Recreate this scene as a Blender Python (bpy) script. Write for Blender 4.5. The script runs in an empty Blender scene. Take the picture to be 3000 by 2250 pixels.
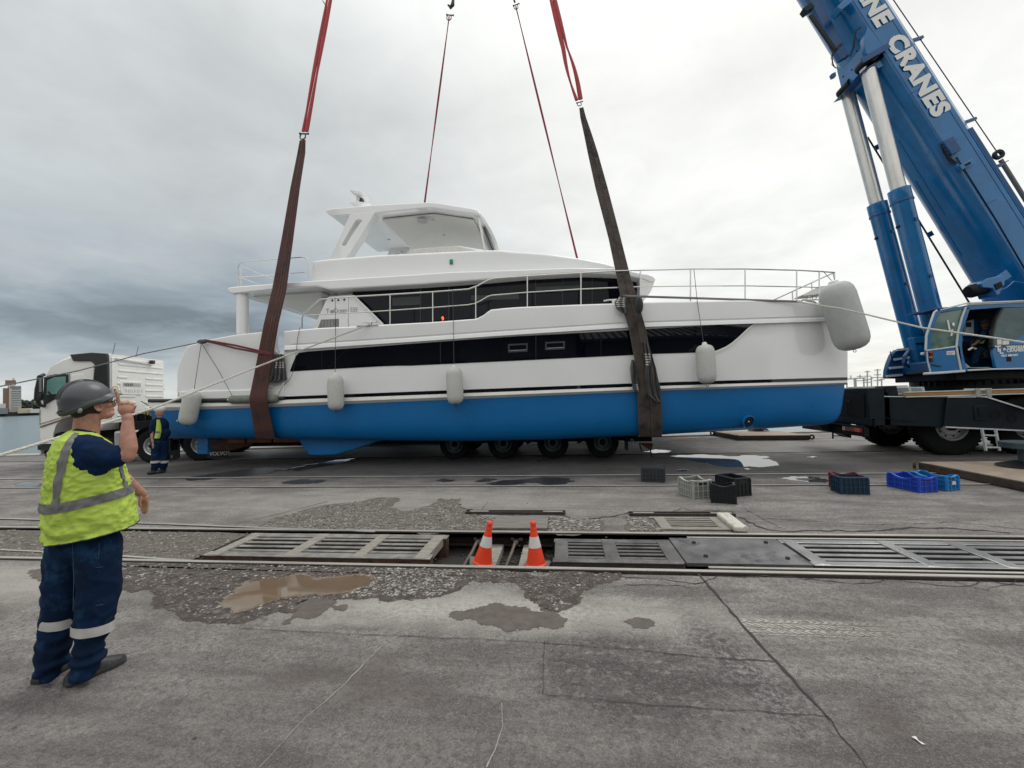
import bpy, bmesh, math, random
import numpy as np
from mathutils import Vector, Matrix, noise as mnoise

random.seed(7)
R = math.radians
SC = bpy.context.scene
COL = SC.collection

# ------------------------------------------------------------------ camera
EYE = Vector((0.0, 0.0, 1.7))
FPX = 1250.0
YAW, PITCH, ROLL = R(6.84), math.atan(37 / 1250), math.atan(0.0286)
_f0 = Vector((-math.sin(YAW), math.cos(YAW), 0)); _r0 = Vector((math.cos(YAW), math.sin(YAW), 0)); _z = Vector((0, 0, 1))
FWD = _f0 * math.cos(PITCH) + _z * math.sin(PITCH)
_u0 = -_f0 * math.sin(PITCH) + _z * math.cos(PITCH)
RGT = _r0 * math.cos(ROLL) - _u0 * math.sin(ROLL)
UPV = _u0 * math.cos(ROLL) + _r0 * math.sin(ROLL)
cd = bpy.data.cameras.new("camera"); cam = bpy.data.objects.new("camera", cd); COL.objects.link(cam)
cd.sensor_width = 36; cd.lens = 36 * FPX / 3000; cd.clip_start = 0.05; cd.clip_end = 6000
M3 = Matrix((RGT, UPV, -FWD)).transposed()
cam.matrix_world = Matrix.Translation(EYE) @ M3.to_4x4()
SC.camera = cam

# ------------------------------------------------------------------ world and sun
W = bpy.data.worlds.new("World"); SC.world = W; W.use_nodes = True
SUN_EL, SUN_AZ = R(58), R(38)          # azimuth measured from +Y towards +X
def build_world():
    nt = W.node_tree; N = nt.nodes; L = nt.links; N.clear()
    out = N.new("ShaderNodeOutputWorld")
    sky = N.new("ShaderNodeTexSky"); sky.sky_type = 'NISHITA'; sky.sun_disc = False
    sky.sun_elevation = SUN_EL; sky.sun_rotation = SUN_AZ
    bg1 = N.new("ShaderNodeBackground"); bg1.inputs[1].default_value = 0.10
    L.new(sky.outputs[0], bg1.inputs[0])
    tc = N.new("ShaderNodeTexCoord")
    sep = N.new("ShaderNodeSeparateXYZ"); L.new(tc.outputs['Generated'], sep.inputs[0])
    def math_(op, a, b=None, clamp=False):
        m = N.new("ShaderNodeMath"); m.operation = op; m.use_clamp = clamp
        for i, x in enumerate((a, b)):
            if x is None: continue
            if isinstance(x, (int, float)): m.inputs[i].default_value = x
            else: L.new(x, m.inputs[i])
        return m.outputs[0]
    zc = math_('MAXIMUM', sep.outputs[2], 0.0)
    den = math_('ADD', zc, 0.14)
    u = math_('DIVIDE', sep.outputs[0], den); v = math_('DIVIDE', sep.outputs[1], den)
    cmb = N.new("ShaderNodeCombineXYZ"); L.new(u, cmb.inputs[0]); L.new(v, cmb.inputs[1])
    def noise_(scale, detail, rough, off=(0, 0, 0), dist=0.0):
        mp = N.new("ShaderNodeMapping"); mp.inputs['Location'].default_value = off
        L.new(cmb.outputs[0], mp.inputs[0])
        n = N.new("ShaderNodeTexNoise"); n.inputs['Scale'].default_value = scale
        n.inputs['Detail'].default_value = detail; n.inputs['Roughness'].default_value = rough
        n.inputs['Distortion'].default_value = dist
        L.new(mp.outputs[0], n.inputs['Vector']); return n.outputs['Fac']
    n1 = noise_(0.5, 6, 0.5, (3.1, 1.7, 0), 0.2)
    n2 = noise_(1.5, 7, 0.55, (7.3, 4.2, 0), 0.3)
    n3 = noise_(4.5, 6, 0.6, (1.3, 9.2, 0), 0.6)
    # the overcast is thicker (darker) on the west side, low down, and thins to the east
    dv = N.new("ShaderNodeVectorMath"); dv.operation = 'DOT_PRODUCT'
    L.new(tc.outputs['Generated'], dv.inputs[0])
    dv.inputs[1].default_value = Vector((-0.80, 0.58, 0.10)).normalized()
    mr = N.new("ShaderNodeMapRange"); mr.interpolation_type = 'SMOOTHSTEP'
    L.new(dv.outputs['Value'], mr.inputs[0]); mr.inputs[1].default_value = 0.45; mr.inputs[2].default_value = 1.0
    lowz = N.new("ShaderNodeMapRange"); lowz.interpolation_type = 'SMOOTHSTEP'
    L.new(zc, lowz.inputs[0]); lowz.inputs[1].default_value = 0.42; lowz.inputs[2].default_value = 0.12
    bank = math_('MULTIPLY', mr.outputs[0], lowz.outputs[0])
    # layered streaks in the bank, stretched sideways
    cm2 = N.new("ShaderNodeCombineXYZ")
    L.new(math_('MULTIPLY', sep.outputs[0], 1.1), cm2.inputs[0]); L.new(math_('MULTIPLY', sep.outputs[1], 1.1), cm2.inputs[1])
    L.new(math_('MULTIPLY', sep.outputs[2], 5.0), cm2.inputs[2])
    ns = N.new("ShaderNodeTexNoise"); ns.inputs['Scale'].default_value = 1.5; ns.inputs['Detail'].default_value = 5; ns.inputs['Roughness'].default_value = 0.45
    L.new(cm2.outputs[0], ns.inputs['Vector'])
    st = N.new("ShaderNodeMapRange"); L.new(ns.outputs['Fac'], st.inputs[0]); st.inputs[1].default_value = 0.34; st.inputs[2].default_value = 0.62
    bm = N.new("ShaderNodeMapRange"); L.new(n2, bm.inputs[0]); bm.inputs[1].default_value = 0.36; bm.inputs[2].default_value = 0.60; blob_ = bm.outputs[0]
    # clear pale band just above the sea
    hz = N.new("ShaderNodeMapRange"); hz.interpolation_type = 'SMOOTHSTEP'; L.new(zc, hz.inputs[0]); hz.inputs[1].default_value = 0.02; hz.inputs[2].default_value = 0.13
    bank2 = math_('MULTIPLY', math_('MULTIPLY', bank, math_('ADD', math_('MULTIPLY', st.outputs[0], 0.55), math_('MULTIPLY', blob_, 0.5))), hz.outputs[0])
    # brightness
    base = N.new("ShaderNodeMapRange"); L.new(n1, base.inputs[0]); base.inputs[1].default_value = 0.25; base.inputs[2].default_value = 0.75
    base.inputs[3].default_value = 0.80; base.inputs[4].default_value = 1.18
    b2 = math_('ADD', math_('MULTIPLY', math_('SUBTRACT', n2, 0.5), 0.42), math_('MULTIPLY', math_('SUBTRACT', n3, 0.5), 0.20))
    br = math_('ADD', base.outputs[0], b2)
    br = math_('MULTIPLY', br, math_('SUBTRACT', 1.0, math_('MULTIPLY', bank2, 0.70)))
    br = math_('MULTIPLY', br, math_('SUBTRACT', 1.0, math_('MULTIPLY', mr.outputs[0], 0.26)))
    zen = N.new("ShaderNodeMapRange"); L.new(zc, zen.inputs[0]); zen.inputs[1].default_value = 0.55; zen.inputs[2].default_value = 1.0
    zen.inputs[3].default_value = 1.0; zen.inputs[4].default_value = 1.9
    br = math_('MULTIPLY', br, zen.outputs[0])
    mix = N.new("ShaderNodeMix"); mix.data_type = 'RGBA'
    mxf = math_('ADD', math_('MULTIPLY', bank2, 1.0), math_('MULTIPLY', mr.outputs[0], 0.35), True)
    L.new(mxf, mix.inputs[0])
    mix.inputs[6].default_value = (1.0, 1.0, 0.95, 1); mix.inputs[7].default_value = (0.82, 0.96, 1.06, 1)
    mul = N.new("ShaderNodeVectorMath"); mul.operation = 'SCALE'
    L.new(mix.outputs[2], mul.inputs[0]); L.new(br, mul.inputs['Scale'])
    bg2 = N.new("ShaderNodeBackground"); L.new(mul.outputs[0], bg2.inputs[0]); bg2.inputs[1].default_value = 0.80
    ms = N.new("ShaderNodeMixShader"); ms.inputs[0].default_value = 0.92
    L.new(bg1.outputs[0], ms.inputs[1]); L.new(bg2.outputs[0], ms.inputs[2])
    L.new(ms.outputs[0], out.inputs[0])
build_world()
sd = bpy.data.lights.new("sun", 'SUN'); sd.energy = 1.0; sd.angle = R(30); sd.color = (1.0, 0.96, 0.9)
sun = bpy.data.objects.new("sun", sd); COL.objects.link(sun)
sdir = Vector((math.sin(SUN_AZ) * math.cos(SUN_EL), math.cos(SUN_AZ) * math.cos(SUN_EL), math.sin(SUN_EL)))
sun.rotation_euler = sdir.to_track_quat('Z', 'Y').to_euler()
sun.location = (0, 0, 30)
SC.view_settings.view_transform = 'Standard'; SC.view_settings.look = 'None'
SC.view_settings.gamma = 1; SC.view_settings.use_curve_mapping = False
SC.view_settings.exposure = 0.27
SC.cycles.max_bounces = 6; SC.cycles.transparent_max_bounces = 8
SC.cycles.use_denoising = True

# ------------------------------------------------------------------ survey helpers: a sight line from the camera met with a real plane
def ray(px, py):
    return FWD * FPX + RGT * (px - 1500) + UPV * (1125 - py)
def G(px, py, z=0.0):
    d = ray(px, py); t = (z - EYE.z) / d.z
    return EYE + d * t
def A(px, py, Y):
    d = ray(px, py); t = (Y - EYE.y) / d.y
    return EYE + d * t
def AX(px, py, X):
    d = ray(px, py); t = (X - EYE.x) / d.x
    return EYE + d * t

# ------------------------------------------------------------------ materials
MATS = {}
def mat(name, col, rough=0.5, metal=0.0, var=0.12, vs=3.0, bump=0.0, bs=60.0, spec=0.5, coat=0.0, emit=None,
        rust=None, rs=4.0, rt=0.55, detail=6, trans=0.0, alpha=1.0, sheen=0.0, streak=None, bdist=0.01, rvar=0.15):
    if name in MATS: return MATS[name]
    m = bpy.data.materials.new(name); m.use_nodes = True
    nt = m.node_tree; N = nt.nodes; L = nt.links
    b = N['Principled BSDF']
    tc = N.new("ShaderNodeTexCoord")
    vec = tc.outputs['Object']
    if streak:
        mp = N.new("ShaderNodeMapping"); mp.inputs['Scale'].default_value = streak; L.new(vec, mp.inputs[0]); vec = mp.outputs[0]
    n = N.new("ShaderNodeTexNoise"); n.inputs['Scale'].default_value = vs; n.inputs['Detail'].default_value = detail
    n.inputs['Roughness'].default_value = 0.6
    L.new(vec, n.inputs['Vector'])
    mr = N.new("ShaderNodeMapRange"); L.new(n.outputs['Fac'], mr.inputs[0]); mr.inputs[1].default_value = 0.3; mr.inputs[2].default_value = 0.7
    mx = N.new("ShaderNodeMix"); mx.data_type = 'RGBA'; L.new(mr.outputs[0], mx.inputs[0])
    c = Vector(col[:3])
    mx.inputs[6].default_value = (*(c * (1 - var)), 1); mx.inputs[7].default_value = (*(c * (1 + var)), 1)
    colout = mx.outputs[2]
    if rust:
        n2 = N.new("ShaderNodeTexNoise"); n2.inputs['Scale'].default_value = rs; n2.inputs['Detail'].default_value = 8; n2.inputs['Roughness'].default_value = 0.7
        L.new(vec, n2.inputs['Vector'])
        r2 = N.new("ShaderNodeMapRange"); L.new(n2.outputs['Fac'], r2.inputs[0]); r2.inputs[1].default_value = rt; r2.inputs[2].default_value = rt + 0.12
        m2 = N.new("ShaderNodeMix"); m2.data_type = 'RGBA'; L.new(r2.outputs[0], m2.inputs[0]); L.new(colout, m2.inputs[6]); m2.inputs[7].default_value = (*rust, 1)
        colout = m2.outputs[2]
    L.new(colout, b.inputs['Base Color'])
    rr = N.new("ShaderNodeMapRange"); L.new(n.outputs['Fac'], rr.inputs[0]); rr.inputs[1].default_value = 0.3; rr.inputs[2].default_value = 0.7
    rr.inputs[3].default_value = max(0, rough * (1 - rvar)); rr.inputs[4].default_value = min(1, rough * (1 + rvar))
    L.new(rr.outputs[0], b.inputs['Roughness'])
    b.inputs['Metallic'].default_value = metal
    b.inputs['Specular IOR Level'].default_value = spec
    b.inputs['Coat Weight'].default_value = coat
    b.inputs['Coat Roughness'].default_value = 0.08
    if sheen: b.inputs['Sheen Weight'].default_value = sheen
    if trans:
        b.inputs['Transmission Weight'].default_value = trans
    if alpha < 1: b.inputs['Alpha'].default_value = alpha
    if emit:
        b.inputs['Emission Color'].default_value = (*emit[:3], 1); b.inputs['Emission Strength'].default_value = emit[3]
    if bump:
        nb = N.new("ShaderNodeTexNoise"); nb.inputs['Scale'].default_value = bs; nb.inputs['Detail'].default_value = 5
        L.new(vec, nb.inputs['Vector'])
        bp = N.new("ShaderNodeBump"); bp.inputs['Strength'].default_value = bump; bp.inputs['Distance'].default_value = bdist
        L.new(nb.outputs['Fac'], bp.inputs['Height']); L.new(bp.outputs[0], b.inputs['Normal'])
    MATS[name] = m
    return m

# ------------------------------------------------------------------ mesh builder
WM = {}
class MB:
    def __init__(s): s.v = []; s.f = []
    def add(s, vs, fs):
        o = len(s.v); s.v += [Vector(p) for p in vs]; s.f += [tuple(i + o for i in q) for q in fs]; return s
    def box(s, x0, x1, y0, y1, z0, z1):
        vs = [(x, y, z) for x in (x0, x1) for y in (y0, y1) for z in (z0, z1)]
        return s.add(vs, [(0, 1, 3, 2), (4, 6, 7, 5), (0, 4, 5, 1), (2, 3, 7, 6), (0, 2, 6, 4), (1, 5, 7, 3)])
    def obox(s, c, size, ax=None, ay=None, az=None):
        c = Vector(c); ax = Vector(ax or (1, 0, 0)).normalized(); ay = Vector(ay or (0, 1, 0)).normalized()
        az = Vector(az).normalized() if az else ax.cross(ay).normalized()
        h = [x / 2 for x in size]
        vs = [c + ax * (h[0] * i) + ay * (h[1] * j) + az * (h[2] * k) for i in (-1, 1) for j in (-1, 1) for k in (-1, 1)]
        return s.add(vs, [(0, 1, 3, 2), (4, 6, 7, 5), (0, 4, 5, 1), (2, 3, 7, 6), (0, 2, 6, 4), (1, 5, 7, 3)])
    def bar(s, p0, p1, w, h, up=(0, 0, 1)):
        p0 = Vector(p0); p1 = Vector(p1); d = (p1 - p0).normalized(); up = Vector(up)
        sd_ = d.cross(up)
        if sd_.length < 1e-4: sd_ = d.cross(Vector((0, 1, 0)))
        sd_.normalize(); u = sd_.cross(d).normalized()
        return s.obox((p0 + p1) / 2, ((p1 - p0).length, w, h), d, sd_, u)
    def cyl(s, p0, p1, r0, r1=None, n=16, caps=True):
        r1 = r0 if r1 is None else r1
        return s.tube([p0, p1], [r0, r1], n, caps)
    def tube(s, pts, r, n=8, caps=True, flat=None, up=None):
        pts = [Vector(p) for p in pts]; m = len(pts)
        rs = r if isinstance(r, (list, tuple)) else [r] * m
        tang = []
        for i in range(m):
            a = pts[max(i - 1, 0)]; b = pts[min(i + 1, m - 1)]
            tang.append((b - a).normalized())
        ref = Vector(up) if up else (Vector((0, 0, 1)) if abs(tang[0].z) < 0.9 else Vector((0, 1, 0)))
        nrm = (ref - tang[0] * ref.dot(tang[0])).normalized()
        rings = []
        for i in range(m):
            nrm = nrm - tang[i] * nrm.dot(tang[i]); nrm.normalize()
            bi = tang[i].cross(nrm)
            rr = rs[i]; ra, rb = (rr if isinstance(rr, tuple) else (rr, rr))
            rings.append([pts[i] + nrm * (math.cos(2 * math.pi * k / n) * ra) + bi * (math.sin(2 * math.pi * k / n) * rb) for k in range(n)])
        return s.loft(rings, caps)
    def loft(s, rings, caps=True, closed=True):
        n = len(rings[0]); vs = [p for r_ in rings for p in r_]; fs = []
        for i in range(len(rings) - 1):
            for k in range(n if closed else n - 1):
                k2 = (k + 1) % n
                fs.append((i * n + k, i * n + k2, (i + 1) * n + k2, (i + 1) * n + k))
        if caps and closed:
            fs.append(tuple(range(n))[::-1]); fs.append(tuple((len(rings) - 1) * n + k for k in range(n)))
        return s.add(vs, fs)
    def lathe(s, prof, c=(0, 0, 0), axis=(0, 0, 1), n=24, caps=True):
        ax = Vector(axis).normalized(); c = Vector(c)
        ref = Vector((0, 0, 1)) if abs(ax.z) < 0.9 else Vector((1, 0, 0))
        e1 = (ref - ax * ref.dot(ax)).normalized(); e2 = ax.cross(e1)
        rings = [[c + ax * h + e1 * (rr * math.cos(2 * math.pi * k / n)) + e2 * (rr * math.sin(2 * math.pi * k / n)) for k in range(n)] for rr, h in prof]
        return s.loft(rings, caps)
    def prism(s, poly, y0, y1, f=None):
        """polygon of (x,z) extruded along Y; f maps (x,y,z)"""
        n = len(poly); f = f or (lambda x, y, z: (x, y, z))
        vs = [f(x, y0, z) for x, z in poly] + [f(x, y1, z) for x, z in poly]
        fs = [tuple(range(n)), tuple(range(2 * n - 1, n - 1, -1))] + [(k, (k + 1) % n, n + (k + 1) % n, n + k)[::-1] for k in range(n)]
        return s.add(vs, fs)
    def ell(s, c, r, n=12, m=8, ax=None):
        c = Vector(c); rx, ry, rz = r
        X, Y, Z = ax or (Vector((1, 0, 0)), Vector((0, 1, 0)), Vector((0, 0, 1)))
        rings = []
        for i in range(1, m):
            t = math.pi * i / m
            rings.append([c + X * (rx * math.sin(t) * math.cos(2 * math.pi * k / n)) + Y * (ry * math.sin(t) * math.sin(2 * math.pi * k / n)) - Z * (rz * math.cos(t)) for k in range(n)])
        o = len(s.v); s.loft(rings, False)
        s.v += [c - Z * rz, c + Z * rz]; a, b = len(s.v) - 2, len(s.v) - 1
        L_ = (m - 2) * n
        for k in range(n):
            s.f.append((o + (k + 1) % n, o + k, a)); s.f.append((o + L_ + k, o + L_ + (k + 1) % n, b))
        return s
    def mesh(s, name):
        me = bpy.data.meshes.new(name); me.from_pydata([tuple(p) for p in s.v], [], s.f); me.update()
        bm = bmesh.new(); bm.from_mesh(me); bmesh.ops.recalc_face_normals(bm, faces=bm.faces); bm.to_mesh(me); bm.free()
        return me
    def build(s, name, m, parent=None, local=False, bevel=0.0, seg=2, smooth=35, subsurf=0, weld=False):
        if parent is not None and not local:
            inv = WM[parent].inverted(); s.v = [inv @ p for p in s.v]
        if parent is None and not local:
            # top-level: put the origin at the base centre
            xs = [p.x for p in s.v]; ys = [p.y for p in s.v]; zs = [p.z for p in s.v]
            c = Vector(((min(xs) + max(xs)) / 2, (min(ys) + max(ys)) / 2, min(zs))); s.v = [p - c for p in s.v]
        else: c = Vector((0, 0, 0))
        me = s.mesh(name)
        if weld:
            bm = bmesh.new(); bm.from_mesh(me); bmesh.ops.remove_doubles(bm, verts=bm.verts, dist=1e-4); bm.to_mesh(me); bm.free()
        me.materials.append(m)
        if smooth:
            me.polygons.foreach_set('use_smooth', [True] * len(me.polygons)); me.set_sharp_from_angle(angle=R(smooth))
        o = bpy.data.objects.new(name, me); COL.objects.link(o); o.location = c
        if parent is not None: o.parent = parent; WM[o] = WM[parent].copy()
        else: WM[o] = Matrix.Translation(c)
        if bevel:
            bv = o.modifiers.new('bevel', 'BEVEL'); bv.width = bevel; bv.segments = seg; bv.limit_method = 'ANGLE'; bv.angle_limit = R(40)
            bv.harden_normals = False
        if subsurf:
            sb = o.modifiers.new('sub', 'SUBSURF'); sb.levels = subsurf; sb.render_levels = subsurf
        return o

def thing(name, label, cat, loc=(0, 0, 0), rz=0.0, group=None):
    o = bpy.data.objects.new(name, None); COL.objects.link(o)
    o.location = loc; o.rotation_euler = (0, 0, rz); o.empty_display_size = 0.2
    WM[o] = Matrix.Translation(Vector(loc)) @ Matrix.Rotation(rz, 4, 'Z')
    o['label'] = label; o['category'] = cat
    if group: o['group'] = group
    return o
def tag(o, label, cat, group=None):
    o['label'] = label; o['category'] = cat
    if group: o['group'] = group
    return o
def setting(o, kind='structure', label=None):
    o['kind'] = kind
    if label: o['label'] = label
    return o
def inst(me_obj, name, parent, mtx_world=None, loc=None):
    """a further piece sharing mesh data"""
    c = me_obj.copy(); c.name = name; COL.objects.link(c); c.parent = parent
    if mtx_world is not None: c.matrix_local = WM[parent].inverted() @ mtx_world
    if loc is not None: c.location = loc
    WM[c] = WM[parent]
    return c
def copy_thing(root, loc, rz, label, group=None):
    r_ = root.copy(); COL.objects.link(r_); r_.location = loc; r_.rotation_euler = (0, 0, rz); r_['label'] = label
    if group: r_['group'] = group
    WM[r_] = Matrix.Translation(Vector(loc)) @ Matrix.Rotation(rz, 4, 'Z')
    def rec(a, b):
        for ch in list(a.children):
            c = ch.copy(); COL.objects.link(c); c.parent = b; rec(ch, c)
    rec(root, r_); return r_

def text_mesh(body, size, m, name, parent, M, extrude=0.002, bold=0.0, align='LEFT', shear=0.0, sx=1.0, spacing=1.0):
    cu = bpy.data.curves.new(name, 'FONT'); cu.body = body; cu.size = size; cu.extrude = extrude; cu.offset = bold
    cu.align_x = align; cu.shear = shear; cu.space_character = spacing; cu.resolution_u = 3
    t = bpy.data.objects.new(name, cu); COL.objects.link(t)
    dg = bpy.context.evaluated_depsgraph_get(); me = bpy.data.meshes.new_from_object(t.evaluated_get(dg))
    bpy.data.objects.remove(t)
    if sx != 1.0:
        for v_ in me.vertices: v_.co.x *= sx
    me.materials.clear(); me.materials.append(m)
    o = bpy.data.objects.new(name, me); COL.objects.link(o); o.parent = parent
    o.matrix_local = WM[parent].inverted() @ M
    WM[o] = WM[parent]
    return o
def frame(o, x, y, z=None):
    x = Vector(x).normalized(); y = Vector(y); y = (y - x * y.dot(x)).normalized(); z = x.cross(y)
    M = Matrix((x, y, z)).transposed().to_4x4(); M.translation = Vector(o); return M
def remesh(mb, name, m, parent, voxel, smooth_it=3, disp=None, local=False):
    """grow one continuous skin over the parts in mb"""
    if not local:
        inv = WM[parent].inverted(); mb.v = [inv @ p for p in mb.v]
    me = mb.mesh(name)
    t = bpy.data.objects.new(name + '_tmp', me); COL.objects.link(t)
    rm = t.modifiers.new('r', 'REMESH'); rm.mode = 'VOXEL'; rm.voxel_size = voxel; rm.use_smooth_shade = True
    if smooth_it:
        sm = t.modifiers.new('s', 'SMOOTH'); sm.iterations = smooth_it; sm.factor = 0.5
    dg = bpy.context.evaluated_depsgraph_get(); me2 = bpy.data.meshes.new_from_object(t.evaluated_get(dg))
    bpy.data.objects.remove(t)
    if disp:
        no = [v_.normal.copy() for v_ in me2.vertices]
        for v_, nn in zip(me2.vertices, no): v_.co += nn * disp(v_.co, nn)
    me2.name = name; me2.materials.clear(); me2.materials.append(m)
    me2.polygons.foreach_set('use_smooth', [True] * len(me2.polygons))
    o = bpy.data.objects.new(name, me2); COL.objects.link(o); o.parent = parent; WM[o] = WM[parent]
    return o
def sag(p0, p1, s, n=16):
    p0 = Vector(p0); p1 = Vector(p1)
    return [p0.lerp(p1, i / n) - Vector((0, 0, s * 4 * (i / n) * (1 - i / n))) for i in range(n + 1)]
def twist_rope(pts, r, name, m, parent=None, strands=3, pitch=0.12, n=5):
    """laid rope: three strands wound round each other"""
    pts = [Vector(p) for p in pts]
    L_ = [0]
    for a, b in zip(pts, pts[1:]): L_.append(L_[-1] + (b - a).length)
    tot = L_[-1]; cnt = int(tot / (pitch / 6)); mb = MB()
    def at(s_):
        for i in range(len(pts) - 1):
            if s_ <= L_[i + 1] or i == len(pts) - 2:
                t_ = (s_ - L_[i]) / max(1e-9, L_[i + 1] - L_[i]); return pts[i].lerp(pts[i + 1], t_), (pts[i + 1] - pts[i]).normalized()
    for k in range(strands):
        path = []
        for i in range(cnt + 1):
            p, d = at(tot * i / cnt)
            e1 = d.cross(Vector((0, 0, 1))).normalized(); e2 = d.cross(e1)
            a = 2 * math.pi * (tot * i / cnt / pitch + k / strands)
            path.append(p + e1 * (math.cos(a) * r * 0.5) + e2 * (math.sin(a) * r * 0.5))
        mb.tube(path, r * 0.56, n)
    return mb
# ================================================================== SETTING: ground, quay, water
YN, YF = 4.23, 5.33                    # the two running rails
TXL, TXR = -4.15, 30.0                 # the sunk trough between them
TZ = -0.20
def ground_material():
    m = bpy.data.materials.new("asphalt"); m.use_nodes = True
    nt = m.node_tree; N = nt.nodes; L = nt.links; b = N['Principled BSDF']
    tc = N.new("ShaderNodeTexCoord"); V = tc.outputs['Object']
    def nz(scale, detail=5, rough=0.6, stretch=None, dist=0.0):
        vv = V
        if stretch:
            mp = N.new("ShaderNodeMapping"); mp.inputs['Scale'].default_value = stretch[:3]
            if len(stretch) > 3: mp.inputs['Rotation'].default_value = (0, 0, stretch[3])
            L.new(V, mp.inputs[0]); vv = mp.outputs[0]
        n = N.new("ShaderNodeTexNoise"); n.inputs['Scale'].default_value = scale; n.inputs['Detail'].default_value = detail
        n.inputs['Roughness'].default_value = rough; n.inputs['Distortion'].default_value = dist; L.new(vv, n.inputs['Vector']); return n.outputs['Fac']
    def rng(x, a, b_, c=0.0, d=1.0, smooth=False):
        r = N.new("ShaderNodeMapRange"); L.new(x, r.inputs[0])
        if smooth: r.interpolation_type = 'SMOOTHSTEP'
        for i, q in enumerate((a, b_, c, d)): r.inputs[i + 1].default_value = q
        return r.outputs[0]
    def ma(op, a, b_=None, clamp=False):
        q = N.new("ShaderNodeMath"); q.operation = op; q.use_clamp = clamp
        for i, x in enumerate((a, b_)):
            if x is None: continue
            if isinstance(x, (int, float)): q.inputs[i].default_value = x
            else: L.new(x, q.inputs[i])
        return q.outputs[0]
    def mixc(f, a, b_):
        q = N.new("ShaderNodeMix"); q.data_type = 'RGBA'
        if isinstance(f, float): q.inputs[0].default_value = f
        else: L.new(f, q.inputs[0])
        for i, x in ((6, a), (7, b_)):
            if isinstance(x, tuple): q.inputs[i].default_value = (*x, 1)
            else: L.new(x, q.inputs[i])
        return q.outputs[2]
    warp = N.new("ShaderNodeTexNoise"); warp.inputs['Scale'].default_value = 2.2; warp.inputs['Detail'].default_value = 4
    L.new(V, warp.inputs['Vector'])
    wv = N.new("ShaderNodeVectorMath"); wv.operation = 'SUBTRACT'; L.new(warp.outputs['Color'], wv.inputs[0]); wv.inputs[1].default_value = (0.5, 0.5, 0.5)
    def blob(cx, cy, rx, ry, rot=0.0, soft=0.35, wob=0.8):
        sc = N.new("ShaderNodeVectorMath"); sc.operation = 'SCALE'; L.new(wv.outputs[0], sc.inputs[0]); sc.inputs['Scale'].default_value = wob
        ad = N.new("ShaderNodeVectorMath"); ad.operation = 'ADD'; L.new(V, ad.inputs[0]); L.new(sc.outputs[0], ad.inputs[1])
        mp = N.new("ShaderNodeMapping"); mp.vector_type = 'TEXTURE'; mp.inputs['Location'].default_value = (cx, cy, 0)
        mp.inputs['Rotation'].default_value = (0, 0, rot); mp.inputs['Scale'].default_value = (rx, ry, 1)
        L.new(ad.outputs[0], mp.inputs[0])
        flat = N.new("ShaderNodeVectorMath"); flat.operation = 'MULTIPLY'; L.new(mp.outputs[0], flat.inputs[0]); flat.inputs[1].default_value = (1, 1, 0)
        ln = N.new("ShaderNodeVectorMath"); ln.operation = 'LENGTH'; L.new(flat.outputs[0], ln.inputs[0])
        return rng(ln.outputs['Value'], 1 + soft, 1 - soft, 0, 1, True)
    big = nz(0.35, 4, 0.55); mid = nz(1.6, 6, 0.65); fine = nz(22, 6, 0.7); grit = nz(120, 4, 0.8)
    streak = nz(2.2, 6, 0.65, (0.35, 1.6, 1, 0.12)); streak2 = nz(5.5, 5, 0.7, (0.25, 1.6, 1, -0.05))
    vor = N.new("ShaderNodeTexVoronoi"); vor.inputs['Scale'].default_value = 75; L.new(V, vor.inputs['Vector'])
    c = mixc(rng(big, 0.38, 0.62), (0.124, 0.110, 0.106), (0.206, 0.192, 0.184))
    c = mixc(rng(mid, 0.40, 0.62, 0, 0.70), c, (0.28, 0.268, 0.255))
    c = mixc(rng(streak, 0.46, 0.60, 0, 0.68), c, (0.078, 0.069, 0.067))
    c = mixc(rng(streak2, 0.56, 0.75, 0, 0.45), c, (0.30, 0.29, 0.275))
    # aggregate: pale and dark chips
    c = mixc(rng(fine, 0.49, 0.60, 0, 0.60), c, (0.060, 0.055, 0.055))
    c = mixc(rng(grit, 0.52, 0.62, 0, 0.60), c, (0.42, 0.405, 0.385))
    c = mixc(rng(nz(60, 3, 0.7), 0.56, 0.68, 0, 0.5), c, (0.05, 0.048, 0.05))
    for sc_, amt in ((80, .20), (190, .24)):
        vr = N.new("ShaderNodeTexVoronoi"); vr.inputs['Scale'].default_value = sc_; L.new(V, vr.inputs['Vector'])
        sp = N.new("ShaderNodeSeparateColor"); L.new(vr.outputs['Color'], sp.inputs[0])
        ml = N.new("ShaderNodeVectorMath"); ml.operation = 'SCALE'; L.new(c, ml.inputs[0]); L.new(rng(sp.outputs[0], 0, 1, 1 - amt, 1 + amt), ml.inputs['Scale']); c = ml.outputs[0]
    # pale dust along the near side of the track, dark wet tyre-blackened lane beyond with the boat's shade painted in
    g = G(1420, 1790); k = blob(g.x, g.y, 1.5, 0.26, 0.02, 0.7, 0.5)
    c = mixc(ma('MULTIPLY', k, rng(fine, 0.35, 0.62, 0.3, 0.85)), c, (0.46, 0.45, 0.41))
    g = G(60, 1700); k = blob(g.x, g.y, 1.4, 0.35, 0, 0.7, 0.5)
    c = mixc(ma('MULTIPLY', k, 0.55), c, (0.42, 0.40, 0.37))
    g = G(1150, 1470); k = blob(g.x, g.y, 3.6, 0.9, 0, 0.6, 0.8)
    c = mixc(ma('MULTIPLY', k, 0.35), c, (0.36, 0.35, 0.33))
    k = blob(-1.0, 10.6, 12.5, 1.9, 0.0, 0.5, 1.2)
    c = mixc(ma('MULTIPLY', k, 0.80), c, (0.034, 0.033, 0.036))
    g = G(1500, 2350); k = blob(g.x, g.y, 4.5, .75, 0, 0.8, 0.8); c = mixc(ma('MULTIPLY', k, 0.35), c, (0.09, 0.082, 0.082))
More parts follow.
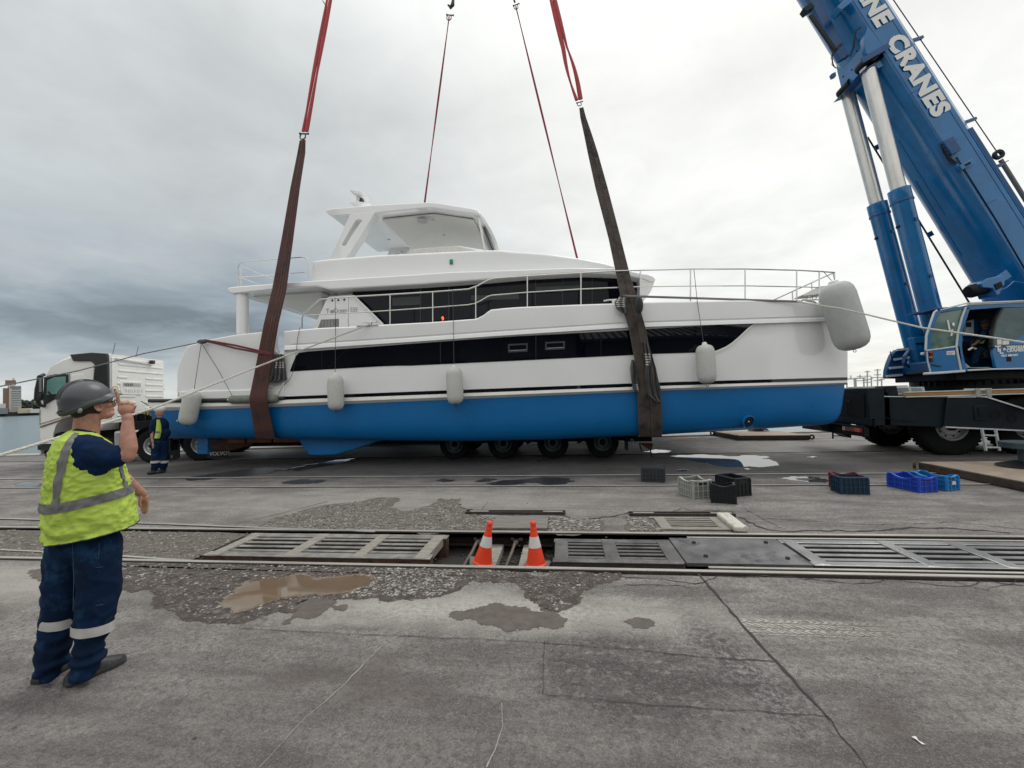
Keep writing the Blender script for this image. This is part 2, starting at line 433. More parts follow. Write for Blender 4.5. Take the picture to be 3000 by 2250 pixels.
    # brown oil blotches in front
    for (px, py, rx, ry) in ((1080, 1975, .2, .16), (850, 1990, .28, .12), (2600, 2110, .16, .12), (1150, 2040, .3, .1)):
        g = G(px, py); k = blob(g.x, g.y, rx, ry, 0.4, 0.8, 0.35); c = mixc(ma('MULTIPLY', k, 0.5), c, (0.085, 0.066, 0.062))
    # the roughened patch left of the long joint
    a0, a1 = G(1600, 1960), G(2120, 2010)
    k = blob((a0.x + a1.x) / 2, (a0.y + a1.y) / 2, 0.62, 0.42, -0.1, 0.35, 0.25)
    rp = ma('MULTIPLY', k, rng(nz(16, 6, 0.75), 0.44, 0.56))
    c = mixc(ma('MULTIPLY', rp, 0.42), c, (0.045, 0.044, 0.047))
    g0, g1 = G(2060, 1850), G(2330, 2100); k = blob((g0.x + g1.x) / 2, (g0.y + g1.y) / 2, .62, .17, math.atan2(g1.y - g0.y, g1.x - g0.x), 0.7, 0.25)
    rp2 = ma('MULTIPLY', k, rng(nz(24, 6, 0.75), 0.46, 0.54)); c = mixc(ma('MULTIPLY', rp2, 0.75), c, (0.04, 0.04, 0.045))
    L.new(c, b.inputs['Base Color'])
    L.new(rng(mid, 0.3, 0.7, 0.82, 0.62), b.inputs['Roughness']); b.inputs['Specular IOR Level'].default_value = 0.35
    h = ma('ADD', ma('MULTIPLY', grit, 0.5), ma('ADD', ma('MULTIPLY', fine, 0.9), ma('MULTIPLY', vor.outputs['Distance'], 0.5)))
    h = ma('ADD', h, ma('MULTIPLY', rp, -0.5))
    bp = N.new("ShaderNodeBump"); bp.inputs['Strength'].default_value = 1.0; bp.inputs['Distance'].default_value = 0.012
    L.new(h, bp.inputs['Height']); L.new(bp.outputs[0], b.inputs['Normal'])
    return m
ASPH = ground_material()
def quayY(x): return 13.9 + (x + 21.4) * 0.131
mb = MB()
FX0, FX1 = -90, 90
def quad(a, b_, c, d): mb.add([a, b_, c, d], [(0, 1, 2, 3)])
quad((FX0, -60, 0), (FX1, -60, 0), (FX1, YN - 0.075, 0), (FX0, YN - 0.075, 0))
quad((FX0, YN - .075, 0), (TXL, YN - .075, 0), (TXL, YF + .075, 0), (FX0, YF + .075, 0))
quad((TXR, YN - .075, 0), (FX1, YN - .075, 0), (FX1, YF + .075, 0), (TXR, YF + .075, 0))
quad((FX0, YF + .075, 0), (FX1, YF + .075, 0), (FX1, quayY(FX1), 0), (FX0, quayY(FX0), 0))
# trough walls and floor
quad((TXL, YN - .075, TZ), (TXR, YN - .075, TZ), (TXR, YF + .075, TZ), (TXL, YF + .075, TZ))
quad((TXL, YN - .075, 0), (TXR, YN - .075, 0), (TXR, YN - .075, TZ), (TXL, YN - .075, TZ))
quad((TXL, YF + .075, 0), (TXR, YF + .075, 0), (TXR, YF + .075, TZ), (TXL, YF + .075, TZ))
quad((TXL, YN - .075, 0), (TXL, YF + .075, 0), (TXL, YF + .075, TZ), (TXL, YN - .075, TZ))
quad((TXR, YN - .075, 0), (TXR, YF + .075, 0), (TXR, YF + .075, TZ), (TXR, YN - .075, TZ))
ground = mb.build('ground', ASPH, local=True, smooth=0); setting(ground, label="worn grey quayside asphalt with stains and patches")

CONC = mat('quay_concrete', (0.30, 0.29, 0.27), 0.85, var=.2, vs=1.5, bump=.4, bs=20)
mb = MB()
def qv(x, o, z): return (x - o * 0.13, quayY(x) + o, z)
xs = [FX0 + i * 3.0 for i in range(61)]
COP = []
for a, b_ in zip(xs, xs[1:]):
    b_ -= 0.02
    mb = MB(); mb.add([qv(a, -.45, .0), qv(b_, -.45, .0), qv(b_, .1, .0), qv(a, .1, .0), qv(a, -.45, .05), qv(b_, -.45, .05), qv(b_, .1, .05), qv(a, .1, .05)],
           [(4, 5, 6, 7), (0, 1, 5, 4), (1, 2, 6, 5), (2, 3, 7, 6), (3, 0, 4, 7)])
    COP.append(mb)
mb = MB(); mb.add([qv(FX0, .05, 0), qv(FX1, .05, 0), qv(FX1, .05, -4), qv(FX0, .05, -4)], [(0, 1, 2, 3)])
qw = mb.build('quay_wall', CONC, local=True, smooth=0); setting(qw)
for c_ in COP: c_.build('coping_stone', CONC, qw, local=True, smooth=0)

# paved strip of blocks near the edge (geometry takes over to relief where they are too small to tell apart)
def paver_mat():
    m = bpy.data.materials.new('block_paving'); m.use_nodes = True; nt = m.node_tree; N = nt.nodes; L = nt.links; b = N['Principled BSDF']
    tc = N.new("ShaderNodeTexCoord")
    br = N.new("ShaderNodeTexBrick"); br.inputs['Scale'].default_value = 1.0; br.inputs['Brick Width'].default_value = .24; br.inputs['Row Height'].default_value = .12
    br.inputs['Mortar Size'].default_value = .012; br.inputs['Color1'].default_value = (.13, .12, .115, 1); br.inputs['Color2'].default_value = (.2, .19, .18, 1); br.inputs['Mortar'].default_value = (.03, .03, .03, 1)
    L.new(tc.outputs['Object'], br.inputs['Vector'])
    n = N.new("ShaderNodeTexNoise"); n.inputs['Scale'].default_value = 1.2; n.inputs['Detail'].default_value = 6; L.new(tc.outputs['Object'], n.inputs['Vector'])
    mx = N.new("ShaderNodeMix"); mx.data_type = 'RGBA'; mr = N.new("ShaderNodeMapRange"); L.new(n.outputs['Fac'], mr.inputs[0]); mr.inputs[1].default_value = .4; mr.inputs[2].default_value = .65
    mr.inputs[4].default_value = .6
    L.new(mr.outputs[0], mx.inputs[0]); L.new(br.outputs['Color'], mx.inputs[6]); mx.inputs[7].default_value = (.09, .085, .08, 1)
    L.new(mx.outputs[2], b.inputs['Base Color']); b.inputs['Roughness'].default_value = .6
    bp = N.new("ShaderNodeBump"); bp.inputs['Strength'].default_value = .8; bp.inputs['Distance'].default_value = .02; L.new(br.outputs['Fac'], bp.inputs['Height']); bp.invert = True
    L.new(bp.outputs[0], b.inputs['Normal']); return m
mb = MB(); mb.add([(-30, 12.42, .004), (40, 12.42, .004), (40, 14.6, .004), (-16, 14.4, .004), (-30, 12.7, .004)], [(0, 1, 2, 3, 4)])
setting(mb.build('block_paving', paver_mat(), local=True, smooth=0))

def water_mat():
    m = bpy.data.materials.new('harbour_water'); m.use_nodes = True; nt = m.node_tree; N = nt.nodes; L = nt.links; b = N['Principled BSDF']
    b.inputs['Base Color'].default_value = (.10, .15, .17, 1); b.inputs['Roughness'].default_value = .22; b.inputs['IOR'].default_value = 1.33
    tc = N.new("ShaderNodeTexCoord"); mp = N.new("ShaderNodeMapping"); mp.inputs['Scale'].default_value = (.5, 1.4, 1); L.new(tc.outputs['Object'], mp.inputs[0])
    n = N.new("ShaderNodeTexNoise"); n.inputs['Scale'].default_value = .8; n.inputs['Detail'].default_value = 7; n.inputs['Roughness'].default_value = .65; L.new(mp.outputs[0], n.inputs['Vector'])
    n2 = N.new("ShaderNodeTexNoise"); n2.inputs['Scale'].default_value = .06; n2.inputs['Detail'].default_value = 6; L.new(mp.outputs[0], n2.inputs['Vector'])
    ad = N.new("ShaderNodeMath"); ad.operation = 'ADD'; L.new(n.outputs['Fac'], ad.inputs[0]); L.new(n2.outputs['Fac'], ad.inputs[1])
    bp = N.new("ShaderNodeBump"); bp.inputs['Strength'].default_value = .7; bp.inputs['Distance'].default_value = .25; L.new(ad.outputs[0], bp.inputs['Height']); L.new(bp.outputs[0], b.inputs['Normal'])
    return m
mb = MB(); mb.add([(-2500, 3, -1.7), (2500, 10, -1.7), (2500, 3500, -1.7), (-2500, 3500, -1.7)], [(0, 1, 2, 3)])
setting(mb.build('water', water_mat(), local=True, smooth=0), label="grey choppy harbour water")

# ------------------------------------------------------------------ sheets lying on the asphalt
def poly_sheet(pts, z, jag=0.0, sub=4, seed=1):
    """irregular outline refined by midpoint displacement"""
    rnd = random.Random(seed); P_ = [Vector((p[0], p[1], 0)) for p in pts]
    if jag:
        for lv in range(4):
            out = []; n = len(P_)
            for i in range(n):
                a, b_ = P_[i], P_[(i + 1) % n]; d = b_ - a; nn = Vector((-d.y, d.x, 0)); out += [a, (a + b_) / 2 + nn * rnd.uniform(-.22, .22)]
            P_ = out
    out = [(p.x, p.y, z) for p in P_]
    mb = MB(); mb.add(out, [tuple(range(len(out)))])
    if jag:     # crumbling rim outside the outline, thinning out to nothing
        n = len(P_); area = sum(P_[i].x * P_[(i + 1) % n].y - P_[(i + 1) % n].x * P_[i].y for i in range(n)); sg = 1 if area > 0 else -1
        w = min(.07, abs(area) ** .5 * .12); mb.add([(p.x, p.y, z) for p in P_], [])
        o0 = len(mb.v) - n; rim = []
        for i in range(n):
            d = (P_[(i + 3) % n] - P_[i - 3]); nn = Vector((d.y, -d.x, 0)).normalized() * sg; rim.append((P_[i].x + nn.x * w, P_[i].y + nn.y * w, z - .0025))
        mb.add(rim, [(o0 + i - len(mb.v), o0 + (i + 1) % n - len(mb.v), (i + 1) % n, i) for i in range(n)])
        mb.rim0 = len(mb.v) - n
    return mb
def soften(o, rim0):
    me = o.data; a = me.attributes.new('fade', 'FLOAT', 'POINT'); a.data.foreach_set('value', [1.0 if i >= rim0 else 0.0 for i in range(len(me.vertices))])
    m = me.materials[0]; nt = m.node_tree
    if 'soft' in nt.nodes: return
    N = nt.nodes; L = nt.links; out = [q for q in N if q.type == 'OUTPUT_MATERIAL'][0]; b = N['Principled BSDF']
    at = N.new('ShaderNodeAttribute'); at.attribute_name = 'fade'; n = N.new('ShaderNodeTexNoise'); n.inputs['Scale'].default_value = 45; n.inputs['Detail'].default_value = 4
    tc = N.new('ShaderNodeTexCoord'); L.new(tc.outputs['Object'], n.inputs['Vector']); s_ = N.new('ShaderNodeMath'); s_.operation = 'SUBTRACT'; L.new(at.outputs['Fac'], s_.inputs[0]); L.new(n.outputs['Fac'], s_.inputs[1])
    r = N.new('ShaderNodeMapRange'); L.new(s_.outputs[0], r.inputs[0]); r.inputs[1].default_value = -.04; r.inputs[2].default_value = .06
    t = N.new('ShaderNodeBsdfTransparent'); mx = N.new('ShaderNodeMixShader'); mx.name = 'soft'; L.new(r.outputs[0], mx.inputs[0]); L.new(b.outputs[0], mx.inputs[1]); L.new(t.outputs[0], mx.inputs[2]); L.new(mx.outputs[0], out.inputs[0])
def soft(mb, name, m):
    o = mb.build(name, m, local=True, smooth=0)
    if hasattr(mb, 'rim0'): soften(o, mb.rim0)
    return o
def inpoly(x, y, P):
    c = False; n = len(P); j = n - 1
    for i in range(n):
        xi, yi, xj, yj = P[i][0], P[i][1], P[j][0], P[j][1]
        if (yi > y) != (yj > y) and x < (xj - xi) * (y - yi) / (yj - yi) + xi: c = not c
        j = i
    return c
def Gs(lst): return [G(*p) for p in lst]
DIRT = mat('wet_dirt', (0.075, 0.060, 0.055), 0.8, var=.45, vs=9, bump=1.0, bs=35, bdist=.03, rust=(.16, .145, .13), rs=14, rt=.52, spec=.3)
GRAVBED = mat('gravel_bed', (0.12, 0.105, 0.09), 0.9, var=.4, vs=14, bump=1.0, bs=45, bdist=.03)
STONE = mat('gravel_stone', (0.25, 0.24, 0.225), 0.85, var=.45, vs=9, detail=2)
STONE2 = mat('dark_stone', (0.13, 0.12, 0.12), 0.85, var=.5, vs=9, detail=2)
MUD = mat('muddy_water', (0.15, 0.108, 0.075), 0.03, var=.12, vs=2, spec=.9, rvar=0)
WETP = mat('wet_asphalt', (0.022, 0.022, 0.024), 0.30, var=.3, vs=12, bump=.3, bs=60)
def pud_mat():
    m = mat('puddle_water', (0.05, 0.055, 0.06), 0.02, var=.1, spec=.5, rvar=0)
    m.node_tree.nodes['Principled BSDF'].inputs['IOR'].default_value = 1.9
    return m
PUD = pud_mat()
dirt_px = [(300, 1660), (366, 1652), (620, 1652), (900, 1660), (1150, 1665), (1480, 1675), (1700, 1679), (1811, 1682), (1760, 1705), (1724, 1719), (1681, 1745), (1667, 1774), (1634, 1788),
           (1598, 1784), (1583, 1763), (1547, 1741), (1533, 1716), (1511, 1700), (1440, 1698), (1366, 1700), (1345, 1719), (1283, 1745), (1227, 1750), (1115, 1745), (1006, 1752),
           (900, 1760), (860, 1790), (825, 1782), (782, 1797), (731, 1813), (663, 1819), (590, 1813), (542, 1798), (496, 1779), (466, 1746), (458, 1722), (363, 1724), (330, 1700)]
DP = Gs(dirt_px)
setting(soft(poly_sheet(DP, .004, .022, 5, 3), 'dirt_patch', DIRT), label="dark wet dirt where the asphalt has broken away")
pudp = Gs([(666, 1752), (702, 1736), (720, 1709), (745, 1706), (825, 1700), (854, 1690), (909, 1695), (970, 1697), (1024, 1690), (1075, 1690), (1097, 1703), (1078, 1719), (1024, 1735),
           (952, 1743), (880, 1745), (825, 1752), (782, 1766), (735, 1784), (695, 1793), (674, 1777)])
setting(soft(poly_sheet(pudp, .008, .006, 4, 5), 'muddy_puddle', MUD), label="brown muddy puddle in the dirt patch")
wet = Gs([(1327, 1797), (1400, 1787), (1510, 1781), (1600, 1795), (1650, 1817), (1640, 1832), (1540, 1838), (1450, 1828), (1350, 1812)])
DAMP = mat('damp_dirt', (0.095, 0.080, 0.074), 0.8, var=.3, vs=14, bump=.8, bs=50, bdist=.01)
setting(soft(poly_sheet(wet, .004, .02, 6, 8), 'damp_stain', DAMP))
for i, L_ in enumerate([[(870, 1770), (930, 1755), (975, 1762), (955, 1785), (900, 1810), (858, 1808), (880, 1790)], [(975, 1775), (1015, 1772), (1010, 1788), (980, 1786)], [(836, 1818), (858, 1812), (850, 1828), (834, 1830)],
                        [(1830, 1822), (1900, 1815), (1915, 1832), (1860, 1838)], [(90, 1672), (240, 1660), (300, 1668), (200, 1690), (110, 1686)]]):
    setting(soft(poly_sheet(Gs(L_), .004, .012, 5, 20 + i), 'damp_stain', DAMP))
for i, (L_, m_, nm) in enumerate([
    ([(1965, 1337), (2003, 1334), (2098, 1334.6), (2215, 1334.6), (2243, 1337), (2225, 1343), (2255, 1348), (2269, 1353), (2278, 1359), (2262, 1365.6), (2224, 1368.7), (2161, 1367), (2082, 1361), (2050, 1353), (2022, 1346.6)], PUD, 'puddle'),
    ([(1982, 1378), (2000, 1375), (2019, 1377), (2015, 1381), (1990, 1381)], PUD, 'puddle'), ([(2178, 1374), (2190, 1372.5), (2201, 1375), (2190, 1377)], PUD, 'puddle'),
    ([(2363, 1339), (2380, 1337), (2396, 1339.5), (2380, 1341.5)], PUD, 'puddle'),
    ([(2288, 1402), (2320, 1397.5), (2380, 1399), (2429, 1408), (2415, 1413), (2370, 1412), (2320, 1407)], PUD, 'puddle'),
    ([(1889, 1323), (1920, 1317), (1965, 1321), (1960, 1326), (1920, 1328)], PUD, 'puddle'), ([(52, 1422), (75, 1415), (117, 1417), (110, 1425), (70, 1427)], PUD, 'puddle'),
    ([(820, 1378), (900, 1362), (980, 1350), (1040, 1343), (1010, 1352), (940, 1368), (870, 1380)], PUD, 'puddle'),
    ([(1570, 1349), (1580, 1347.5), (1590, 1349), (1580, 1350.5)], PUD, 'puddle'),
    ([(1428, 1417), (1470, 1409), (1530, 1406), (1560, 1402), (1620, 1400), (1665, 1402), (1679, 1411), (1650, 1418), (1590, 1418), (1545, 1413), (1510, 1419), (1450, 1421)], WETP, 'wet_patch'),
    ([(1279, 1408), (1300, 1403), (1332, 1407), (1300, 1413)], WETP, 'wet_patch'), ([(1394, 1410), (1420, 1403), (1455, 1404), (1430, 1411)], WETP, 'wet_patch'),
    ([(830, 1412), (900, 1405), (950, 1408), (930, 1415), (860, 1418)], WETP, 'wet_patch'),
    ([(540, 1402), (700, 1378), (860, 1372), (740, 1392), (640, 1400), (560, 1408)], WETP, 'wet_patch'),
    ([(2335, 1404.5), (2360, 1402), (2395, 1405), (2360, 1408)], WETP, 'wet_patch')]):
    zz = .006 if m_ is PUD else (.012 if i == 14 else .006)
    if m_ is WETP and i != 14: zz = .0065
    setting(soft(poly_sheet(Gs(L_), zz, .03 if i == 0 else .012, 4, 40 + i), nm, m_))

# cracks and joints: narrow jagged strips of dark grit
TAR = mat('crack_grit', (0.03, 0.029, 0.03), 0.9, var=.4, vs=30)
def crack(pxs, w, seed, jag=.02, name='crack', z=.005):
    rnd = random.Random(seed); P = Gs(pxs); pts = []
    for a, b_ in zip(P, P[1:]):
        n = max(2, int((b_ - a).length / .07))
        for k in range(n): pts.append(a.lerp(b_, k / n) + Vector((rnd.uniform(-jag, jag), rnd.uniform(-jag, jag), 0)))
    pts.append(P[-1]); vs = []
    for i, p in enumerate(pts):
        d = (pts[min(i + 1, len(pts) - 1)] - pts[max(i - 1, 0)]).normalized(); nn = Vector((-d.y, d.x, 0)); ww = w * rnd.uniform(.35, 1.25) / 2
        vs += [(*(p + nn * ww).xy, z), (*(p - nn * ww).xy, z)]
    mb = MB(); mb.add(vs, [(2 * i, 2 * i + 1, 2 * i + 3, 2 * i + 2) for i in range(len(pts) - 1)])
    o = mb.build(name, TAR, local=True, smooth=0); setting(o); return o
crack([(2044, 1680), (2170, 1825), (2298, 1967), (2430, 2110)], .022, 1, .006, 'joint')
crack([(2430, 2110), (2500, 2201), (2545, 2260)], .008, 2, .01, 'joint')
crack([(1895, 1908), (2050, 1925), (2270, 1940)], .007, 3, .008); crack([(1895, 2065), (2100, 2078), (2430, 2102)], .006, 4, .008)
crack([(700, 1842), (1100, 1862), (1500, 1878), (1895, 1908)], .005, 5, .004, 'joint'); crack([(1595, 1880), (1590, 2035)], .004, 61, .003, 'joint'); crack([(1590, 2035), (1890, 2065)], .004, 62, .006)
crack([(1811, 1690), (1950, 1700), (2040, 1712), (2100, 1690)], .012, 6); crack([(1830, 1712), (1960, 1715), (2045, 1722)], .009, 7)
crack([(2100, 1690), (2300, 1690), (2500, 1712), (2620, 1700), (2800, 1722), (2900, 1705), (3000, 1716)], .014, 8); crack([(2780, 1698), (2880, 1728), (3000, 1700)], .008, 9)
crack([(1357, 1490), (1480, 1512), (1620, 1505), (1700, 1524), (1800, 1512), (1860, 1500), (1940, 1505)], .03, 10, .03); crack([(2165, 1516), (2230, 1545), (2260, 1556), (2560, 1556), (2680, 1545), (2800, 1549), (2960, 1562)], .035, 11, .03)
crack([(2180, 1490), (2290, 1548)], .01, 12); crack([(960, 1470), (820, 1505), (690, 1536)], .018, 13, .012); crack([(2250, 1520), (2560, 1538), (2800, 1530), (3000, 1552)], .012, 14, .02)
crack([(1960, 1500), (1990, 1490), (2040, 1498), (2110, 1496)], .02, 15, .03); crack([(1430, 1470), (1400, 1510)], .01, 16, .01)
SCR = mat('scratch_line', (0.30, 0.29, 0.28), 0.8, var=.3, vs=30)
for i, P in enumerate([[(1210, 1835), (1110, 1900), (1010, 2005), (890, 2110), (760, 2250)], [(1470, 2060), (1472, 2130), (1450, 2200), (1425, 2250)]]):
    o = crack(P, .007, 80 + i, .004, 'scratch', .004); o.data.materials[0] = SCR
# tyre print in pale dust
DUST = mat('tyre_dust', (0.33, 0.32, 0.29), 0.95, var=.25, vs=30)
def print_mat():
    m = bpy.data.materials.new('tyre_dust_print'); m.use_nodes = True; nt = m.node_tree; N = nt.nodes; L = nt.links; b = N['Principled BSDF']; b.inputs['Base Color'].default_value = (.40, .39, .35, 1); b.inputs['Roughness'].default_value = .95
    tc = N.new('ShaderNodeTexCoord'); sp = N.new('ShaderNodeSeparateXYZ'); L.new(tc.outputs['Object'], sp.inputs[0])
    def ma(op, a, b_=None, c_=False):
        q = N.new('ShaderNodeMath'); q.operation = op; q.use_clamp = c_
        for i, x in enumerate((a, b_)):
            if x is None: continue
            if isinstance(x, (int, float)): q.inputs[i].default_value = x
            else: L.new(x, q.inputs[i])
        return q.outputs[0]
    X, Y_ = sp.outputs[0], sp.outputs[1]
    band = ma('PINGPONG', ma('ADD', Y_, 10), .045); ch = ma('SINE', ma('ADD', ma('MULTIPLY', X, 125), ma('MULTIPLY', band, 160)))
    ch = ma('ADD', ma('MULTIPLY', ma('GREATER_THAN', ch, -.3), .75), .25); gap = ma('GREATER_THAN', ma('PINGPONG', ma('ADD', Y_, 10.02), .034), .006)
    n = N.new('ShaderNodeTexNoise'); n.inputs['Scale'].default_value = 14; n.inputs['Detail'].default_value = 6; L.new(tc.outputs['Object'], n.inputs['Vector'])
    r = N.new('ShaderNodeMapRange'); L.new(n.outputs['Fac'], r.inputs[0]); r.inputs[1].default_value = .36; r.inputs[2].default_value = .52
    fx = N.new('ShaderNodeMapRange'); L.new(X, fx.inputs[0]); fx.inputs[1].default_value = .75; fx.inputs[2].default_value = -.2; fy = N.new('ShaderNodeMapRange'); L.new(ma('ABSOLUTE', Y_), fy.inputs[0]); fy.inputs[1].default_value = .15; fy.inputs[2].default_value = .09
    al = ma('MULTIPLY', ma('MULTIPLY', ma('MULTIPLY', ch, gap), ma('MULTIPLY', r.outputs[0], fx.outputs[0])), ma('MULTIPLY', fy.outputs[0], .80), True)
    L.new(al, b.inputs['Alpha']); return m
a = G(2165, 1815); b_ = G(2780, 1870); mb = MB(); mb.add([(a.x, b_.y - .05, .004), (b_.x, b_.y - .05, .004), (b_.x, a.y + .03, .004), (a.x + .0, a.y + .03, .004)], [(0, 1, 2, 3)])
c_ = Vector(((a.x + b_.x) / 2, (a.y + b_.y) / 2 - .01, 0)); mb.v = [p - c_ for p in mb.v]; tp_ = mb.build('tyre_print', print_mat(), local=True, smooth=0); tp_.location = c_
setting(tp_, 'stuff', "pale dusty tyre print on the asphalt right of the long joint")

# loose stones
def rocks(P, n, smin, smax, m, name, seed, z0=0.0, bias=None, label=None, kind='stuff'):
    rnd = random.Random(seed); xs = [p[0] for p in P]; ys = [p[1] for p in P]; mb = MB(); c = 0; t = 0
    cube = [(-1, -1, -1), (1, -1, -1), (1, 1, -1), (-1, 1, -1), (-1, -1, 1), (1, -1, 1), (1, 1, 1), (-1, 1, 1)]
    fs = [(0, 3, 2, 1), (4, 5, 6, 7), (0, 1, 5, 4), (1, 2, 6, 5), (2, 3, 7, 6), (3, 0, 4, 7)]
    while c < n and t < n * 40:
        t += 1; x = rnd.uniform(min(xs), max(xs)); y = rnd.uniform(min(ys), max(ys))
        if not inpoly(x, y, P): continue
        if bias and rnd.random() > bias(x, y): continue
        c += 1; s_ = smin + (smax - smin) * rnd.random() ** 2.5; a_ = rnd.uniform(0, 6.28); ca, sa = math.cos(a_), math.sin(a_)
        ax = (s_ * rnd.uniform(.7, 1.3), s_ * rnd.uniform(.5, 1), s_ * rnd.uniform(.35, .75))
        vs = []
        for q in cube:
            k = rnd.uniform(.55, 1.1); X, Y, Z = q[0] * ax[0] * k, q[1] * ax[1] * k, q[2] * ax[2] * rnd.uniform(.6, 1.1)
            vs.append((x + X * ca - Y * sa, y + X * sa + Y * ca, z0 + Z + ax[2] * .45))
        mb.add(vs, fs)
    o = mb.build(name, m, local=True, smooth=0); setting(o, kind, label); return o
g_up = Gs([(746, 1548), (800, 1520), (981, 1477), (1080, 1465), (1151, 1459), (1110, 1492), (1180, 1500), (1270, 1478), (1290, 1462), (1345, 1462), (1352, 1488), (1377, 1499), (1400, 1512), (1450, 1517), (1437, 1554), (1100, 1552)])
setting(soft(poly_sheet(g_up, .004, .02, 4, 71), 'gravel_bed', GRAVBED))
rocks(g_up, 6500, .004, .017, STONE, 'gravel', 1, label="pale loose gravel beyond the far running rail")
rocks(g_up, 700, .008, .02, STONE2, 'gravel', 2, label="dark loose gravel among the pale stones")
g_r = Gs([(1609, 1516), (1753, 1524), (1760, 1556), (1609, 1557)]); setting(soft(poly_sheet(g_r, .004, .02, 4, 72), 'gravel_bed', GRAVBED)); rocks(g_r, 500, .008, .026, STONE, 'gravel', 3, label="gravel right of the timber board")
g_r2 = Gs([(1835, 1516), (1890, 1519), (1935, 1558), (1850, 1557)]); setting(soft(poly_sheet(g_r2, .004, .02, 4, 73), 'gravel_bed', GRAVBED)); rocks(g_r2, 240, .008, .026, STONE, 'gravel', 4, label="gravel left of the small far grate")
g_l = [(-16, YN + .06), (TXL + .02, YN + .06), (TXL - .0, YF - .15), (-4.6, YF - .1), (-16, YF - .1)]
setting(soft(poly_sheet([Vector((*p, 0)) for p in g_l], .004, .0, 1, 74), 'gravel_bed', GRAVBED))
rocks(g_l, 7500, .004, .017, STONE, 'gravel', 5, label="gravel between the rails left of the long grate"); rocks(g_l, 1500, .006, .02, STONE2, 'gravel', 6, label="dark gravel between the rails at the left")
gp = G(1120, 1710)
rocks(DP, 1900, .004, .018, STONE, 'gravel', 7, bias=lambda x, y: (1 if (G(1060, 1700).x < x < G(1345, 1700).x) else .14) * (0 if inpoly(x, y, [(p.x, p.y) for p in pudp]) else 1), label="loose pale stones in the dirt patch")
rocks(DP, 3200, .003, .015, STONE2, 'gravel', 8, bias=lambda x, y: 0 if inpoly(x, y, [(p.x, p.y) for p in pudp]) else 1, label="dark crumbs of asphalt in the dirt patch")
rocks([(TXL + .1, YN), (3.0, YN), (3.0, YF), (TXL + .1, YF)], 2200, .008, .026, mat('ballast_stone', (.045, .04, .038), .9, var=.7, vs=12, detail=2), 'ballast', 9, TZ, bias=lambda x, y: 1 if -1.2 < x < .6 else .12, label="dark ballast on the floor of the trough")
rocks([(-8, 2.0), (7, 2.0), (12, 8.0), (-12, 8.0)], 420, .003, .011, STONE2, 'debris', 10, label="scattered dark crumbs on the asphalt")
rocks([(-8, 2.0), (7, 2.0), (14, 10.0), (-14, 10.0)], 160, .003, .012, STONE, 'debris', 11, label="scattered pale chips on the asphalt")

# ------------------------------------------------------------------ rails
RAILT = mat('rail_top', (0.42, 0.40, 0.37), 0.42, .55, var=.25, vs=3, rust=(.16, .11, .08), rs=8, rt=.62, streak=(.4, 8, 1))
RAILS = mat('rail_side', (0.045, 0.038, 0.036), 0.75, .2, var=.4, vs=12, rust=(.12, .065, .04), rs=6, rt=.6, bump=.3, bs=80)
def rail(path, zt, label, h=.16, w=.065, foot=.13, group=None):
    root = thing('rail', label, 'rail', (path[0].x, path[0].y, zt - h), 0, group)
    prof = [(-foot / 2, -h), (foot / 2, -h), (foot / 2, -h + .02), (.012, -h + .035), (.012, -.045), (w / 2, -.035), (w / 2, -.008), (w / 2 - .01, -.004), (-w / 2 + .01, -.004), (-w / 2, -.008), (-w / 2, -.035), (-.012, -.045), (-.012, -h + .035), (-foot / 2, -h + .02)]
    rings = []; top = []
    for i, p in enumerate(path):
        d = (path[min(i + 1, len(path) - 1)] - path[max(i - 1, 0)]); d.z = 0; d.normalize(); n = Vector((-d.y, d.x, 0))
        rings.append([Vector((p.x, p.y, zt)) + n * a + Vector((0, 0, b_)) for a, b_ in prof])
        top.append([Vector((p.x, p.y, zt)) + n * a + Vector((0, 0, b_)) for a, b_ in ((-w / 2 + .009, -.0035), (w / 2 - .009, -.0035), (w / 2 - .012, .0), (-w / 2 + .012, .0))])
    MB().loft(rings).build('rail_web', RAILS, root, smooth=30); MB().loft(top).build('running_surface', RAILT, root, smooth=0)
    return root
def line(x0, x1, y, n=2): return [Vector((x0 + (x1 - x0) * i / (n - 1), y, 0)) for i in range(n)]
rail(line(-60, 60, YN), .022, "near straight running rail along the front of the sunk grates")
rail(line(-60, 60, YF), .022, "far straight running rail behind the grates and cones")
# diverging rails of the points, curving away to the left
def G2(px, py): p = G(px, py); p.z = 0; return p
c1 = [G2(1240, 1563), G2(1100, 1560), G2(800, 1550), G2(500, 1538), G2(250, 1529), G2(0, 1521)]; dlt = (c1[-1] - c1[-2]); c1 += [c1[-1] + dlt * k + Vector((0, .06 * k * k, 0)) for k in (1, 2, 3, 4)]
c1[0].y = YF - .073; c1[1].y = max(c1[1].y, YF - .055)
rail([p + Vector((0, .0, 0)) for p in c1[1:]], .018, "curved points rail branching off behind the far running rail", w=.05, foot=.09)
c2 = [G2(640, 1650), G2(520, 1643), G2(370, 1632.5), G2(180, 1621), G2(0, 1613)]; dlt = (c2[-1] - c2[-2]); c2 += [c2[-1] + dlt * k + Vector((0, .05 * k * k, 0)) for k in (1, 2, 3, 4)]
rail(c2, .016, "curved points rail branching off behind the near running rail", w=.05, foot=.09)
rail(line(G(2010, 1573).x, 40, YF - .115), .012, "far guard rail beside the steel cover plate", w=.05, foot=.07)
rail(line(G(2075, 1663).x, 40, YN + .115), .012, "near guard rail beside the steel cover plate", w=.05, foot=.07)
GROOVE = mat('flange_groove', (.012, .012, .013), .9)
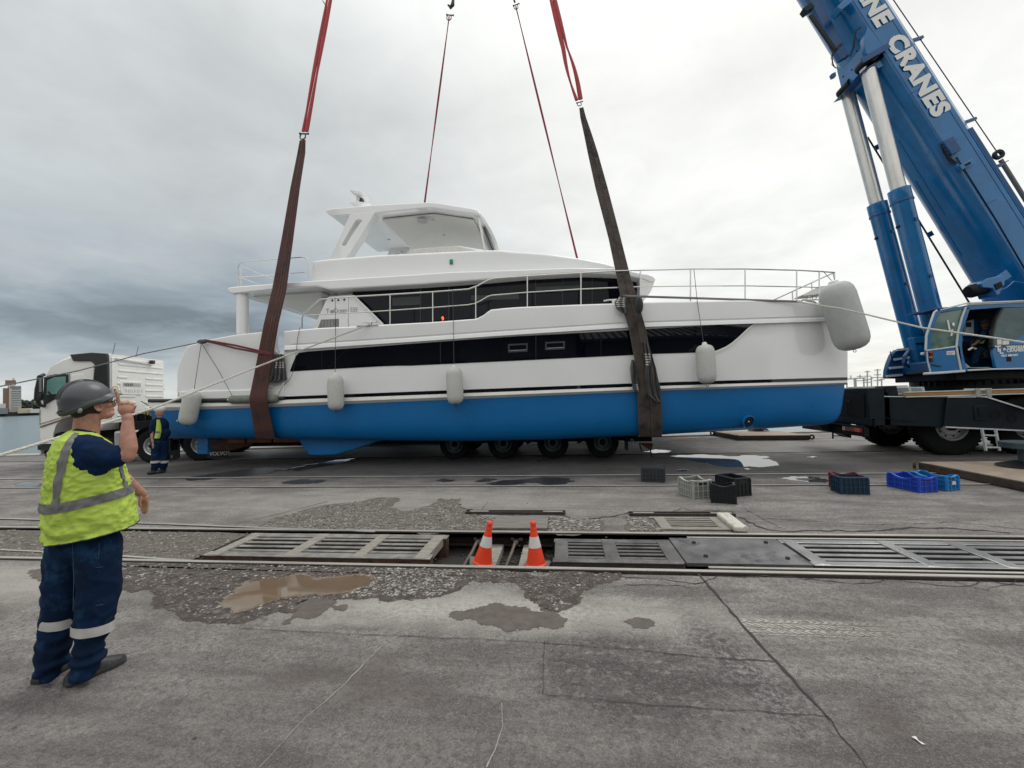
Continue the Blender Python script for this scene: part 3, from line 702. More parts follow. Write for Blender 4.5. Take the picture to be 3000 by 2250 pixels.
for Y, lab in ((8.08, "nearer rail of the flush track beyond the grates"), (9.12, "farther rail of the flush track beyond the grates"), (12.28, "flush rail in front of the block paving")):
    r_ = rail(line(-60, 60, Y), .016, lab, h=.12, w=.06)
    mb = MB(); mb.add([(-60, Y + .032, .004), (60, Y + .032, .004), (60, Y + .085, .004), (-60, Y + .085, .004)], [(0, 1, 2, 3)])
    if Y != 12.28: mb.build('flange_groove', GROOVE, r_, smooth=0)
    mb = MB(); mb.add([(-60, Y - .055, .004), (60, Y - .055, .004), (60, Y - .032, .004), (-60, Y - .032, .004)], [(0, 1, 2, 3)]); mb.build('flange_groove', GROOVE, r_, smooth=0)

# ------------------------------------------------------------------ grates, plates and timbers
WOOD = mat('weathered_timber', (0.24, 0.225, 0.20), 0.85, var=.4, vs=6, streak=(1, 9, 9), bump=.5, bs=18, rust=(.10, .075, .06), rs=5, rt=.56)
STEELG = mat('grate_steel', (0.23, 0.225, 0.21), 0.5, .35, var=.4, vs=5, rust=(.10, .075, .06), rs=7, rt=.58, bump=.3, bs=40)
STEELD = mat('dark_grate_steel', (0.13, 0.125, 0.125), 0.45, .35, var=.4, vs=5, rust=(.07, .055, .05), rs=7, rt=.58, bump=.3, bs=40)
WETST = mat('shiny_wet_steel', (0.42, 0.42, 0.42), 0.30, .75, var=.2, vs=3, rust=(.15, .13, .12), rs=3, rt=.62, bump=.15, bs=40)
PLATE = mat('cover_plate_steel', (0.13, 0.13, 0.135), 0.5, .4, var=.45, vs=3, bump=.4, bs=30, rust=(.03, .03, .033), rs=2.2, rt=.55)
RUSTB = mat('rust_brown_timber', (.075, .035, .022), .85, var=.5, vs=9, bump=.6, bs=30, rust=(.02, .017, .016), rs=6, rt=.5)
def grate(x0, x1, y0, y1, zt, label, m, cross, nb=5, deep=.10, cw=.10, edge=.10, mx=None, tilt=0):
    """frame of two side beams and cross beams; long bars lie along the track"""
    root = thing('track_grate', label, 'grate', ((x0 + x1) / 2, (y0 + y1) / 2, zt - deep))
    rnd = random.Random(int(x0 * 100))
    for ya, yb in ((y0, y0 + edge), (y1 - edge, y1)):
        sbm = MB().box(x0 + .004, x1 - .004, ya + .006, yb - .006, zt - deep, zt - .014).build('side_beam', RAILS if not mx else RUSTB, root, smooth=0)  # dark sides below the pale caps put gap shade into the colour
        MB().box(x0, x1, ya, yb, zt - .014, zt).build('beam_top', m, sbm, bevel=.004)
    for i, cx in enumerate(cross):
        w = cw * rnd.uniform(.9, 1.15)
        MB().obox((cx, (y0 + y1) / 2, zt - .045), (w, y1 - y0 + .002 - .02, .10), (1, rnd.uniform(-.01, .01), 0), None).build('cross_beam', mx or m, root, bevel=.006)
    inner = (y1 - edge) - (y0 + edge)
    for a, b_ in zip(cross, cross[1:]):
        for k in range(nb):
            yc = y0 + edge + inner * (k + .5) / nb
            jz = rnd.uniform(-.003, .002); gb = MB().obox(((a + b_) / 2, yc, zt - .062 + jz), (b_ - a - cw * .8, inner / nb * .40, .10)).build('grate_bar', RAILS, root, smooth=0)  # dark bar body: grime plus the shade of the gaps, as colour
            MB().obox(((a + b_) / 2, yc, zt - .009 + jz), (b_ - a - cw * .8 - .004, inner / nb * .46, .008)).build('bar_top', m, gb, smooth=0)
    return root
GY0, GY1 = 4.44, 5.14
lx0, lx1 = G(583, 1632).x, G(1296, 1600).x
grate(lx0 + .05, lx1, 4.37, GY1, .03, "long weathered grate with timber cross beams left of the cones", STEELG, [lx0 + .17, G(905, 1600).x, G(1095, 1600).x, lx1 - .11], 4, .24, .13, .13, WOOD)
mb = MB(); mb.add([(TXL + .01, YN - .07, TZ + .004), (TXR - .01, YN - .07, TZ + .004), (TXR - .01, YF + .07, TZ + .004), (TXL + .01, YF + .07, TZ + .004)], [(0, 1, 2, 3)]); setting(mb.build('trough_floor', mat('black_trough_bed', (.022, .020, .019), .9, var=.5, vs=20, bump=1, bs=60, bdist=.02), local=True, smooth=0))  # near-black sheet over the whole trough floor
mx0, mx1 = G(1621, 1610).x, G(1975, 1610).x
grate(mx0, mx1, GY0, GY1, .0, "dark two-bay steel grate right of the cones", STEELD, [mx0 + .09, (mx0 + mx1) / 2 - .03, mx1 - .06], 5, .2, .15, .10)
cx0, cx1 = mx1 + .02, G(2325, 1620).x
root = thing('cover_plate', "solid steel cover plate with square bolts between two grates", 'cover plate', ((cx0 + cx1) / 2, 4.79, -.02))
MB().box(cx0, cx1, GY0 - .02, GY1 + .02, -.02, .018).build('plate', PLATE, root, bevel=.004)
for bx, by in ((.2, .15), (.2, .55), (.86, .12), (.86, .58)):
    MB().lathe([(.022, 0), (.022, .02), (.0, .021)], (cx0 + (cx1 - cx0) * bx, GY0 + by, .018), n=6).build('bolt', RAILS, root)
rx0 = cx1 + .015; xx = rx0
for i, lab in enumerate(("shiny wet grate next to the cover plate at the right", "shiny wet grate at the right edge of the frame")):
    L_ = 2.9; cr = [xx + .09, xx + 1.05, xx + 1.72, xx + L_ - .1]
    grate(xx, xx + L_, GY0 - .01, GY1 + .02, .012, lab, WETST, cr, 4, .2, .13, .10); xx += L_ + .03
# small grate, beams and board beyond the far rail
y0, y1 = G(2000, 1558).y - .02, G(2000, 1518).y
grate(G(1915, 1540).x, G(2135, 1540).x, y0 + .06, y1, .02, "small grate beyond the far rail beside the pale slab", WOOD, [G(1945, 1540).x, G(2115, 1540).x], 5, .14, .14, .06)
for (p0, p1, lab) in (((1845, 1512), (2164, 1519), "old channel beam behind the small far grate"), ((1363, 1507), (1657, 1516), "old channel beam behind the timber board")):
    a, b_ = G(*p0), G(*p1); root = thing('channel_beam', lab, 'beam', ((a.x + b_.x) / 2, a.y, 0))
    mb = MB(); mb.box(a.x, b_.x, a.y - .01, a.y + .015, 0, .04); mb.box(a.x, b_.x, a.y + .085, a.y + .11, 0, .04); mb.box(a.x, b_.x, a.y + .015, a.y + .085, 0, .018); mb.build('channel', RAILS, root, bevel=.003)
    for t_ in (.04, .78): MB().box(a.x + (b_.x - a.x) * t_, a.x + (b_.x - a.x) * t_ + .28, a.y + .017, a.y + .083, .018, .037).build('timber_insert', WOOD, root, bevel=.003)
a, b_, c = G(1449, 1517), G(1608, 1517), G(1607, 1556)
o = MB().box(G(1445, 1535).x, b_.x, c.y + .02, a.y, .004, .035).build('timber_board', mat('dark_board', (.16, .145, .135), .7, var=.35, vs=5, streak=(1, 8, 1), bump=.4, bs=20), bevel=.006); tag(o, "dark timber board lying beyond the far rail behind the cones", 'board')
WHITEW = mat('whitewashed_slab', (0.50, 0.48, 0.44), 0.85, var=.3, vs=9, rust=(.12, .10, .09), rs=9, rt=.56, bump=.5, bs=20)
mb = MB(); a, b_ = G(2117, 1508, .05), G(2172, 1552, .05); mb.bar(a, b_, .16, .07); o = mb.build('pale_slab', WHITEW, bevel=.02); tag(o, "pale painted slab tilted beside the small far grate", 'slab')
# point rods, brackets and timbers in the trough
ROD = mat('greasy_rod', (.10, .085, .07), .55, .5, var=.4, vs=10)
for px, lab in ((1362, "bent steel point rod left of the leaning cone"), (1487, "bent steel point rod between the two cones")):
    x = G(px, 1620).x; root = thing('point_rod', lab, 'rod', (x, 4.8, TZ))
    MB().tube([(x + .03, 5.27, -.055), (x + .02, 5.12, -.07), (x, 4.98, -.12), (x - .03, 4.6, -.16), (x - .04, 4.3, -.17)], .02, 8).build('rod_tube', ROD, root)
    MB().lathe([(.03, 0), (.03, .12)], (x + .03, 5.16, -.06), (0, 1, 0), 8).build('collar', WETST, root)
    MB().box(x - .04, x - .0, 5.27, 5.3, -.07, -.03).build('bracket', WETST, root); MB().box(x + .06, x + .1, 5.27, 5.3, -.07, -.03).build('bracket', WETST, root)
for px, w, lab in ((1418, .20, "old sleeper end under the leaning cone"), (1545, .22, "old sleeper end under the upright cone")):
    x = G(px, 1640).x; o = MB().box(x - w / 2, x + w / 2, 4.34, 5.22, TZ, TZ + .10).build('sleeper', WOOD, bevel=.01); tag(o, lab, 'sleeper')
LITTER = mat('white_litter', (.6, .6, .58), .7, var=.1)
p = G(2688, 2172); mb = MB(); mb.add([(p.x - .012, p.y + .02, .006), (p.x + .01, p.y + .022, .009), (p.x + .004, p.y, .006), (p.x + .016, p.y - .026, .008), (p.x + .002, p.y - .024, .006), (p.x - .006, p.y - .002, .01)], [(0, 5, 2, 1), (5, 4, 3, 2)])
o = mb.build('paper_scrap', LITTER, smooth=0); tag(o, "small white scrap of paper in the right foreground", 'litter')
# ================================================================== THE CATAMARAN
YC = 13.75
XB = 6.75
def Yo(x): return 10.2 + (0.75 * max(0, (x - 2.6) / (XB - 2.6)) ** 2.3)
def H(px, py, dy=0.0):
    Y = 10.2 + dy
    for _ in range(6):
        p = A(px, py, Y); Y = Yo(min(p.x, XB)) + dy
    return A(px, py, Y)
def T(tr): xs_, ys_ = zip(*tr); return lambda x: float(np.interp(x, xs_, ys_))
GEL = mat('gelcoat_white', (0.80, 0.81, 0.82), 0.14, var=.02, vs=1.2, spec=.5, coat=.35)
GELM = mat('gelcoat_matt', (0.74, 0.735, 0.72), 0.5, var=.02, vs=2)
ANTI = mat('antifouling_blue', (0.003, 0.145, 0.41), 0.30, var=.07, vs=1.2, bump=.05, bs=160, spec=.4)
GLASS = mat('tinted_glass', (0.002, 0.003, 0.007), 0.015, var=.3, vs=1.5, spec=.42, rvar=0)
BLK = mat('black_trim', (0.015, 0.016, 0.018), 0.4, var=.2)
INOX = mat('polished_rail', (0.62, 0.61, 0.58), 0.22, .9, var=.08)
FRG = mat('portlight_frame', (0.035, 0.035, 0.05), 0.4, .2)
RUBW = mat('rub_rail_white', (0.74, 0.73, 0.70), 0.4, var=.04, vs=4)
yc_ = H(1300, 1290)
Yt = thing('catamaran', "white power catamaran with blue bottom hanging in crane slings over the quay", 'yacht', (-2.2, YC, 0.33))

sheer = T([(833, 970), (933, 961), (1018, 957.7), (1114.7, 951.4), (1268, 943.5), (1395, 934), (1417, 923), (1428, 914), (1439, 907), (1500, 900.5), (1560, 898), (1703, 892), (1800, 889), (1900, 885), (2000, 883.5), (2165, 880), (2290, 881), (2364, 883.6), (2414, 889), (2483, 905)])
M1 = T([(833, 1012), (872, 1010), (1180, 990), (1500, 968), (1837, 946.5), (1933, 943), (2424, 928), (2483, 927)])
M2 = T([(833, 1032), (872, 1030), (1150, 1008.5), (1500, 984), (1837, 964.5), (1933, 959), (2427, 940), (2483, 939)])
ST = T([(437, 1168), (830, 1162), (1150, 1149.5), (1920, 1120.6), (2483, 1105)])
SB = T([(437, 1180), (480, 1181), (735, 1179), (830, 1171.5), (1150, 1160), (1920, 1131), (2483, 1114)])
PT = T([(437, 1203), (480, 1203), (735, 1195), (1150, 1178), (1933, 1145), (2475, 1127), (2483, 1127)])
BT = T([(437, 1206), (455, 1240), (475, 1268), (491, 1284), (760, 1285), (1000, 1289), (1350, 1293), (1600, 1288), (1900, 1275), (2150, 1261), (2400, 1244), (2430, 1240), (2448, 1233), (2460, 1220), (2466, 1200), (2470, 1170), (2476, 1129)])
cols = [833, 845, 858, 872] + list(range(900, 1380, 40)) + [1395, 1406, 1417, 1428, 1439, 1455, 1480] + list(range(1520, 2400, 40)) + [2400, 2430, 2455, 2470, 2480, 2483]
def rows_top(px):
    s, m1, m2, st = sheer(px), M1(px), M2(px), ST(px)
    k = 1 if px > 872 else (px - 833) / 39
    r_ = [H(px, s, .0), H(px, s + 3, -.025), H(px, m1 - 4, -.02), H(px, m1, .025 * k - .02), H(px, m1 + 4, -.03), H(px, m1 + 13, -.045), H(px, m2, .03), H(px, m2 + 3, .035)]
    r_ += [H(px, m2 + (st - m2) * t_, .035 - .02 * t_) for t_ in (.25, .5, .75, 1.0)]
    r_ += [H(px, SB(px), .015)]
    return r_
def mirror(mb): return [Vector((p.x, 2 * YC - p.y, p.z)) for p in mb.v]
def both(name, mb, m, **kw):
    far = MB(); far.v = mirror(mb); far.f = list(mb.f)
    mb.build(name, m, Yt, **kw); far.build(name, m, Yt, **kw)
mb = MB(); mb.loft([rows_top(px) for px in cols], False, False)
# inboard face of bulwark and aft end of the topsides
mb.loft([[H(px, sheer(px), .0), H(px, sheer(px) + 1, .10), H(px, sheer(px) + 40, .12)] for px in cols if px < 2440], False, False)
ra = rows_top(833); mb.loft([ra, [p + Vector((.02, .35, 0)) for p in ra]], False, False)
both('topside', mb, GEL, smooth=18)
cols_all = [437, 455, 475, 491, 520, 560, 600] + list(range(640, 830, 38)) + cols
# rub rail
mb = MB()
mb.loft([[H(px, SB(px) - .5, .02), H(px, SB(px) + 1, -.045), H(px, (SB(px) * .45 + PT(px) * .55), -.06), H(px, PT(px), .03)] for px in cols_all], False, False)
both('rub_rail', mb, RUBW, smooth=30)
mb = MB(); mb.loft([[H(px, ST(px), .004), H(px, SB(px), .004)] for px in cols_all if px >= 830], False, False); both('boot_stripe', mb, GLASS, smooth=0)
mb = MB(); mb.tube([H(px, (ST(px) + SB(px)) / 2, -.03) for px in cols_all if px <= 833], .05, 10); both('rubber_fendering', mb, mat('black_rubber', (.02, .02, .022), .55), smooth=40)
# antifouled bottom: turns under to a flat keel, then up the tunnel side
def rows_bot(px):
    a, b_ = PT(px), BT(px); xx_ = min(H(px, a).x, XB); kk = max(.08, min(1, (10.9 - Yo(xx_)) / .5))
    r_ = [H(px, a + (b_ - a) * t_, d * kk) for t_, d in ((0, .035), (.2, .05), (.42, .075), (.6, .105), (.76, .155), (.89, .23), (.97, .32), (1.0, .42))]
    q = r_[-1]; x = min(q.x, XB); half = max(.02, 10.9 - Yo(x) + .0); top = r_[0]
    inner = Yo(x) + 2 * half
    r_ += [Vector((q.x, min(q.y + .25 * half, 10.9 + .3), q.z - .02)), Vector((q.x, max(inner - .25, r_[-1].y), q.z + .03)), Vector((q.x, inner, q.z + .3)), Vector((top.x, inner, top.z))]
    return r_
colb = [c for c in cols_all if c <= 2430] + [2445, 2456, 2463, 2468, 2474]
mb = MB(); rws = [rows_bot(px) for px in colb]
for r_ in rws:            # narrow bow sections: keep the outboard turn inside the half width
    for i in range(1, len(r_)):
        r_[i].y = min(r_[i].y, r_[-1].y) if i < len(r_) - 1 else r_[i].y
mb.loft(rws, False, False); mb.add(rws[0], [tuple(range(len(rws[0])))]); both('blue_bottom', mb, ANTI, smooth=60)
# tunnel side and decks
def zx(px, py, Y=10.2): p = A(px, py, Y); return (p.x, p.z)
dk = [zx(px, sheer(px) + 16) for px in (845, 1000, 1200, 1395, 1440, 1600, 1900, 2150)]
MB().prism(dk + [(x, z - .12) for x, z in dk[::-1]], 10.33, 2 * YC - 10.33).build('deck', GELM, Yt, smooth=0)
x0 = H(460, 1190).x; x1 = H(833, 1170).x
MB().prism([zx(470, 1176), zx(833, 1168), zx(833, 1186), zx(470, 1192)], 10.27, 2 * YC - 10.27).build('aft_platform', GELM, Yt, smooth=0)
MB().prism([zx(640, 1186), zx(1200, 1170), zx(2000, 1150), zx(2250, 1080), zx(2300, 905), zx(1000, 985), zx(860, 1010), zx(840, 1170)], 11.5, 2 * YC - 11.5).build('bridge_deck', GELM, Yt, smooth=0)
mb = MB(); mb.box(dk[0][0], 4.3, 11.45, 11.5, 1.5, 3.2); both('tunnel_side', mb, GELM, smooth=0)
# dark band of hull windows, standing a hair proud of the side, split by thin dividers
WTp = T([(850, 1086.7), (856, 1070), (866, 1046), (875, 1035), (900, 1031), (1150, 1012.5), (1180, 1010), (1500, 987), (1746, 974), (1837, 969), (1933, 963), (2100, 954), (2208, 948)])
WBt = T([(850, 1087), (1150, 1070), (1180, 1071), (1500, 1056), (1848, 1039), (1913, 1035.5), (2060, 1031), (2085, 1029.5), (2099, 1027), (2125, 1016), (2145, 1003), (2165, 986), (2190, 962), (2208, 948.5)])
wc = [850, 856, 866, 875, 900, 940] + list(range(980, 2060, 45)) + [2060, 2085, 2099, 2112, 2125, 2145, 2165, 2190, 2208]
def strip(name, c, top, bot, dy, m, n=1, th=.006):
    mb = MB(); mb.loft([[H(px, top(px) + (bot(px) - top(px)) * k / n, dy) for k in range(n + 1)] for px in c], False, False)
    return mb
for a, b_ in ((850, 942), (943.5, 1289), (1291, 1569), (1571, 1760), (1761, 2208)):
    cc = sorted(set([a, b_] + [c for c in wc if a < c < b_]))
    both('hull_window', strip('w', cc, WTp, WBt, .012, GLASS, 3), GLASS, smooth=0)
mb = strip('w', wc, lambda x: WTp(x) - 1.5, lambda x: WBt(x) + 1.5, .018, BLK, 3); both('window_seal', mb, BLK, smooth=0)
for (a, b_, t_, u_) in ((1488, 1546, 1008, 1033), (1597, 1655, 1002, 1026)):
    fr = MB(); sl = -.05
    def Q(x, y, d): return H(x, y + (x - a) * sl, d)
    w = 5
    fr.loft([[Q(a, t_, -.006), Q(b_, t_, -.006), Q(b_, u_, -.006), Q(a, u_, -.006)], [Q(a + w, t_ + w, -.006), Q(b_ - w, t_ + w, -.006), Q(b_ - w, u_ - w, -.006), Q(a + w, u_ - w, -.006)]], False)
    o = fr.build('portlight', FRG, Yt, smooth=0)
    MB().add([Q(a + w, u_ - w - 1.5, -.008), Q(b_ - w, u_ - w - 1.5, -.008), Q(b_ - w, u_ - w + .3, -.008), Q(a + w, u_ - w + .3, -.008)], [(0, 1, 2, 3)]).build('frame_edge', mat('frame_edge_grey', (.25, .25, .27), .4), o, smooth=0)
# pale recessed sill at the bow end of the window band
SILL = T([(2060, 1038), (2099, 1034), (2125, 1023), (2145, 1010), (2165, 993), (2190, 969), (2213, 948)])
mb = strip('s', [2060, 2085, 2099, 2112, 2125, 2145, 2165, 2190, 2208], WBt, SILL, .004, GEL); both('window_sill', mb, RUBW, smooth=0)

# aft quarter wings
def pl(L_, Y): return [zx(x, y, Y) for x, y in L_]
wing = [(524, 1168), (523.7, 1095), (527, 1078), (540, 1042), (548, 1024), (556, 1014), (606.6, 997.5), (648, 989.6), (701.5, 980), (765, 974), (806, 971), (806, 1014), (812, 1030), (850, 1040), (850, 1170), (840, 1168)]
for ya in (0, 1):
    mb = MB().prism(pl(wing, 10.3), 10.24 if not ya else 2 * YC - 10.24, 10.44 if not ya else 2 * YC - 10.44)
    mb.build('quarter_wing', GEL, Yt, bevel=.03, seg=3, smooth=30)
mb = MB().prism(pl([(524, 1147), (735, 1141), (815, 1139), (825, 1120), (831, 1118), (831, 1172), (524, 1174)], 10.2), 10.19, 10.30); mb.build('wing_ledge', GEL, Yt, bevel=.025, seg=3)
mb = MB().prism(pl([(735, 1135), (808, 1130), (820, 1112), (826, 1060), (833, 1050), (833, 1172), (735, 1172)], 10.2), 10.215, 10.42); mb.build('boarding_step', GEL, Yt, bevel=.04, seg=3)
MB().tube([A(524.5, y, 10.22) for y in (1150, 1172)], .012, 6).build('staple', INOX, Yt)
CB = mat('roof_lining', (0.62, 0.615, 0.59), 0.6, var=.03)
# cockpit post and aft bulkhead
mb = MB().tube([A(711, 980, 10.95), A(711, 860, 10.95)], (.155), 20); mb.build('cockpit_post', GEL, Yt); 
mb = MB().tube([A(711, 980, 10.95) * 1.0, A(711, 860, 10.95)], .155, 20); mb.v = mirror(mb); mb.build('cockpit_post', GEL, Yt)
bk = pl([(942, 840), (1031, 835), (1031, 975), (942, 985)], 11.6); MB().prism(bk, 11.6, 2 * YC - 11.6).build('aft_bulkhead', CB, Yt, smooth=0)
dz = pl([(980, 848), (1016, 846), (1016, 860), (980, 862)], 11.5); MB().prism(dz, 11.5, 11.6).build('cabin_light_slot', GLASS, Yt, smooth=0)

# fly bridge deck: overhanging brow
Yb = 10.75
top = [(664.4, 845.6), (672, 841), (694, 838.5), (802.7, 830.7), (840.7, 826.7), (979, 818.5), (1240, 802), (1325, 796), (1500, 790.4), (1669.5, 784), (1800, 786), (1843.6, 793), (1879.7, 799.5), (1900, 803), (1913.6, 809), (1922, 818)]
bot = [(1913.6, 830), (1873, 815), (1816, 803), (1703.4, 799.5), (1560, 807), (1429.6, 818.5), (1240, 832), (1030.6, 844), (978, 847), (962.8, 847), (945, 843), (927.5, 839), (840.7, 844), (680, 861), (672.5, 858)]
P = pl(top + bot, Yb)
def brow(x, y, z):      # ends swept in towards the corners, edge canted
    return (x, y, z)
MB().prism(P, Yb, 2 * YC - Yb).build('flybridge_deck', GEL, Yt, bevel=.035, seg=3, smooth=40)
mb = MB().prism(pl([(1880, 805), (1921, 817), (1913.6, 840), (1904.6, 858), (1884, 884), (1874, 900), (1874, 812)], Yb), Yb + .02, 2 * YC - Yb - .02); mb.build('windscreen_brow', GEL, Yt, bevel=.03, seg=3)
# ceiling recess over the cockpit
x_a, z_a = zx(700, 856, Yb); x_b, _ = zx(915, 838, Yb)
MB().box(x_a + .1, x_b, 11.2, 16.3, z_a - .035, z_a + .1).build('cockpit_lining', CB, Yt, smooth=0)

# salon glass
Ys = 11.15
gl = pl([(1034, 838), (1034, 866), (1060, 888), (1125, 953), (1160, 962), (1400, 948), (1450, 915), (1700, 902), (1872, 895), (1872, 800), (1700, 795), (1429, 812)], Ys)
GLASU = mat('salon_glass', (0.004, 0.006, 0.012), 0.02, var=.3, vs=1.5, spec=.20, rvar=0)
MB().prism(gl, Ys, 2 * YC - Ys).build('salon_window', GLASU, Yt, smooth=0)
for a in ((1315, 815, 957), (1569, 800, 908), (1735, 795, 900), (1232, 830, 957), (1648, 798, 905)):
    MB().prism(pl([(a[0] - 1.5, a[1]), (a[0] + 1.5, a[1]), (a[0] + 1.5, a[2]), (a[0] - 1.5, a[2])], Ys), Ys - .012, Ys).build('window_mullion', BLK if a[0] > 1315 else FRG, Yt, smooth=0)
MB().prism(pl([(1872, 800), (1884, 800), (1884, 900), (1872, 900)], 11.0), 10.98, 11.2).build('window_pillar', GEL, Yt)
INT = mat('cabin_interior_grey', (.05, .055, .06), .6)
for (a, b_, c, d) in ((1150, 1235, 868, 896), (1570, 1700, 836, 852), (1380, 1520, 862, 880)):
    MB().prism(pl([(a, c + 4), (b_, c), (b_, d - 4), (a, d)], Ys), Ys - .006, Ys).build('blind', INT, Yt, smooth=0)
o = MB().prism(pl([(1293, 930), (1298, 926), (1301, 934), (1297, 940)], Ys), Ys - .008, Ys).build('galley_lamp', mat('red_lamp', (.6, .05, .02), .5, emit=(1, .15, .05, 1.2)), Yt, smooth=0)
# white triangular side panel with the yacht's name, speakers and louvre
Yp = 10.98
tri = pl([(958, 872), (966, 868), (1028, 863), (1036, 866), (1123, 951), (1128, 968), (890, 985), (917, 962)], Yp)
pan = MB().prism(tri, Yp, Yp + .14).build('side_panel', GEL, Yt, bevel=.015, seg=2)
MB().bar(A(1036, 866, Yp - .03), A(1122, 950, Yp - .03), .05, .05, (0, 1, 0)).build('panel_edge', GEL, Yt, bevel=.01)
VENT = mat('louvre_grey', (.42, .42, .41), .6)
v = [(941, 936.5), (992.6, 934), (992.6, 957), (931.6, 961)]
lv = MB().prism(pl(v, Yp), Yp - .006, Yp).build('louvre', mat('louvre_dark', (.14, .14, .145), .7), pan, smooth=0)
for k in range(13):
    x = 936 + k * 4.3; t0 = max(936.0, 961 - (x - 931.6) / 9.4 * 24.5) if x < 941 else 936.5 - (x - 941) * .05
    MB().bar(A(x, t0, Yp - .012), A(x, 960 - (x - 931) * .06, Yp - .012), .018, .01, (0, 1, 0)).build('slat', VENT, pan, smooth=0)
for x, y in ((974, 880.5), (991.5, 879.5), (1009, 878)):
    p = A(x, y, Yp); MB().lathe([(.028, 0), (.028, -.012), (.0, -.012)], p, (0, 1, 0), 12).build('speaker_port', BLK, pan)
ux = (A(1038, 914, Yp) - A(954, 918, Yp)).normalized()
p = A(954, 918.5, Yp - .006); NAME = mat('name_grey', (.30, .30, .31), .4)
text_mesh("Tw", .19, NAME, 'lettering', pan, frame(p, ux, (0, 0, 1)), .001, 0, sx=.95)
text_mesh("\u00f8Oceans 555", .19, NAME, 'lettering', pan, frame(A(970, 917.5, Yp - .006), ux, (0, 0, 1)), .001, 0, sx=.75)
SILV = mat('name_silver', (.5, .5, .5), .35)
# fly bridge coaming
Yq = 11.05
ctop = [(905, 818), (910, 790), (913, 764), (936, 761), (962.8, 757.5), (1113, 745.7), (1250, 739), (1398, 732), (1461, 731), (1500, 735), (1597, 741.8), (1696.7, 755.4), (1760, 767.8), (1803, 778), (1850, 797)]
cbot = [(1700, 800), (1240, 815), (905, 832)]
MB().prism(pl(ctop + cbot, Yq), Yq, 2 * YC - Yq).build('flybridge_coaming', GEL, Yt, bevel=.07, seg=4, smooth=40)
p = A(1322, 767, Yq - .02); MB().obox(p, (.09, .05, .13)).build('navigation_light', mat('green_lens', (0.0, .22, .17), .15), Yt, bevel=.015)
CUSH = mat('wrapped_cushion', (.62, .61, .58), .5, var=.08, vs=9, bump=.6, bs=14, bdist=.03)
MB().prism(pl([(1207, 728), (1335, 719), (1395, 731), (1395, 745), (1207, 745)], 12.3), 12.3, 13.6).build('seat_cushion', CUSH, Yt, bevel=.04, seg=3)
# hard top
Yh = 12.1
ht = [(951.8, 616), (958, 613.5), (970.8, 611), (1097, 600), (1255.6, 592), (1281, 593.8), (1394.8, 612.8), (1404, 620), (1408, 630), (1385, 624.5), (1328, 617.5), (1270, 608.5), (1255.6, 608), (1100.5, 624), (970.8, 633), (960, 626)]
MB().prism(pl(ht, Yh), Yh, 2 * YC - Yh).build('hardtop', GEL, Yt, bevel=.03, seg=3, smooth=40)
hl = pl([(1105, 626), (1255.6, 610.5), (1270, 611), (1380, 627), (1380, 632), (1270, 617), (1255, 616), (1105, 632)], Yh)
lin = MB().prism([(x, z) for x, z in hl], Yh + .35, 2 * YC - Yh - .3); lin.build('hardtop_lining', CB, Yt, bevel=.02)
zc_ = sum(z for _, z in hl) / len(hl)
def under(px, py):
    # point on the hardtop underside plane
    d = ray(px, py); t_ = (zc_ - .045 - EYE.z) / d.z; return EYE + d * t_
p = under(1237, 646.5); MB().lathe([(.16, -.004), (.16, -.03), (.12, -.04), (0, -.04)], p, (0, 0, 1), 24).build('ceiling_speaker', VENT, Yt)
for x, y in ((1269, 643), (1139, 701), (1301, 688), (1178, 737), (1400, 702)):
    MB().lathe([(.05, 0), (.05, -.02), (.0, -.02)], under(x, y), (0, 0, 1), 14).build('downlight', VENT, Yt)
leg_o = [(964, 760), (1015, 757), (1050, 700), (1075, 655), (1085, 640), (1100, 622), (1026, 628), (1024, 640)]
def ringprism(o_, i_, ya, yb):
    n = len(o_); mb = MB(); vs = []
    for Y in (ya, yb):
        vs += [(x, Y, z) for x, z in o_] + [(x, Y, z) for x, z in i_]
    fs = []
    for k in range(n):
        k2 = (k + 1) % n
        fs += [(k, k2, n + k2, n + k), (2 * n + k, 2 * n + k2, 3 * n + k2, 3 * n + k)[::-1], (k, k2, 2 * n + k2, 2 * n + k)[::-1], (n + k, n + k2, 3 * n + k2, 3 * n + k)]
    mb.add(vs, fs); return mb
oo = [(964, 762), (990, 760), (1015, 758), (1058, 692), (1100, 622), (1060, 624), (1026, 627), (994, 700)]
ii = [(1001, 718), (1005, 720), (1013, 719), (1040, 676), (1061, 647), (1052, 643), (1043, 646), (1018, 688)]
for s_ in (0, 1):
    Ya = Yh - .02 if not s_ else 2 * YC - Yh + .02; Yb2 = Yh + .30 if not s_ else 2 * YC - Yh - .30
    ringprism(pl(oo, Yh), pl(ii, Yh), Ya, Yb2).build('arch_leg', GEL, Yt, bevel=.02, seg=3, smooth=40)
Yw = 12.25
MB().tube([A(1400, 626, Yw), A(1420, 733, Yw)], .035, 12).build('front_post', INOX, Yt); MB().lathe([(.1, 0), (.1, .04), (0, .04)], A(1399, 628, Yw) - Vector((0, 0, .04)), (0, 0, 1), 16).build('post_flange', CB, Yt)
arc = [(1397, 617), (1410.6, 628.6), (1420, 640), (1429.6, 657), (1440, 674), (1448.6, 692), (1456, 710), (1462, 735)]; inn = [(1454, 735), (1447, 712), (1440, 695), (1431, 678), (1421, 661), (1411, 645), (1402, 634), (1392, 624)]
WSC = mat('windscreen_frame', (.66, .66, .65), .4)
MB().prism(pl(arc + inn, 12.9), 12.9, 2 * YC - 12.9).build('windscreen', WSC, Yt, bevel=.01)
mb = MB().prism(pl([(1412, 660), (1425, 668), (1452, 735), (1432, 735)], 13.0), 13.0, 13.05); mb.build('side_glass', mat('grey_glass', (.32, .33, .34), .15), Yt, smooth=0)
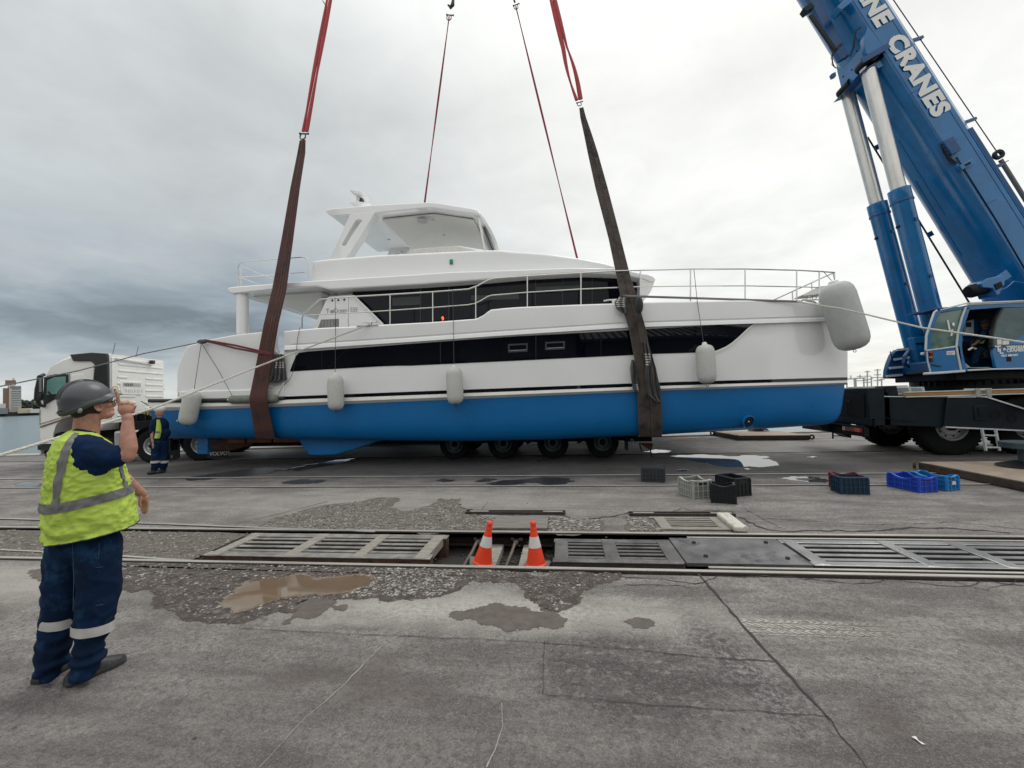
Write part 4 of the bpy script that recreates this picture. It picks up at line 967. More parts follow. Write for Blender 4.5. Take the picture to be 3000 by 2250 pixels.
mb = MB().tube([A(1418, 668, 12.95), A(1446, 738, 12.95)], .02, 6); mb.build('wiper', BLK, Yt)
# radar bracket
def q(L_, Y): return pl(L_, Y)
MB().prism(q([(1034, 603), (1036, 598), (1060, 598), (1090, 602), (1060, 606)], 13.2), 13.0, 13.5).build('radar_foot', GEL, Yt, bevel=.01)
MB().prism(q([(1046, 601), (1045, 578), (1054, 578), (1060, 599)], 13.2), 13.15, 13.35).build('radar_mast', GEL, Yt, bevel=.01)
MB().prism(q([(1033, 567), (1040, 565), (1068, 569), (1072, 573), (1062, 578), (1050, 577), (1042, 572)], 13.2), 12.95, 13.55).build('radar_dome', GEL, Yt, bevel=.02, seg=3)
MB().prism(q([(1058, 583), (1065, 583), (1065, 591), (1056, 592)], 13.1), 13.0, 13.15).build('searchlight', BLK, Yt, bevel=.01)

# deck rails
def RL(L_, dy=.07): return [H(x, y, dy) for x, y in L_]
trail = [(885, 962), (885, 932), (889, 922), (930, 884), (938, 877.5), (1019, 870), (1141.6, 862.8), (1268, 855), (1372.7, 847), (1398, 837.5), (1425, 823), (1439, 817), (1460, 814.5), (1540, 809), (1701, 799.5), (1805, 794), (1877.5, 791.5), (1950, 790.3), (2022.7, 788), (2182, 787.5), (2332.7, 791.4), (2399, 794.8), (2445, 798)]
mrail = [(888.5, 924.5), (1019, 917), (1081.5, 913.4), (1141.6, 909.6), (1268, 900.8), (1370, 893), (1391.6, 889), (1410, 880), (1430, 868), (1440, 865), (1543.5, 856.5), (1701, 847), (1816.5, 842), (1877.5, 840), (2022.7, 838), (2183.5, 837), (2334, 840), (2400.7, 842)]
MB().tube(RL(trail), .018, 8).build('top_rail', INOX, Yt); MB().tube(RL(mrail), .014, 8).build('mid_rail', INOX, Yt)
tr = T(trail[5:])
for x in (1019.8, 1143, 1268, 1394, 1545, 1702, 1876, 2023, 2183, 2334, 2400, 2445):
    MB().tube([H(x, tr(x), .07), H(x, sheer(x) + 2, .07)], .016, 8).build('stanchion', INOX, Yt)
fb = H(2445, 798, .07); fm = H(2445, 842, .07); mir = lambda p: Vector((p.x, 2 * YC - p.y, p.z))
MB().tube([fb, mir(fb)], .018, 8).build('bow_cross_rail', INOX, Yt); MB().tube([fm, mir(fm)], .014, 8).build('bow_cross_rail', INOX, Yt)
for k in range(1, 6):
    t_ = k / 6; MB().tube([fb.lerp(mir(fb), t_), fb.lerp(mir(fb), t_) - Vector((0, 0, 1.05))], .014, 6).build('stanchion', INOX, Yt)
ftr = MB().tube([mir(p) for p in RL(trail[8:])], .018, 6).build('top_rail', INOX, Yt)
for x in (1545, 1876, 2183, 2334): MB().tube([mir(H(x, tr(x), .07)), mir(H(x, sheer(x) + 2, .07))], .014, 6).build('stanchion', INOX, Yt)
p0, p1 = A(2352, 866, 11.6), A(2430, 836, 11.6)
MB().prism(pl([(2350, 864), (2400, 838), (2430, 836), (2425, 860), (2354, 867)], 11.6), 11.6, 12.0).build('bow_seat', GELM, Yt, bevel=.01)
for a, b_ in (((2368, 867), (2384, 888)), ((2398, 866), (2380, 886))): MB().tube([A(*a, 11.6), A(*b_, 11.6)], .014, 6).build('seat_strut', INOX, Yt)
# fly bridge aft rail
YR = 10.9
r1 = [(698, 838), (697, 786), (701, 775), (710, 768), (892, 753.4), (899, 757), (902, 766), (903, 815)]
MB().tube([A(x, y, YR) for x, y in r1], .016, 8).build('aft_rail', INOX, Yt); MB().tube([A(698, 811.7, YR), A(902, 798, YR)], .012, 6).build('aft_rail', INOX, Yt)
a = A(706, 780, YR + .1); b_ = Vector((a.x, 16.5, a.z)); c = A(706, 813, YR + .1); d = Vector((c.x, 16.5, c.z))
MB().tube([A(706, 838, YR + .1), a, b_], .016, 8).build('aft_rail', INOX, Yt); MB().tube([c, d], .012, 6).build('aft_rail', INOX, Yt)
# cleats
def cleat(px, py, dy, L_=.36):
    p = H(px, py, dy); mb = MB().tube([p + Vector((-L_ / 2, 0, .05)), p + Vector((-L_ / 4, 0, .065)), p + Vector((L_ / 4, 0, .065)), p + Vector((L_ / 2, 0, .05))], .018, 8)
    o = mb.build('cleat', INOX, Yt); MB().box(p.x - .06, p.x + .06, p.y - .02, p.y + .02, p.z - .02, p.z + .06).build('cleat_foot', INOX, o)
cleat(1083, 951, .05); cleat(1800, 886, .05, .5); cleat(2370, 886, .05, .4)
MB().box(*[f(H(x, 953, -.01)) for f, x in ((lambda p: p.x, 1046), (lambda p: p.x, 1108))], 10.16, 10.24, H(1083, 955).z - .01, H(1083, 955).z + .02).build('cleat_pad', VENT, Yt)
# keel skeg, rudder, bow thruster
sk = pl([(870, 1284), (904, 1333), (923, 1334.5), (980, 1333), (1030.6, 1318.7), (1097, 1296.5), (1150, 1284)], 10.85)
for y in (10.85, 2 * YC - 10.95): MB().prism(sk, y, y + .10).build('keel_skeg', ANTI, Yt, bevel=.03, seg=3)
rd = pl([(575.6, 1278), (609, 1278), (608, 1331), (577, 1331)], 10.8)
for y in (10.8, 2 * YC - 10.88): MB().prism(rd, y, y + .08).build('rudder', ANTI, Yt, bevel=.02, seg=3)
p = H(2190, 1234, .17); nrm = Vector((.30, -1, -.30)).normalized()
th = MB().lathe([(.155, -.12), (.155, .05), (.13, .058), (.125, -.1), (0, -.1)], p - nrm * .0, nrm, 24); o = th.build('bow_thruster', ANTI, Yt)
MB().lathe([(.125, 0), (0, 0.004)], p + nrm * .035, nrm, 24).build('tunnel_disc', BLK, o); MB().lathe([(.02, 0), (.0, .02)], p + nrm * .04, nrm, 8).build('hub', INOX, o)  # black disc paints the dark of the open tunnel mouth
for x, y in ((520, 1232), ): MB().lathe([(.025, 0), (.025, .03), (0, .03)], H(x + 2, y, .06), (0, -1, 0), 10).build('skin_fitting', INOX, Yt)
# hull seam near the gate and hose
MB().tube(RL([(879, 958), (872, 990), (867, 1040), (860, 1085), (850, 1110), (830, 1130), (818, 1150), (816, 1160)], -.055), .006, 5).build('trailing_cord', BLK, Yt)
# ================================================================== SLINGS, SHACKLES, ROPES, FENDERS, TOWELS
def web_mat(name, c1, c2, rs=.85, ribs=90, axis=0):
    m = mat(name, c1, rs, var=.35, vs=5, rust=c2, rs=3.2, rt=.5, bump=.7, bs=140, bdist=.006, sheen=.2); return m
SLB = web_mat('stained_brown_webbing', (.060, .015, .011), (.022, .008, .007))
SLT = web_mat('grey_brown_webbing', (.066, .050, .042), (.020, .016, .015))
SLR = mat('red_sling', (.33, .022, .03), .8, var=.3, vs=9, bump=.5, bs=120, sheen=.2)
SLP = mat('dark_red_sling', (.22, .028, .05), .8, var=.3, vs=9, bump=.5, bs=120)
GALV = mat('dark_shackle', (.045, .05, .055), .5, .7, var=.3)
def band(path, name, m, parent, thick=.012, ribs=0, fold=0.0):
    """strap through real space; path = [(left point, right point)], thickness away from the hull"""
    mb = MB(); n = 2 + ribs; rings = []
    for i, (a, b_) in enumerate(path):
        d = (path[min(i + 1, len(path) - 1)][0] - path[max(i - 1, 0)][0]).normalized(); w = (b_ - a); nn = d.cross(w).normalized()
        if nn.y > 0 : nn = -nn
        front = []
        for k in range(n):
            t_ = k / (n - 1); rr = (thick * .5 * (k % 2)) if ribs else 0
            front.append(a.lerp(b_, t_) + nn * (thick + rr + fold * math.sin(t_ * math.pi)))
        rings.append(front + [b_ - nn * .0, a - nn * .0])
    mb.loft(rings); return mb.build(name, m, parent, smooth=25)
def pairs(rows, Yf, n_sub=4):
    """rows of (y, xl, xr, Y) -> dense list of edge pairs in space"""
    out = []
    for (y0, a0, b0, Y0), (y1, a1, b1, Y1) in zip(rows, rows[1:]):
        for k in range(n_sub):
            t_ = k / n_sub; y = y0 + (y1 - y0) * t_; Y = Y0 + (Y1 - Y0) * t_
            out.append((A(a0 + (a1 - a0) * t_, y, Y), A(b0 + (b1 - b0) * t_, y, Y)))
    y, a, b_, Y = rows[-1]; out.append((A(a, y, Y), A(b_, y, Y))); return out
# left sling, two plies side by side
SL1 = thing('lifting_sling', "rust brown webbing sling hanging under the yacht's stern quarter", 'sling', (-8, 10.1, .6), 0, 'webbing slings under the hull')
lr = [(412, 879, 897, 11.35), (450, 872, 896, 11.3), (550, 852, 880.5, 11.1), (700, 826, 861, 10.8), (850, 798, 841, 10.42), (950, 774, 818, 10.15), (1050, 755, 801, 10.1), (1120, 741, 791, 10.07), (1166, 731.5, 783, 9.98), (1176, 732, 785, 9.98), (1230, 741, 796, 10.13), (1262, 746, 803, 10.2), (1282, 750, 808, 10.32)]
P_ = pairs(lr, None, 5)
last = P_[-1]
for dy, dz in ((.2, -.02), (.5, -.035), (.8, 0), (1.15, .15), (1.35, .5)): P_.append((last[0] + Vector((0, dy, dz)), last[1] + Vector((0, dy, dz))))
def split(P, a, b_, off=0.0):
    return [(l.lerp(r_, a) + Vector((0, off, 0)), l.lerp(r_, b_) + Vector((0, off, 0))) for l, r_ in P]
band(split(P_, .0, .56), 'sling_ply', SLB, SL1, .018, 3); band(split(P_, .47, 1.0, -.022), 'sling_ply', SLB, SL1, .018, 5)
# right sling
SL2 = thing('lifting_sling', "ribbed grey brown webbing sling hanging under the yacht's forward hull", 'sling', (3, 10.1, .6), 0, 'webbing slings under the hull')
rr = [(318, 1697, 1709, 11.45), (345, 1700, 1716, 11.4), (400, 1712, 1735, 11.3), (450, 1722, 1751, 11.2), (550, 1744, 1779, 11.05), (700, 1783, 1818, 10.6), (800, 1804, 1843, 10.3), (870, 1818, 1864, 10.1), (900, 1823, 1873, 10.06), (960, 1841, 1890, 10.04), (1050, 1858, 1908, 10.06), (1100, 1864, 1924, 10.06), (1146, 1866, 1936, 10.06), (1200, 1869, 1938, 10.13), (1250, 1870, 1939, 10.24), (1276, 1872, 1938, 10.4)]
P_ = pairs(rr, None, 5); last = P_[-1]
for dy, dz in ((.2, -.02), (.5, -.03), (.8, 0), (1.1, .15), (1.3, .5)): P_.append((last[0] + Vector((0, dy, dz)), last[1] + Vector((0, dy, dz))))
band(split(P_, .0, .62), 'sling_ply', SLT, SL2, .02, 13); band(split(P_, .54, 1.0, -.024), 'sling_ply', SLT, SL2, .02, 9)
# red round slings up to the hook, running on above the frame
def strap(p0, p1, w, m, label, group, w2=None, plies=2, spread=0.0):
    root = thing('round_sling', label, 'sling', p0, 0, group)
    d = (p1 - p0).normalized(); s_ = d.cross(Vector((0, 1, 0))).normalized()
    for k in range(plies):
        off = s_ * ((k - (plies - 1) / 2) * w * .55)
        N_ = 30; mb = MB(); pts = []; rs = []
        for i in range(N_ + 1):
            t_ = i / N_; tw = .35 + .65 * abs(math.cos(t_ * 5.1 + k))
            pts.append(p0.lerp(p1, t_) + off * (1 + spread * math.sin(min(1, t_ * 3) * math.pi))); rs.append((w * .30 * tw + .006, w * .16))
        mb.tube(pts, rs, 10, up=s_); mb.build('sling_leg', m, root, smooth=60)
    return root
def shackle(p, d, sc, label, group='bow shackles between slings'):
    root = thing('bow_shackle', label, 'shackle', p, 0, group)
    d = Vector(d).normalized(); s_ = d.cross(Vector((0, 1, 0))).normalized()
    pts = [p - s_ * (.5 * sc) + d * .0]
    for k in range(13):
        a = math.pi * (1 + k / 12); pts.append(p - d * (.75 * sc) + s_ * (math.cos(a) * .62 * sc) + d * (math.sin(a) * .55 * sc))
    pts.append(p + s_ * (.5 * sc))
    MB().tube(pts, .13 * sc, 8).build('bow', GALV, root); MB().tube([p - s_ * (1.1 * sc), p + s_ * (.8 * sc)], .15 * sc, 10).build('pin', GALV, root)
    MB().obox(p - s_ * (1.15 * sc), (.3 * sc, .12 * sc, .45 * sc), s_, None, d).build('pin_head', GALV, root); MB().lathe([(.28 * sc, 0), (.28 * sc, .22 * sc)], p + s_ * (.62 * sc), s_, 6).build('nut', GALV, root)
a = A(893, 385, 11.45); b_ = A(964, -5, 12.0); b2 = a + (b_ - a) * 1.35
d = (b_ - a).normalized()
strap(a, b2, .20, SLR, "bright red round sling above the rust brown sling", 'red round slings to the crane hook'); shackle(A(888.5, 392, 11.42), d, .135, "bow shackle above the rust brown sling")
a = A(1695, 292, 11.5); b_ = A(1618, -5, 12.0); b2 = a + (b_ - a) * 1.5; d = (b_ - a).normalized()
strap(a, b2, .19, SLR, "bright red round sling above the grey brown sling", 'red round slings to the crane hook', spread=.9); shackle(A(1696, 300, 11.48), d, .085, "bow shackle above the grey brown sling")
a = A(1242, 610, 17.5); b_ = A(1316, 48, 16.6); strap(a, b_, .12, SLP, "thin dark red sling rising behind the hardtop", 'thin dark red slings to the far hull', plies=1)
d = (b_ - a).normalized(); shackle(b_ + d * .05, d, .15, "shackle on the thin sling behind the hardtop")
HK = thing('hook_link', "heavy black hook and link at the top of the thin sling behind the hardtop", 'hook', b_ + d * .3)
hp = [b_ + d * .34, b_ + d * .55 + Vector((.09, 0, 0)), b_ + d * .8 + Vector((.1, 0, 0)), b_ + d * 1.1 + Vector((-.05, 0, 0))]
MB().tube([hp[0] + Vector((-.1, 0, .12)), hp[0], hp[0] + Vector((.1, 0, .1)), hp[0] + Vector((.13, 0, .32)), hp[0] + Vector((.0, 0, .62)), hp[0] + Vector((-.14, 0, .9))], [.03, .075, .08, .06, .07, .09], 10).build('hook', GALV, HK)
MB().tube([hp[0] + Vector((.12, 0, .25)), hp[0] + Vector((.2, 0, .5)), hp[0] + Vector((.16, 0, .8)), hp[0] + Vector((.05, 0, .95))], .03, 8).build('link', GALV, HK)
a = A(1694, 770, 17.5); b_ = A(1511, 18, 16.6); strap(a, b_, .12, SLP, "thin dark red sling rising behind the foredeck", 'thin dark red slings to the far hull', plies=1)
d = (b_ - a).normalized(); shackle(b_ + d * .05, d, .13, "shackle on the thin sling behind the foredeck")
o = MB().tube([b_ + d * .16, b_ + d * 1.4 + Vector((-.03, 0, 0))], .04, 8).build('hook_link', GALV); tag(o, "black link at the top of the thin sling behind the foredeck", 'hook')
o = MB().tube([A(955, 19, 12.0), A(950, 9, 12.0), A(945, 2, 12.0)], [.008, .016, .012], 6).build('sling_tag', mat('tag_blue', (.05, .11, .14), .7)); tag(o, "small dark label flapping on the left red sling", 'label')

# far slings under the far hull (seen beneath)
o = MB().loft([[Vector((x, y, z)) for x, y, z in ((-8.0 + dx, 17.45, 3.0), (-7.2 + dx, 17.45, 3.0))] for dx in (0,)] + [[Vector((-8.0, 17.42, .9)), Vector((-7.2, 17.42, .9))]], False, False).build('far_sling', SLB); tag(o, "rust brown sling round the far hull at the stern", 'sling', 'webbing slings under the far hull')

# ------------------------------------------------------------------ fenders
FEN = mat('fender_cloth', (.50, .51, .49), .85, var=.10, vs=30, bump=.5, bs=220, bdist=.004, rust=(.40, .39, .36), rs=3, rt=.55)
FENB = mat('big_fender_vinyl', (.42, .435, .43), .55, var=.06, vs=6, bump=.15, bs=90)
LINE = mat('thin_line', (.06, .06, .065), .8)
def fender(pt, pb, r, label, m=FEN, rope_to=None, seed=0, group='fenders hanging on the near hull', ropes=()):
    d = (pt - pb); L_ = d.length; d.normalize()
    root = thing('fender', label, 'fender', pb, 0, group)
    prof = [(0, 0), (r * .35, r * .02), (r * .60, r * .10), (r * .82, r * .27), (r * .95, r * .55), (r, r * .9), (r, L_ * .5), (r, L_ - r * .9), (r * .94, L_ - r * .52), (r * .80, L_ - r * .25), (r * .58, L_ - r * .08), (r * .3, L_)]
    o = MB().lathe(prof, pb, d, 28).build('fender_body', m, root, smooth=60)
    MB().lathe([(r * .3, 0), (r * .26, .05), (r * .12, .07), (0, .07)], pt - d * .01, d, 12).build('top_eye', GELM, root)
    MB().tube([pb + Vector((math.cos(a) * .03, 0, -.03 + math.sin(a) * .03)) for a in [k * .7 for k in range(10)]], .007, 5).build('bottom_ring', BLK, root)
    for rp in ropes: MB().tube(rp, .007, 5).build('hanging_line', LINE, root)
    return root
def P(x, y, dy=0): return H(x, y, dy)
fender(P(567, 1146, -.24), P(547, 1244, -.24), .205, "pale cloth fender hanging left of the rust brown sling", ropes=[[P(569, 1140, -.24), P(590, 1004, -.03)]])
fender(P(982, 1099, -.26), P(985, 1202, -.26), .19, "pale cloth fender hanging under the aft end of the dark hull windows", ropes=[[P(982, 1095, -.24), P(983, 960, -.07), P(982, 880, -.09), P(982, 872, -.09)]])
fender(P(1330, 1076, -.26), P(1335, 1184, -.26), .195, "pale cloth fender hanging amidships between the two slings", ropes=[[P(1330, 1073, -.24), P(1328, 945, -.07), P(1326, 848, -.09)]])
fender(P(2064, 1010, -.27), P(2073, 1124, -.27), .20, "pale cloth fender hanging near the bow window end", ropes=[[P(2061, 1004, -.24), P(2043, 884, -.06), P(2033, 790, -.09)]])
MB().lathe([(.035, 0), (.05, .05), (.04, .12), (.0, .13)], P(2062, 1001, -.24), (0, 0, 1), 10)
fender(H(2442, 829, -.45), H(2504, 1024, -.56), .345, "very large grey inflated fender hanging at the bow corner", FENB, ropes=[[H(2448, 835, -.4), H(2412, 795, .05)], [H(2448, 835, -.4), H(2440, 800, .05)]])
# horizontal fender under the rust sling
o = fender(H(672, 1171, -.09), H(815, 1168, -.09), .105, "grey green fender lying level between rub rail and rust brown sling", mat('old_fender', (.16, .18, .15), .8, var=.25, vs=8, bump=.4, bs=80), ropes=[[H(681, 1161, -.15), H(640, 1085, -.05), H(592, 1008, -.03)]])

# ------------------------------------------------------------------ towels padding the slings
TOW = mat('charcoal_towel', (.022, .024, .030), .95, var=.3, vs=8, bump=.8, bs=90, sheen=.3)
TWH = mat('towel_stripe', (.62, .62, .60), .9, var=.08)
def towel(rows, label, dyf, stripes, seed, pleats=4):
    """rows of (y, xl, xr); pleated sheet hanging in front of the hull"""
    root = thing('towel', label, 'towel', H(rows[0][1], rows[-1][0], dyf), 0, 'striped towels padding the slings')
    yy = [r_[0] for r_ in rows]; nx = 22; ny = 26; rnd = random.Random(seed); ph = rnd.random() * 6
    fl = lambda y: np.interp(y, yy, [r_[1] for r_ in rows]); fr = lambda y: np.interp(y, yy, [r_[2] for r_ in rows])
    def S(t_, y, o=0):
        l, r_ = fl(y), fr(y); dd = .05 * math.sin(t_ * pleats * math.pi * 2 + ph + (y - yy[0]) * .02) + .02 * math.sin(t_ * 13 + y * .1)
        return H(l + (r_ - l) * t_, y, dyf + dd - o)
    mb = MB(); rings = [[S(i / nx, yy[0] + (yy[-1] - yy[0]) * j / ny) for i in range(nx + 1)] for j in range(ny + 1)]
    mb.loft(rings, False, False); back = [[p + Vector((0, .012, 0)) for p in r_] for r_ in rings]; mb.loft(back, False, False)
    body = mb.build('towel_cloth', TOW, root, smooth=60)
    for (y0, y1, ta, tb) in stripes:
        rr_ = [[S(ta + (tb - ta) * i / 16, y0 + (y1 - y0) * j / 2, .006) for i in range(17)] for j in range(3)]
        MB().loft(rr_, False, False).build('white_stripe', TWH, body, smooth=60)
    return root
towel([(1038, 800, 832), (1070, 795, 836), (1100, 792, 838), (1113, 790, 840), (1122, 786, 812)], "dark striped towel hanging right of the rust brown sling", -.07, [(1060 + k * 5, 1062.5 + k * 5, .25, .98) for k in range(4)], 1)
towel([(1000, 1883, 1898), (1030, 1886, 1908), (1080, 1888, 1922), (1130, 1890, 1932), (1160, 1900, 1936), (1178, 1925, 1939)], "dark striped towel draped over the right of the ribbed sling", -.22, [(1036 + k * 7.5, 1040 + k * 7.5, .1, .85 - k * .08) for k in range(5)], 2, 2.5)
towel([(1054, 1850, 1857), (1080, 1846, 1866), (1110, 1849, 1866), (1148, 1855, 1872)], "dark towel corner showing left of the ribbed sling", -.19, [(1126 + k * 6, 1129 + k * 6, .5, 1) for k in range(3)], 3, 1.5)
towel([(866, 1815, 1834), (885, 1800, 1836), (905, 1806, 1838), (918, 1822, 1838)], "bunched black and white striped towel at the sling tie", -.22, [(872 + k * 6, 875 + k * 6, .1, .8) for k in range(5)], 4, 2)
o = MB().ell(H(1873, 893, -.2), (.09, .08, .20), 14, 10).build('towel', TOW); tag(o, "black towel bundle showing right of the sling at deck level", 'towel', 'striped towels padding the slings')

# ------------------------------------------------------------------ ropes and straps
WR = mat('white_rope', (.56, .55, .50), .85, var=.15, vs=30, bump=.4, bs=150)
GR = mat('grey_rope', (.17, .18, .185), .85, var=.2, vs=30)
RED = mat('red_strap', (.13, .028, .034), .8, var=.25, vs=8, bump=.3, bs=90)
def ropepts(L_, n=10):
    out = []
    for a, b_ in zip(L_, L_[1:]):
        for k in range(n): out.append(a.lerp(b_, k / n))
    return out + [L_[-1]]
pA = A(1083, 950, 10.15); pB = A(450, 1196, 6.6); pC = A(-60, 1352, 4.0)
mb = twist_rope(sag(pA, pC, -.0, 30) if False else ropepts([pA, A(760, 1072, 8.9), pB, A(140, 1292, 4.8), pC]), .021, 'r', WR, pitch=.13)
o = mb.build('mooring_rope', WR, smooth=60); tag(o, "thick white laid rope from the deck cleat down past the worker", 'rope')
pts = [A(2335, 884, 10.3), A(2470, 905, 9.6), A(2700, 960, 8.6), A(2880, 985, 7.9), A(3060, 1012, 7.3)]
mb = twist_rope(ropepts(pts), .017, 'r', WR, pitch=.11); o = mb.build('mooring_rope', WR, smooth=60); tag(o, "white rope from the bow across the crane cab", 'rope')
MB().tube([A(2345, 884, 10.3), A(2352, 878, 10.25), A(2375, 880, 10.25), A(2390, 887, 10.3)], .022, 6).build('rope_turns', WR, Yt)
pts = [A(598, 1000, 10.1), A(575, 1005, 10.0), A(420, 1036, 9.2), A(230, 1086, 8.2), A(0, 1132, 7.3), A(-120, 1153, 7.0)]
mb = twist_rope(ropepts(pts), .014, 'r', GR, pitch=.09); o = mb.build('tag_line', GR, smooth=60); tag(o, "grey tag line from the stern quarter out past the truck", 'rope')
o = MB().ell(A(592, 1001, 10.12), (.14, .07, .06), 12, 8).build('rope_knot', mat('dark_knot', (.07, .075, .08), .9, var=.4, vs=30, bump=1, bs=60), Yt)
root = thing('red_strap', "pair of dark red straps from the stern quarter to the rust brown sling", 'strap', A(700, 1010, 10.1))
for k, (ya, yb, yc2) in enumerate(((996, 1012, 1035), (999, 1020, 1039))):
    pts = [A(598 + k * 6, ya, 10.12), A(690, yb, 10.1), A(790, yc2, 10.05), A(802, yc2 + 2, 10.12)]
    pts = ropepts(pts, 5); MB().tube(pts, [(.026, .010)] * len(pts), 8, up=(0, 0, 1)).build('strap_leg', RED, root, smooth=60)
root = thing('tie_strap', "grey strap tied round the ribbed sling and led to the bow", 'strap', A(1850, 868, 10.1))
pts = ropepts([A(1824, 868, 10.12), A(1826, 867, 10.05), A(1862, 868, 10.05), A(1890, 869, 10.15), A(2050, 874, 10.25), A(2200, 879, 10.3), A(2350, 884, 10.35)], 3)
MB().tube(pts, [(.026, .008)] * len(pts), 8, up=(0, 0, 1)).build('strap_web', mat('grey_strap', (.22, .2, .18), .85, var=.2), root, smooth=60)
for x, y1 in ((982, 0), ): pass
# ================================================================== CONES, CRATES, OUTRIGGER MATS
ORG = mat('cone_orange', (.74, .058, .018), .45, var=.08, vs=6, spec=.3, rust=(.42, .045, .02), rs=12, rt=.60)
REF = mat('cone_white_band', (.66, .64, .64), .4, var=.08, vs=20)
CBS = mat('cone_rubber_base', (.10, .115, .11), .7, var=.25, vs=20)
def cone(loc, tilt, label):
    root = thing('traffic_cone', label, 'traffic cone', loc, 0, 'orange traffic cones in the trough')
    root.rotation_euler = tilt; WM[root] = Matrix.Translation(Vector(loc)) @ root.rotation_euler.to_matrix().to_4x4()
    b = MB(); b.box(-.14, .14, -.14, .14, 0, .02); o = b.build('cone_base', CBS, root, local=True, bevel=.012, seg=2)
    MB().lathe([(.112, .018), (.112, .03), (.098, .04), (.045, .31), (.038, .36), (.034, .375)], n=32).build('cone_body', ORG, root, local=True, smooth=40)
    MB().lathe([(.0665, .205), (.0665, .21), (.0475, .312), (.0475, .316)], n=32, caps=False).build('reflective_band', REF, root, local=True, smooth=40)
    MB().lathe([(.033, .37), (.036, .385), (.034, .40), (.026, .425), (.033, .44), (.033, .455), (.018, .475), (0, .478)], n=24).build('cone_tip', ORG, root, local=True, smooth=50)
p = G(1413, 1654, TZ + .1); p.z = TZ + .10
cone((p.x, p.y, TZ + .10), (R(2), R(12), R(12)), "traffic cone leaning over to the right beside the long grate")
p = G(1571, 1660, TZ + .1); cone((p.x, p.y, TZ + .10), (R(-2), R(-3), R(-8)), "upright traffic cone beside the dark two bay grate")

def crate(corner, ang, size, col, label, wave=0.0, upside=False, name='crate', ribs=(6, 4), tag_mark=False, tilt=0):
    """open plastic crate: floor, four ribbed walls with rim; corner = centre on the ground"""
    L_, Wd, Ht = size
    root = thing('plastic_crate', label, 'crate', (corner.x, corner.y, 0), ang, 'plastic crates left on the quay')
    if upside:
        root.rotation_euler = (math.pi, 0, ang); root.location.z = Ht; WM[root] = Matrix.Translation((corner.x, corner.y, Ht)) @ root.rotation_euler.to_matrix().to_4x4()
    elif tilt:
        root.rotation_euler = (tilt, 0, ang); WM[root] = Matrix.Translation((corner.x, corner.y, 0)) @ root.rotation_euler.to_matrix().to_4x4()
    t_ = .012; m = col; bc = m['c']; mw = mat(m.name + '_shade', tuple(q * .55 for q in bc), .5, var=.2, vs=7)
    fl = MB().box(-L_ / 2 + t_, L_ / 2 - t_, -Wd / 2 + t_, Wd / 2 - t_, .006, .018)
    fl.build('crate_floor', m, root, local=True, smooth=0)
    if upside:
        for k in range(9): MB().box(-L_ / 2 + .03, L_ / 2 - .03, -Wd / 2 + .03 + k * (Wd - .06) / 9, -Wd / 2 + .03 + k * (Wd - .06) / 9 + .018, -.004, .006).build('floor_rib', m, root, local=True, smooth=0)
    def wall(x0, y0, x1, y1, wv, kk):
        d = Vector((x1 - x0, y1 - y0, 0)); ln = d.length; d.normalize(); nn = Vector((d.y, -d.x, 0)); mb = MB(); n = 14
        rings = []
        def topz(s_): 
            return Ht - wv * (math.sin(math.pi * max(0, min(1, (s_ - .18) / .64))) ** .6 if .18 < s_ < .82 else 0)
        o_ = Vector((x0, y0, 0))
        for i in range(n + 1):
            s_ = i / n; b0 = o_ + d * (ln * s_); rings.append([b0 + Vector((0, 0, .0)), b0 + Vector((0, 0, topz(s_))), b0 - nn * t_ + Vector((0, 0, topz(s_))), b0 - nn * t_])
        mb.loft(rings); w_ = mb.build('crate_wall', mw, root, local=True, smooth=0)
        rm = MB()
        pts = [[o_ + d * (ln * i / n) + nn * .010 + Vector((0, 0, topz(i / n))), o_ + d * (ln * i / n) + nn * .010 + Vector((0, 0, topz(i / n) - .02)), o_ + d * (ln * i / n) - nn * .016 + Vector((0, 0, topz(i / n) - .02)), o_ + d * (ln * i / n) - nn * .016 + Vector((0, 0, topz(i / n) + .003))] for i in range(n + 1)]
        rm.loft(pts); rm.build('rim', m, w_, local=True, smooth=0)
        nr = ribs[0] if kk else ribs[1]
        for i in range(nr + 1):
            s_ = i / nr; c = o_ + d * (ln * s_) + nn * .005; zt_ = topz(s_) - .02
            MB().obox(c + Vector((0, 0, zt_ / 2)), (.014 if 0 < i < nr else .035, .012, zt_), d, nn).build('vertical_rib', m, w_, local=True, smooth=0)
        for zz in (.02, Ht * .40, Ht * .70):
            MB().obox(o_ + d * ln / 2 + nn * .004 + Vector((0, 0, zz)), (ln, .010, .010), d, nn).build('level_rib', m, w_, local=True, smooth=0)
        if not kk:      # hand hold at the ends
            MB().obox(o_ + d * ln / 2 + nn * .006 + Vector((0, 0, Ht * .80)), (ln * .42, .006, Ht * .12), d, nn).build('hand_hole', BLK, w_, local=True, smooth=0)
        return w_
    a, b_ = L_ / 2, Wd / 2
    wall(-a, -b_, a, -b_, wave, 1); wall(a, -b_, a, b_, wave * .35, 0); wall(a, b_, -a, b_, wave, 1); wall(-a, b_, -a, -b_, wave * .35, 0)
    if tag_mark: MB().box(-a - .016, -a - .012, -.05, .03, Ht * .40, Ht * .62).build('white_mark', REF, root, local=True, smooth=0)
    return root
def cm(n, c, r_=.45):
    m_ = mat(n, c, r_, var=.18, vs=7, rust=tuple(x * .6 + .03 for x in c), rs=6, rt=.6, bump=.15, bs=60); m_['c'] = c; return m_
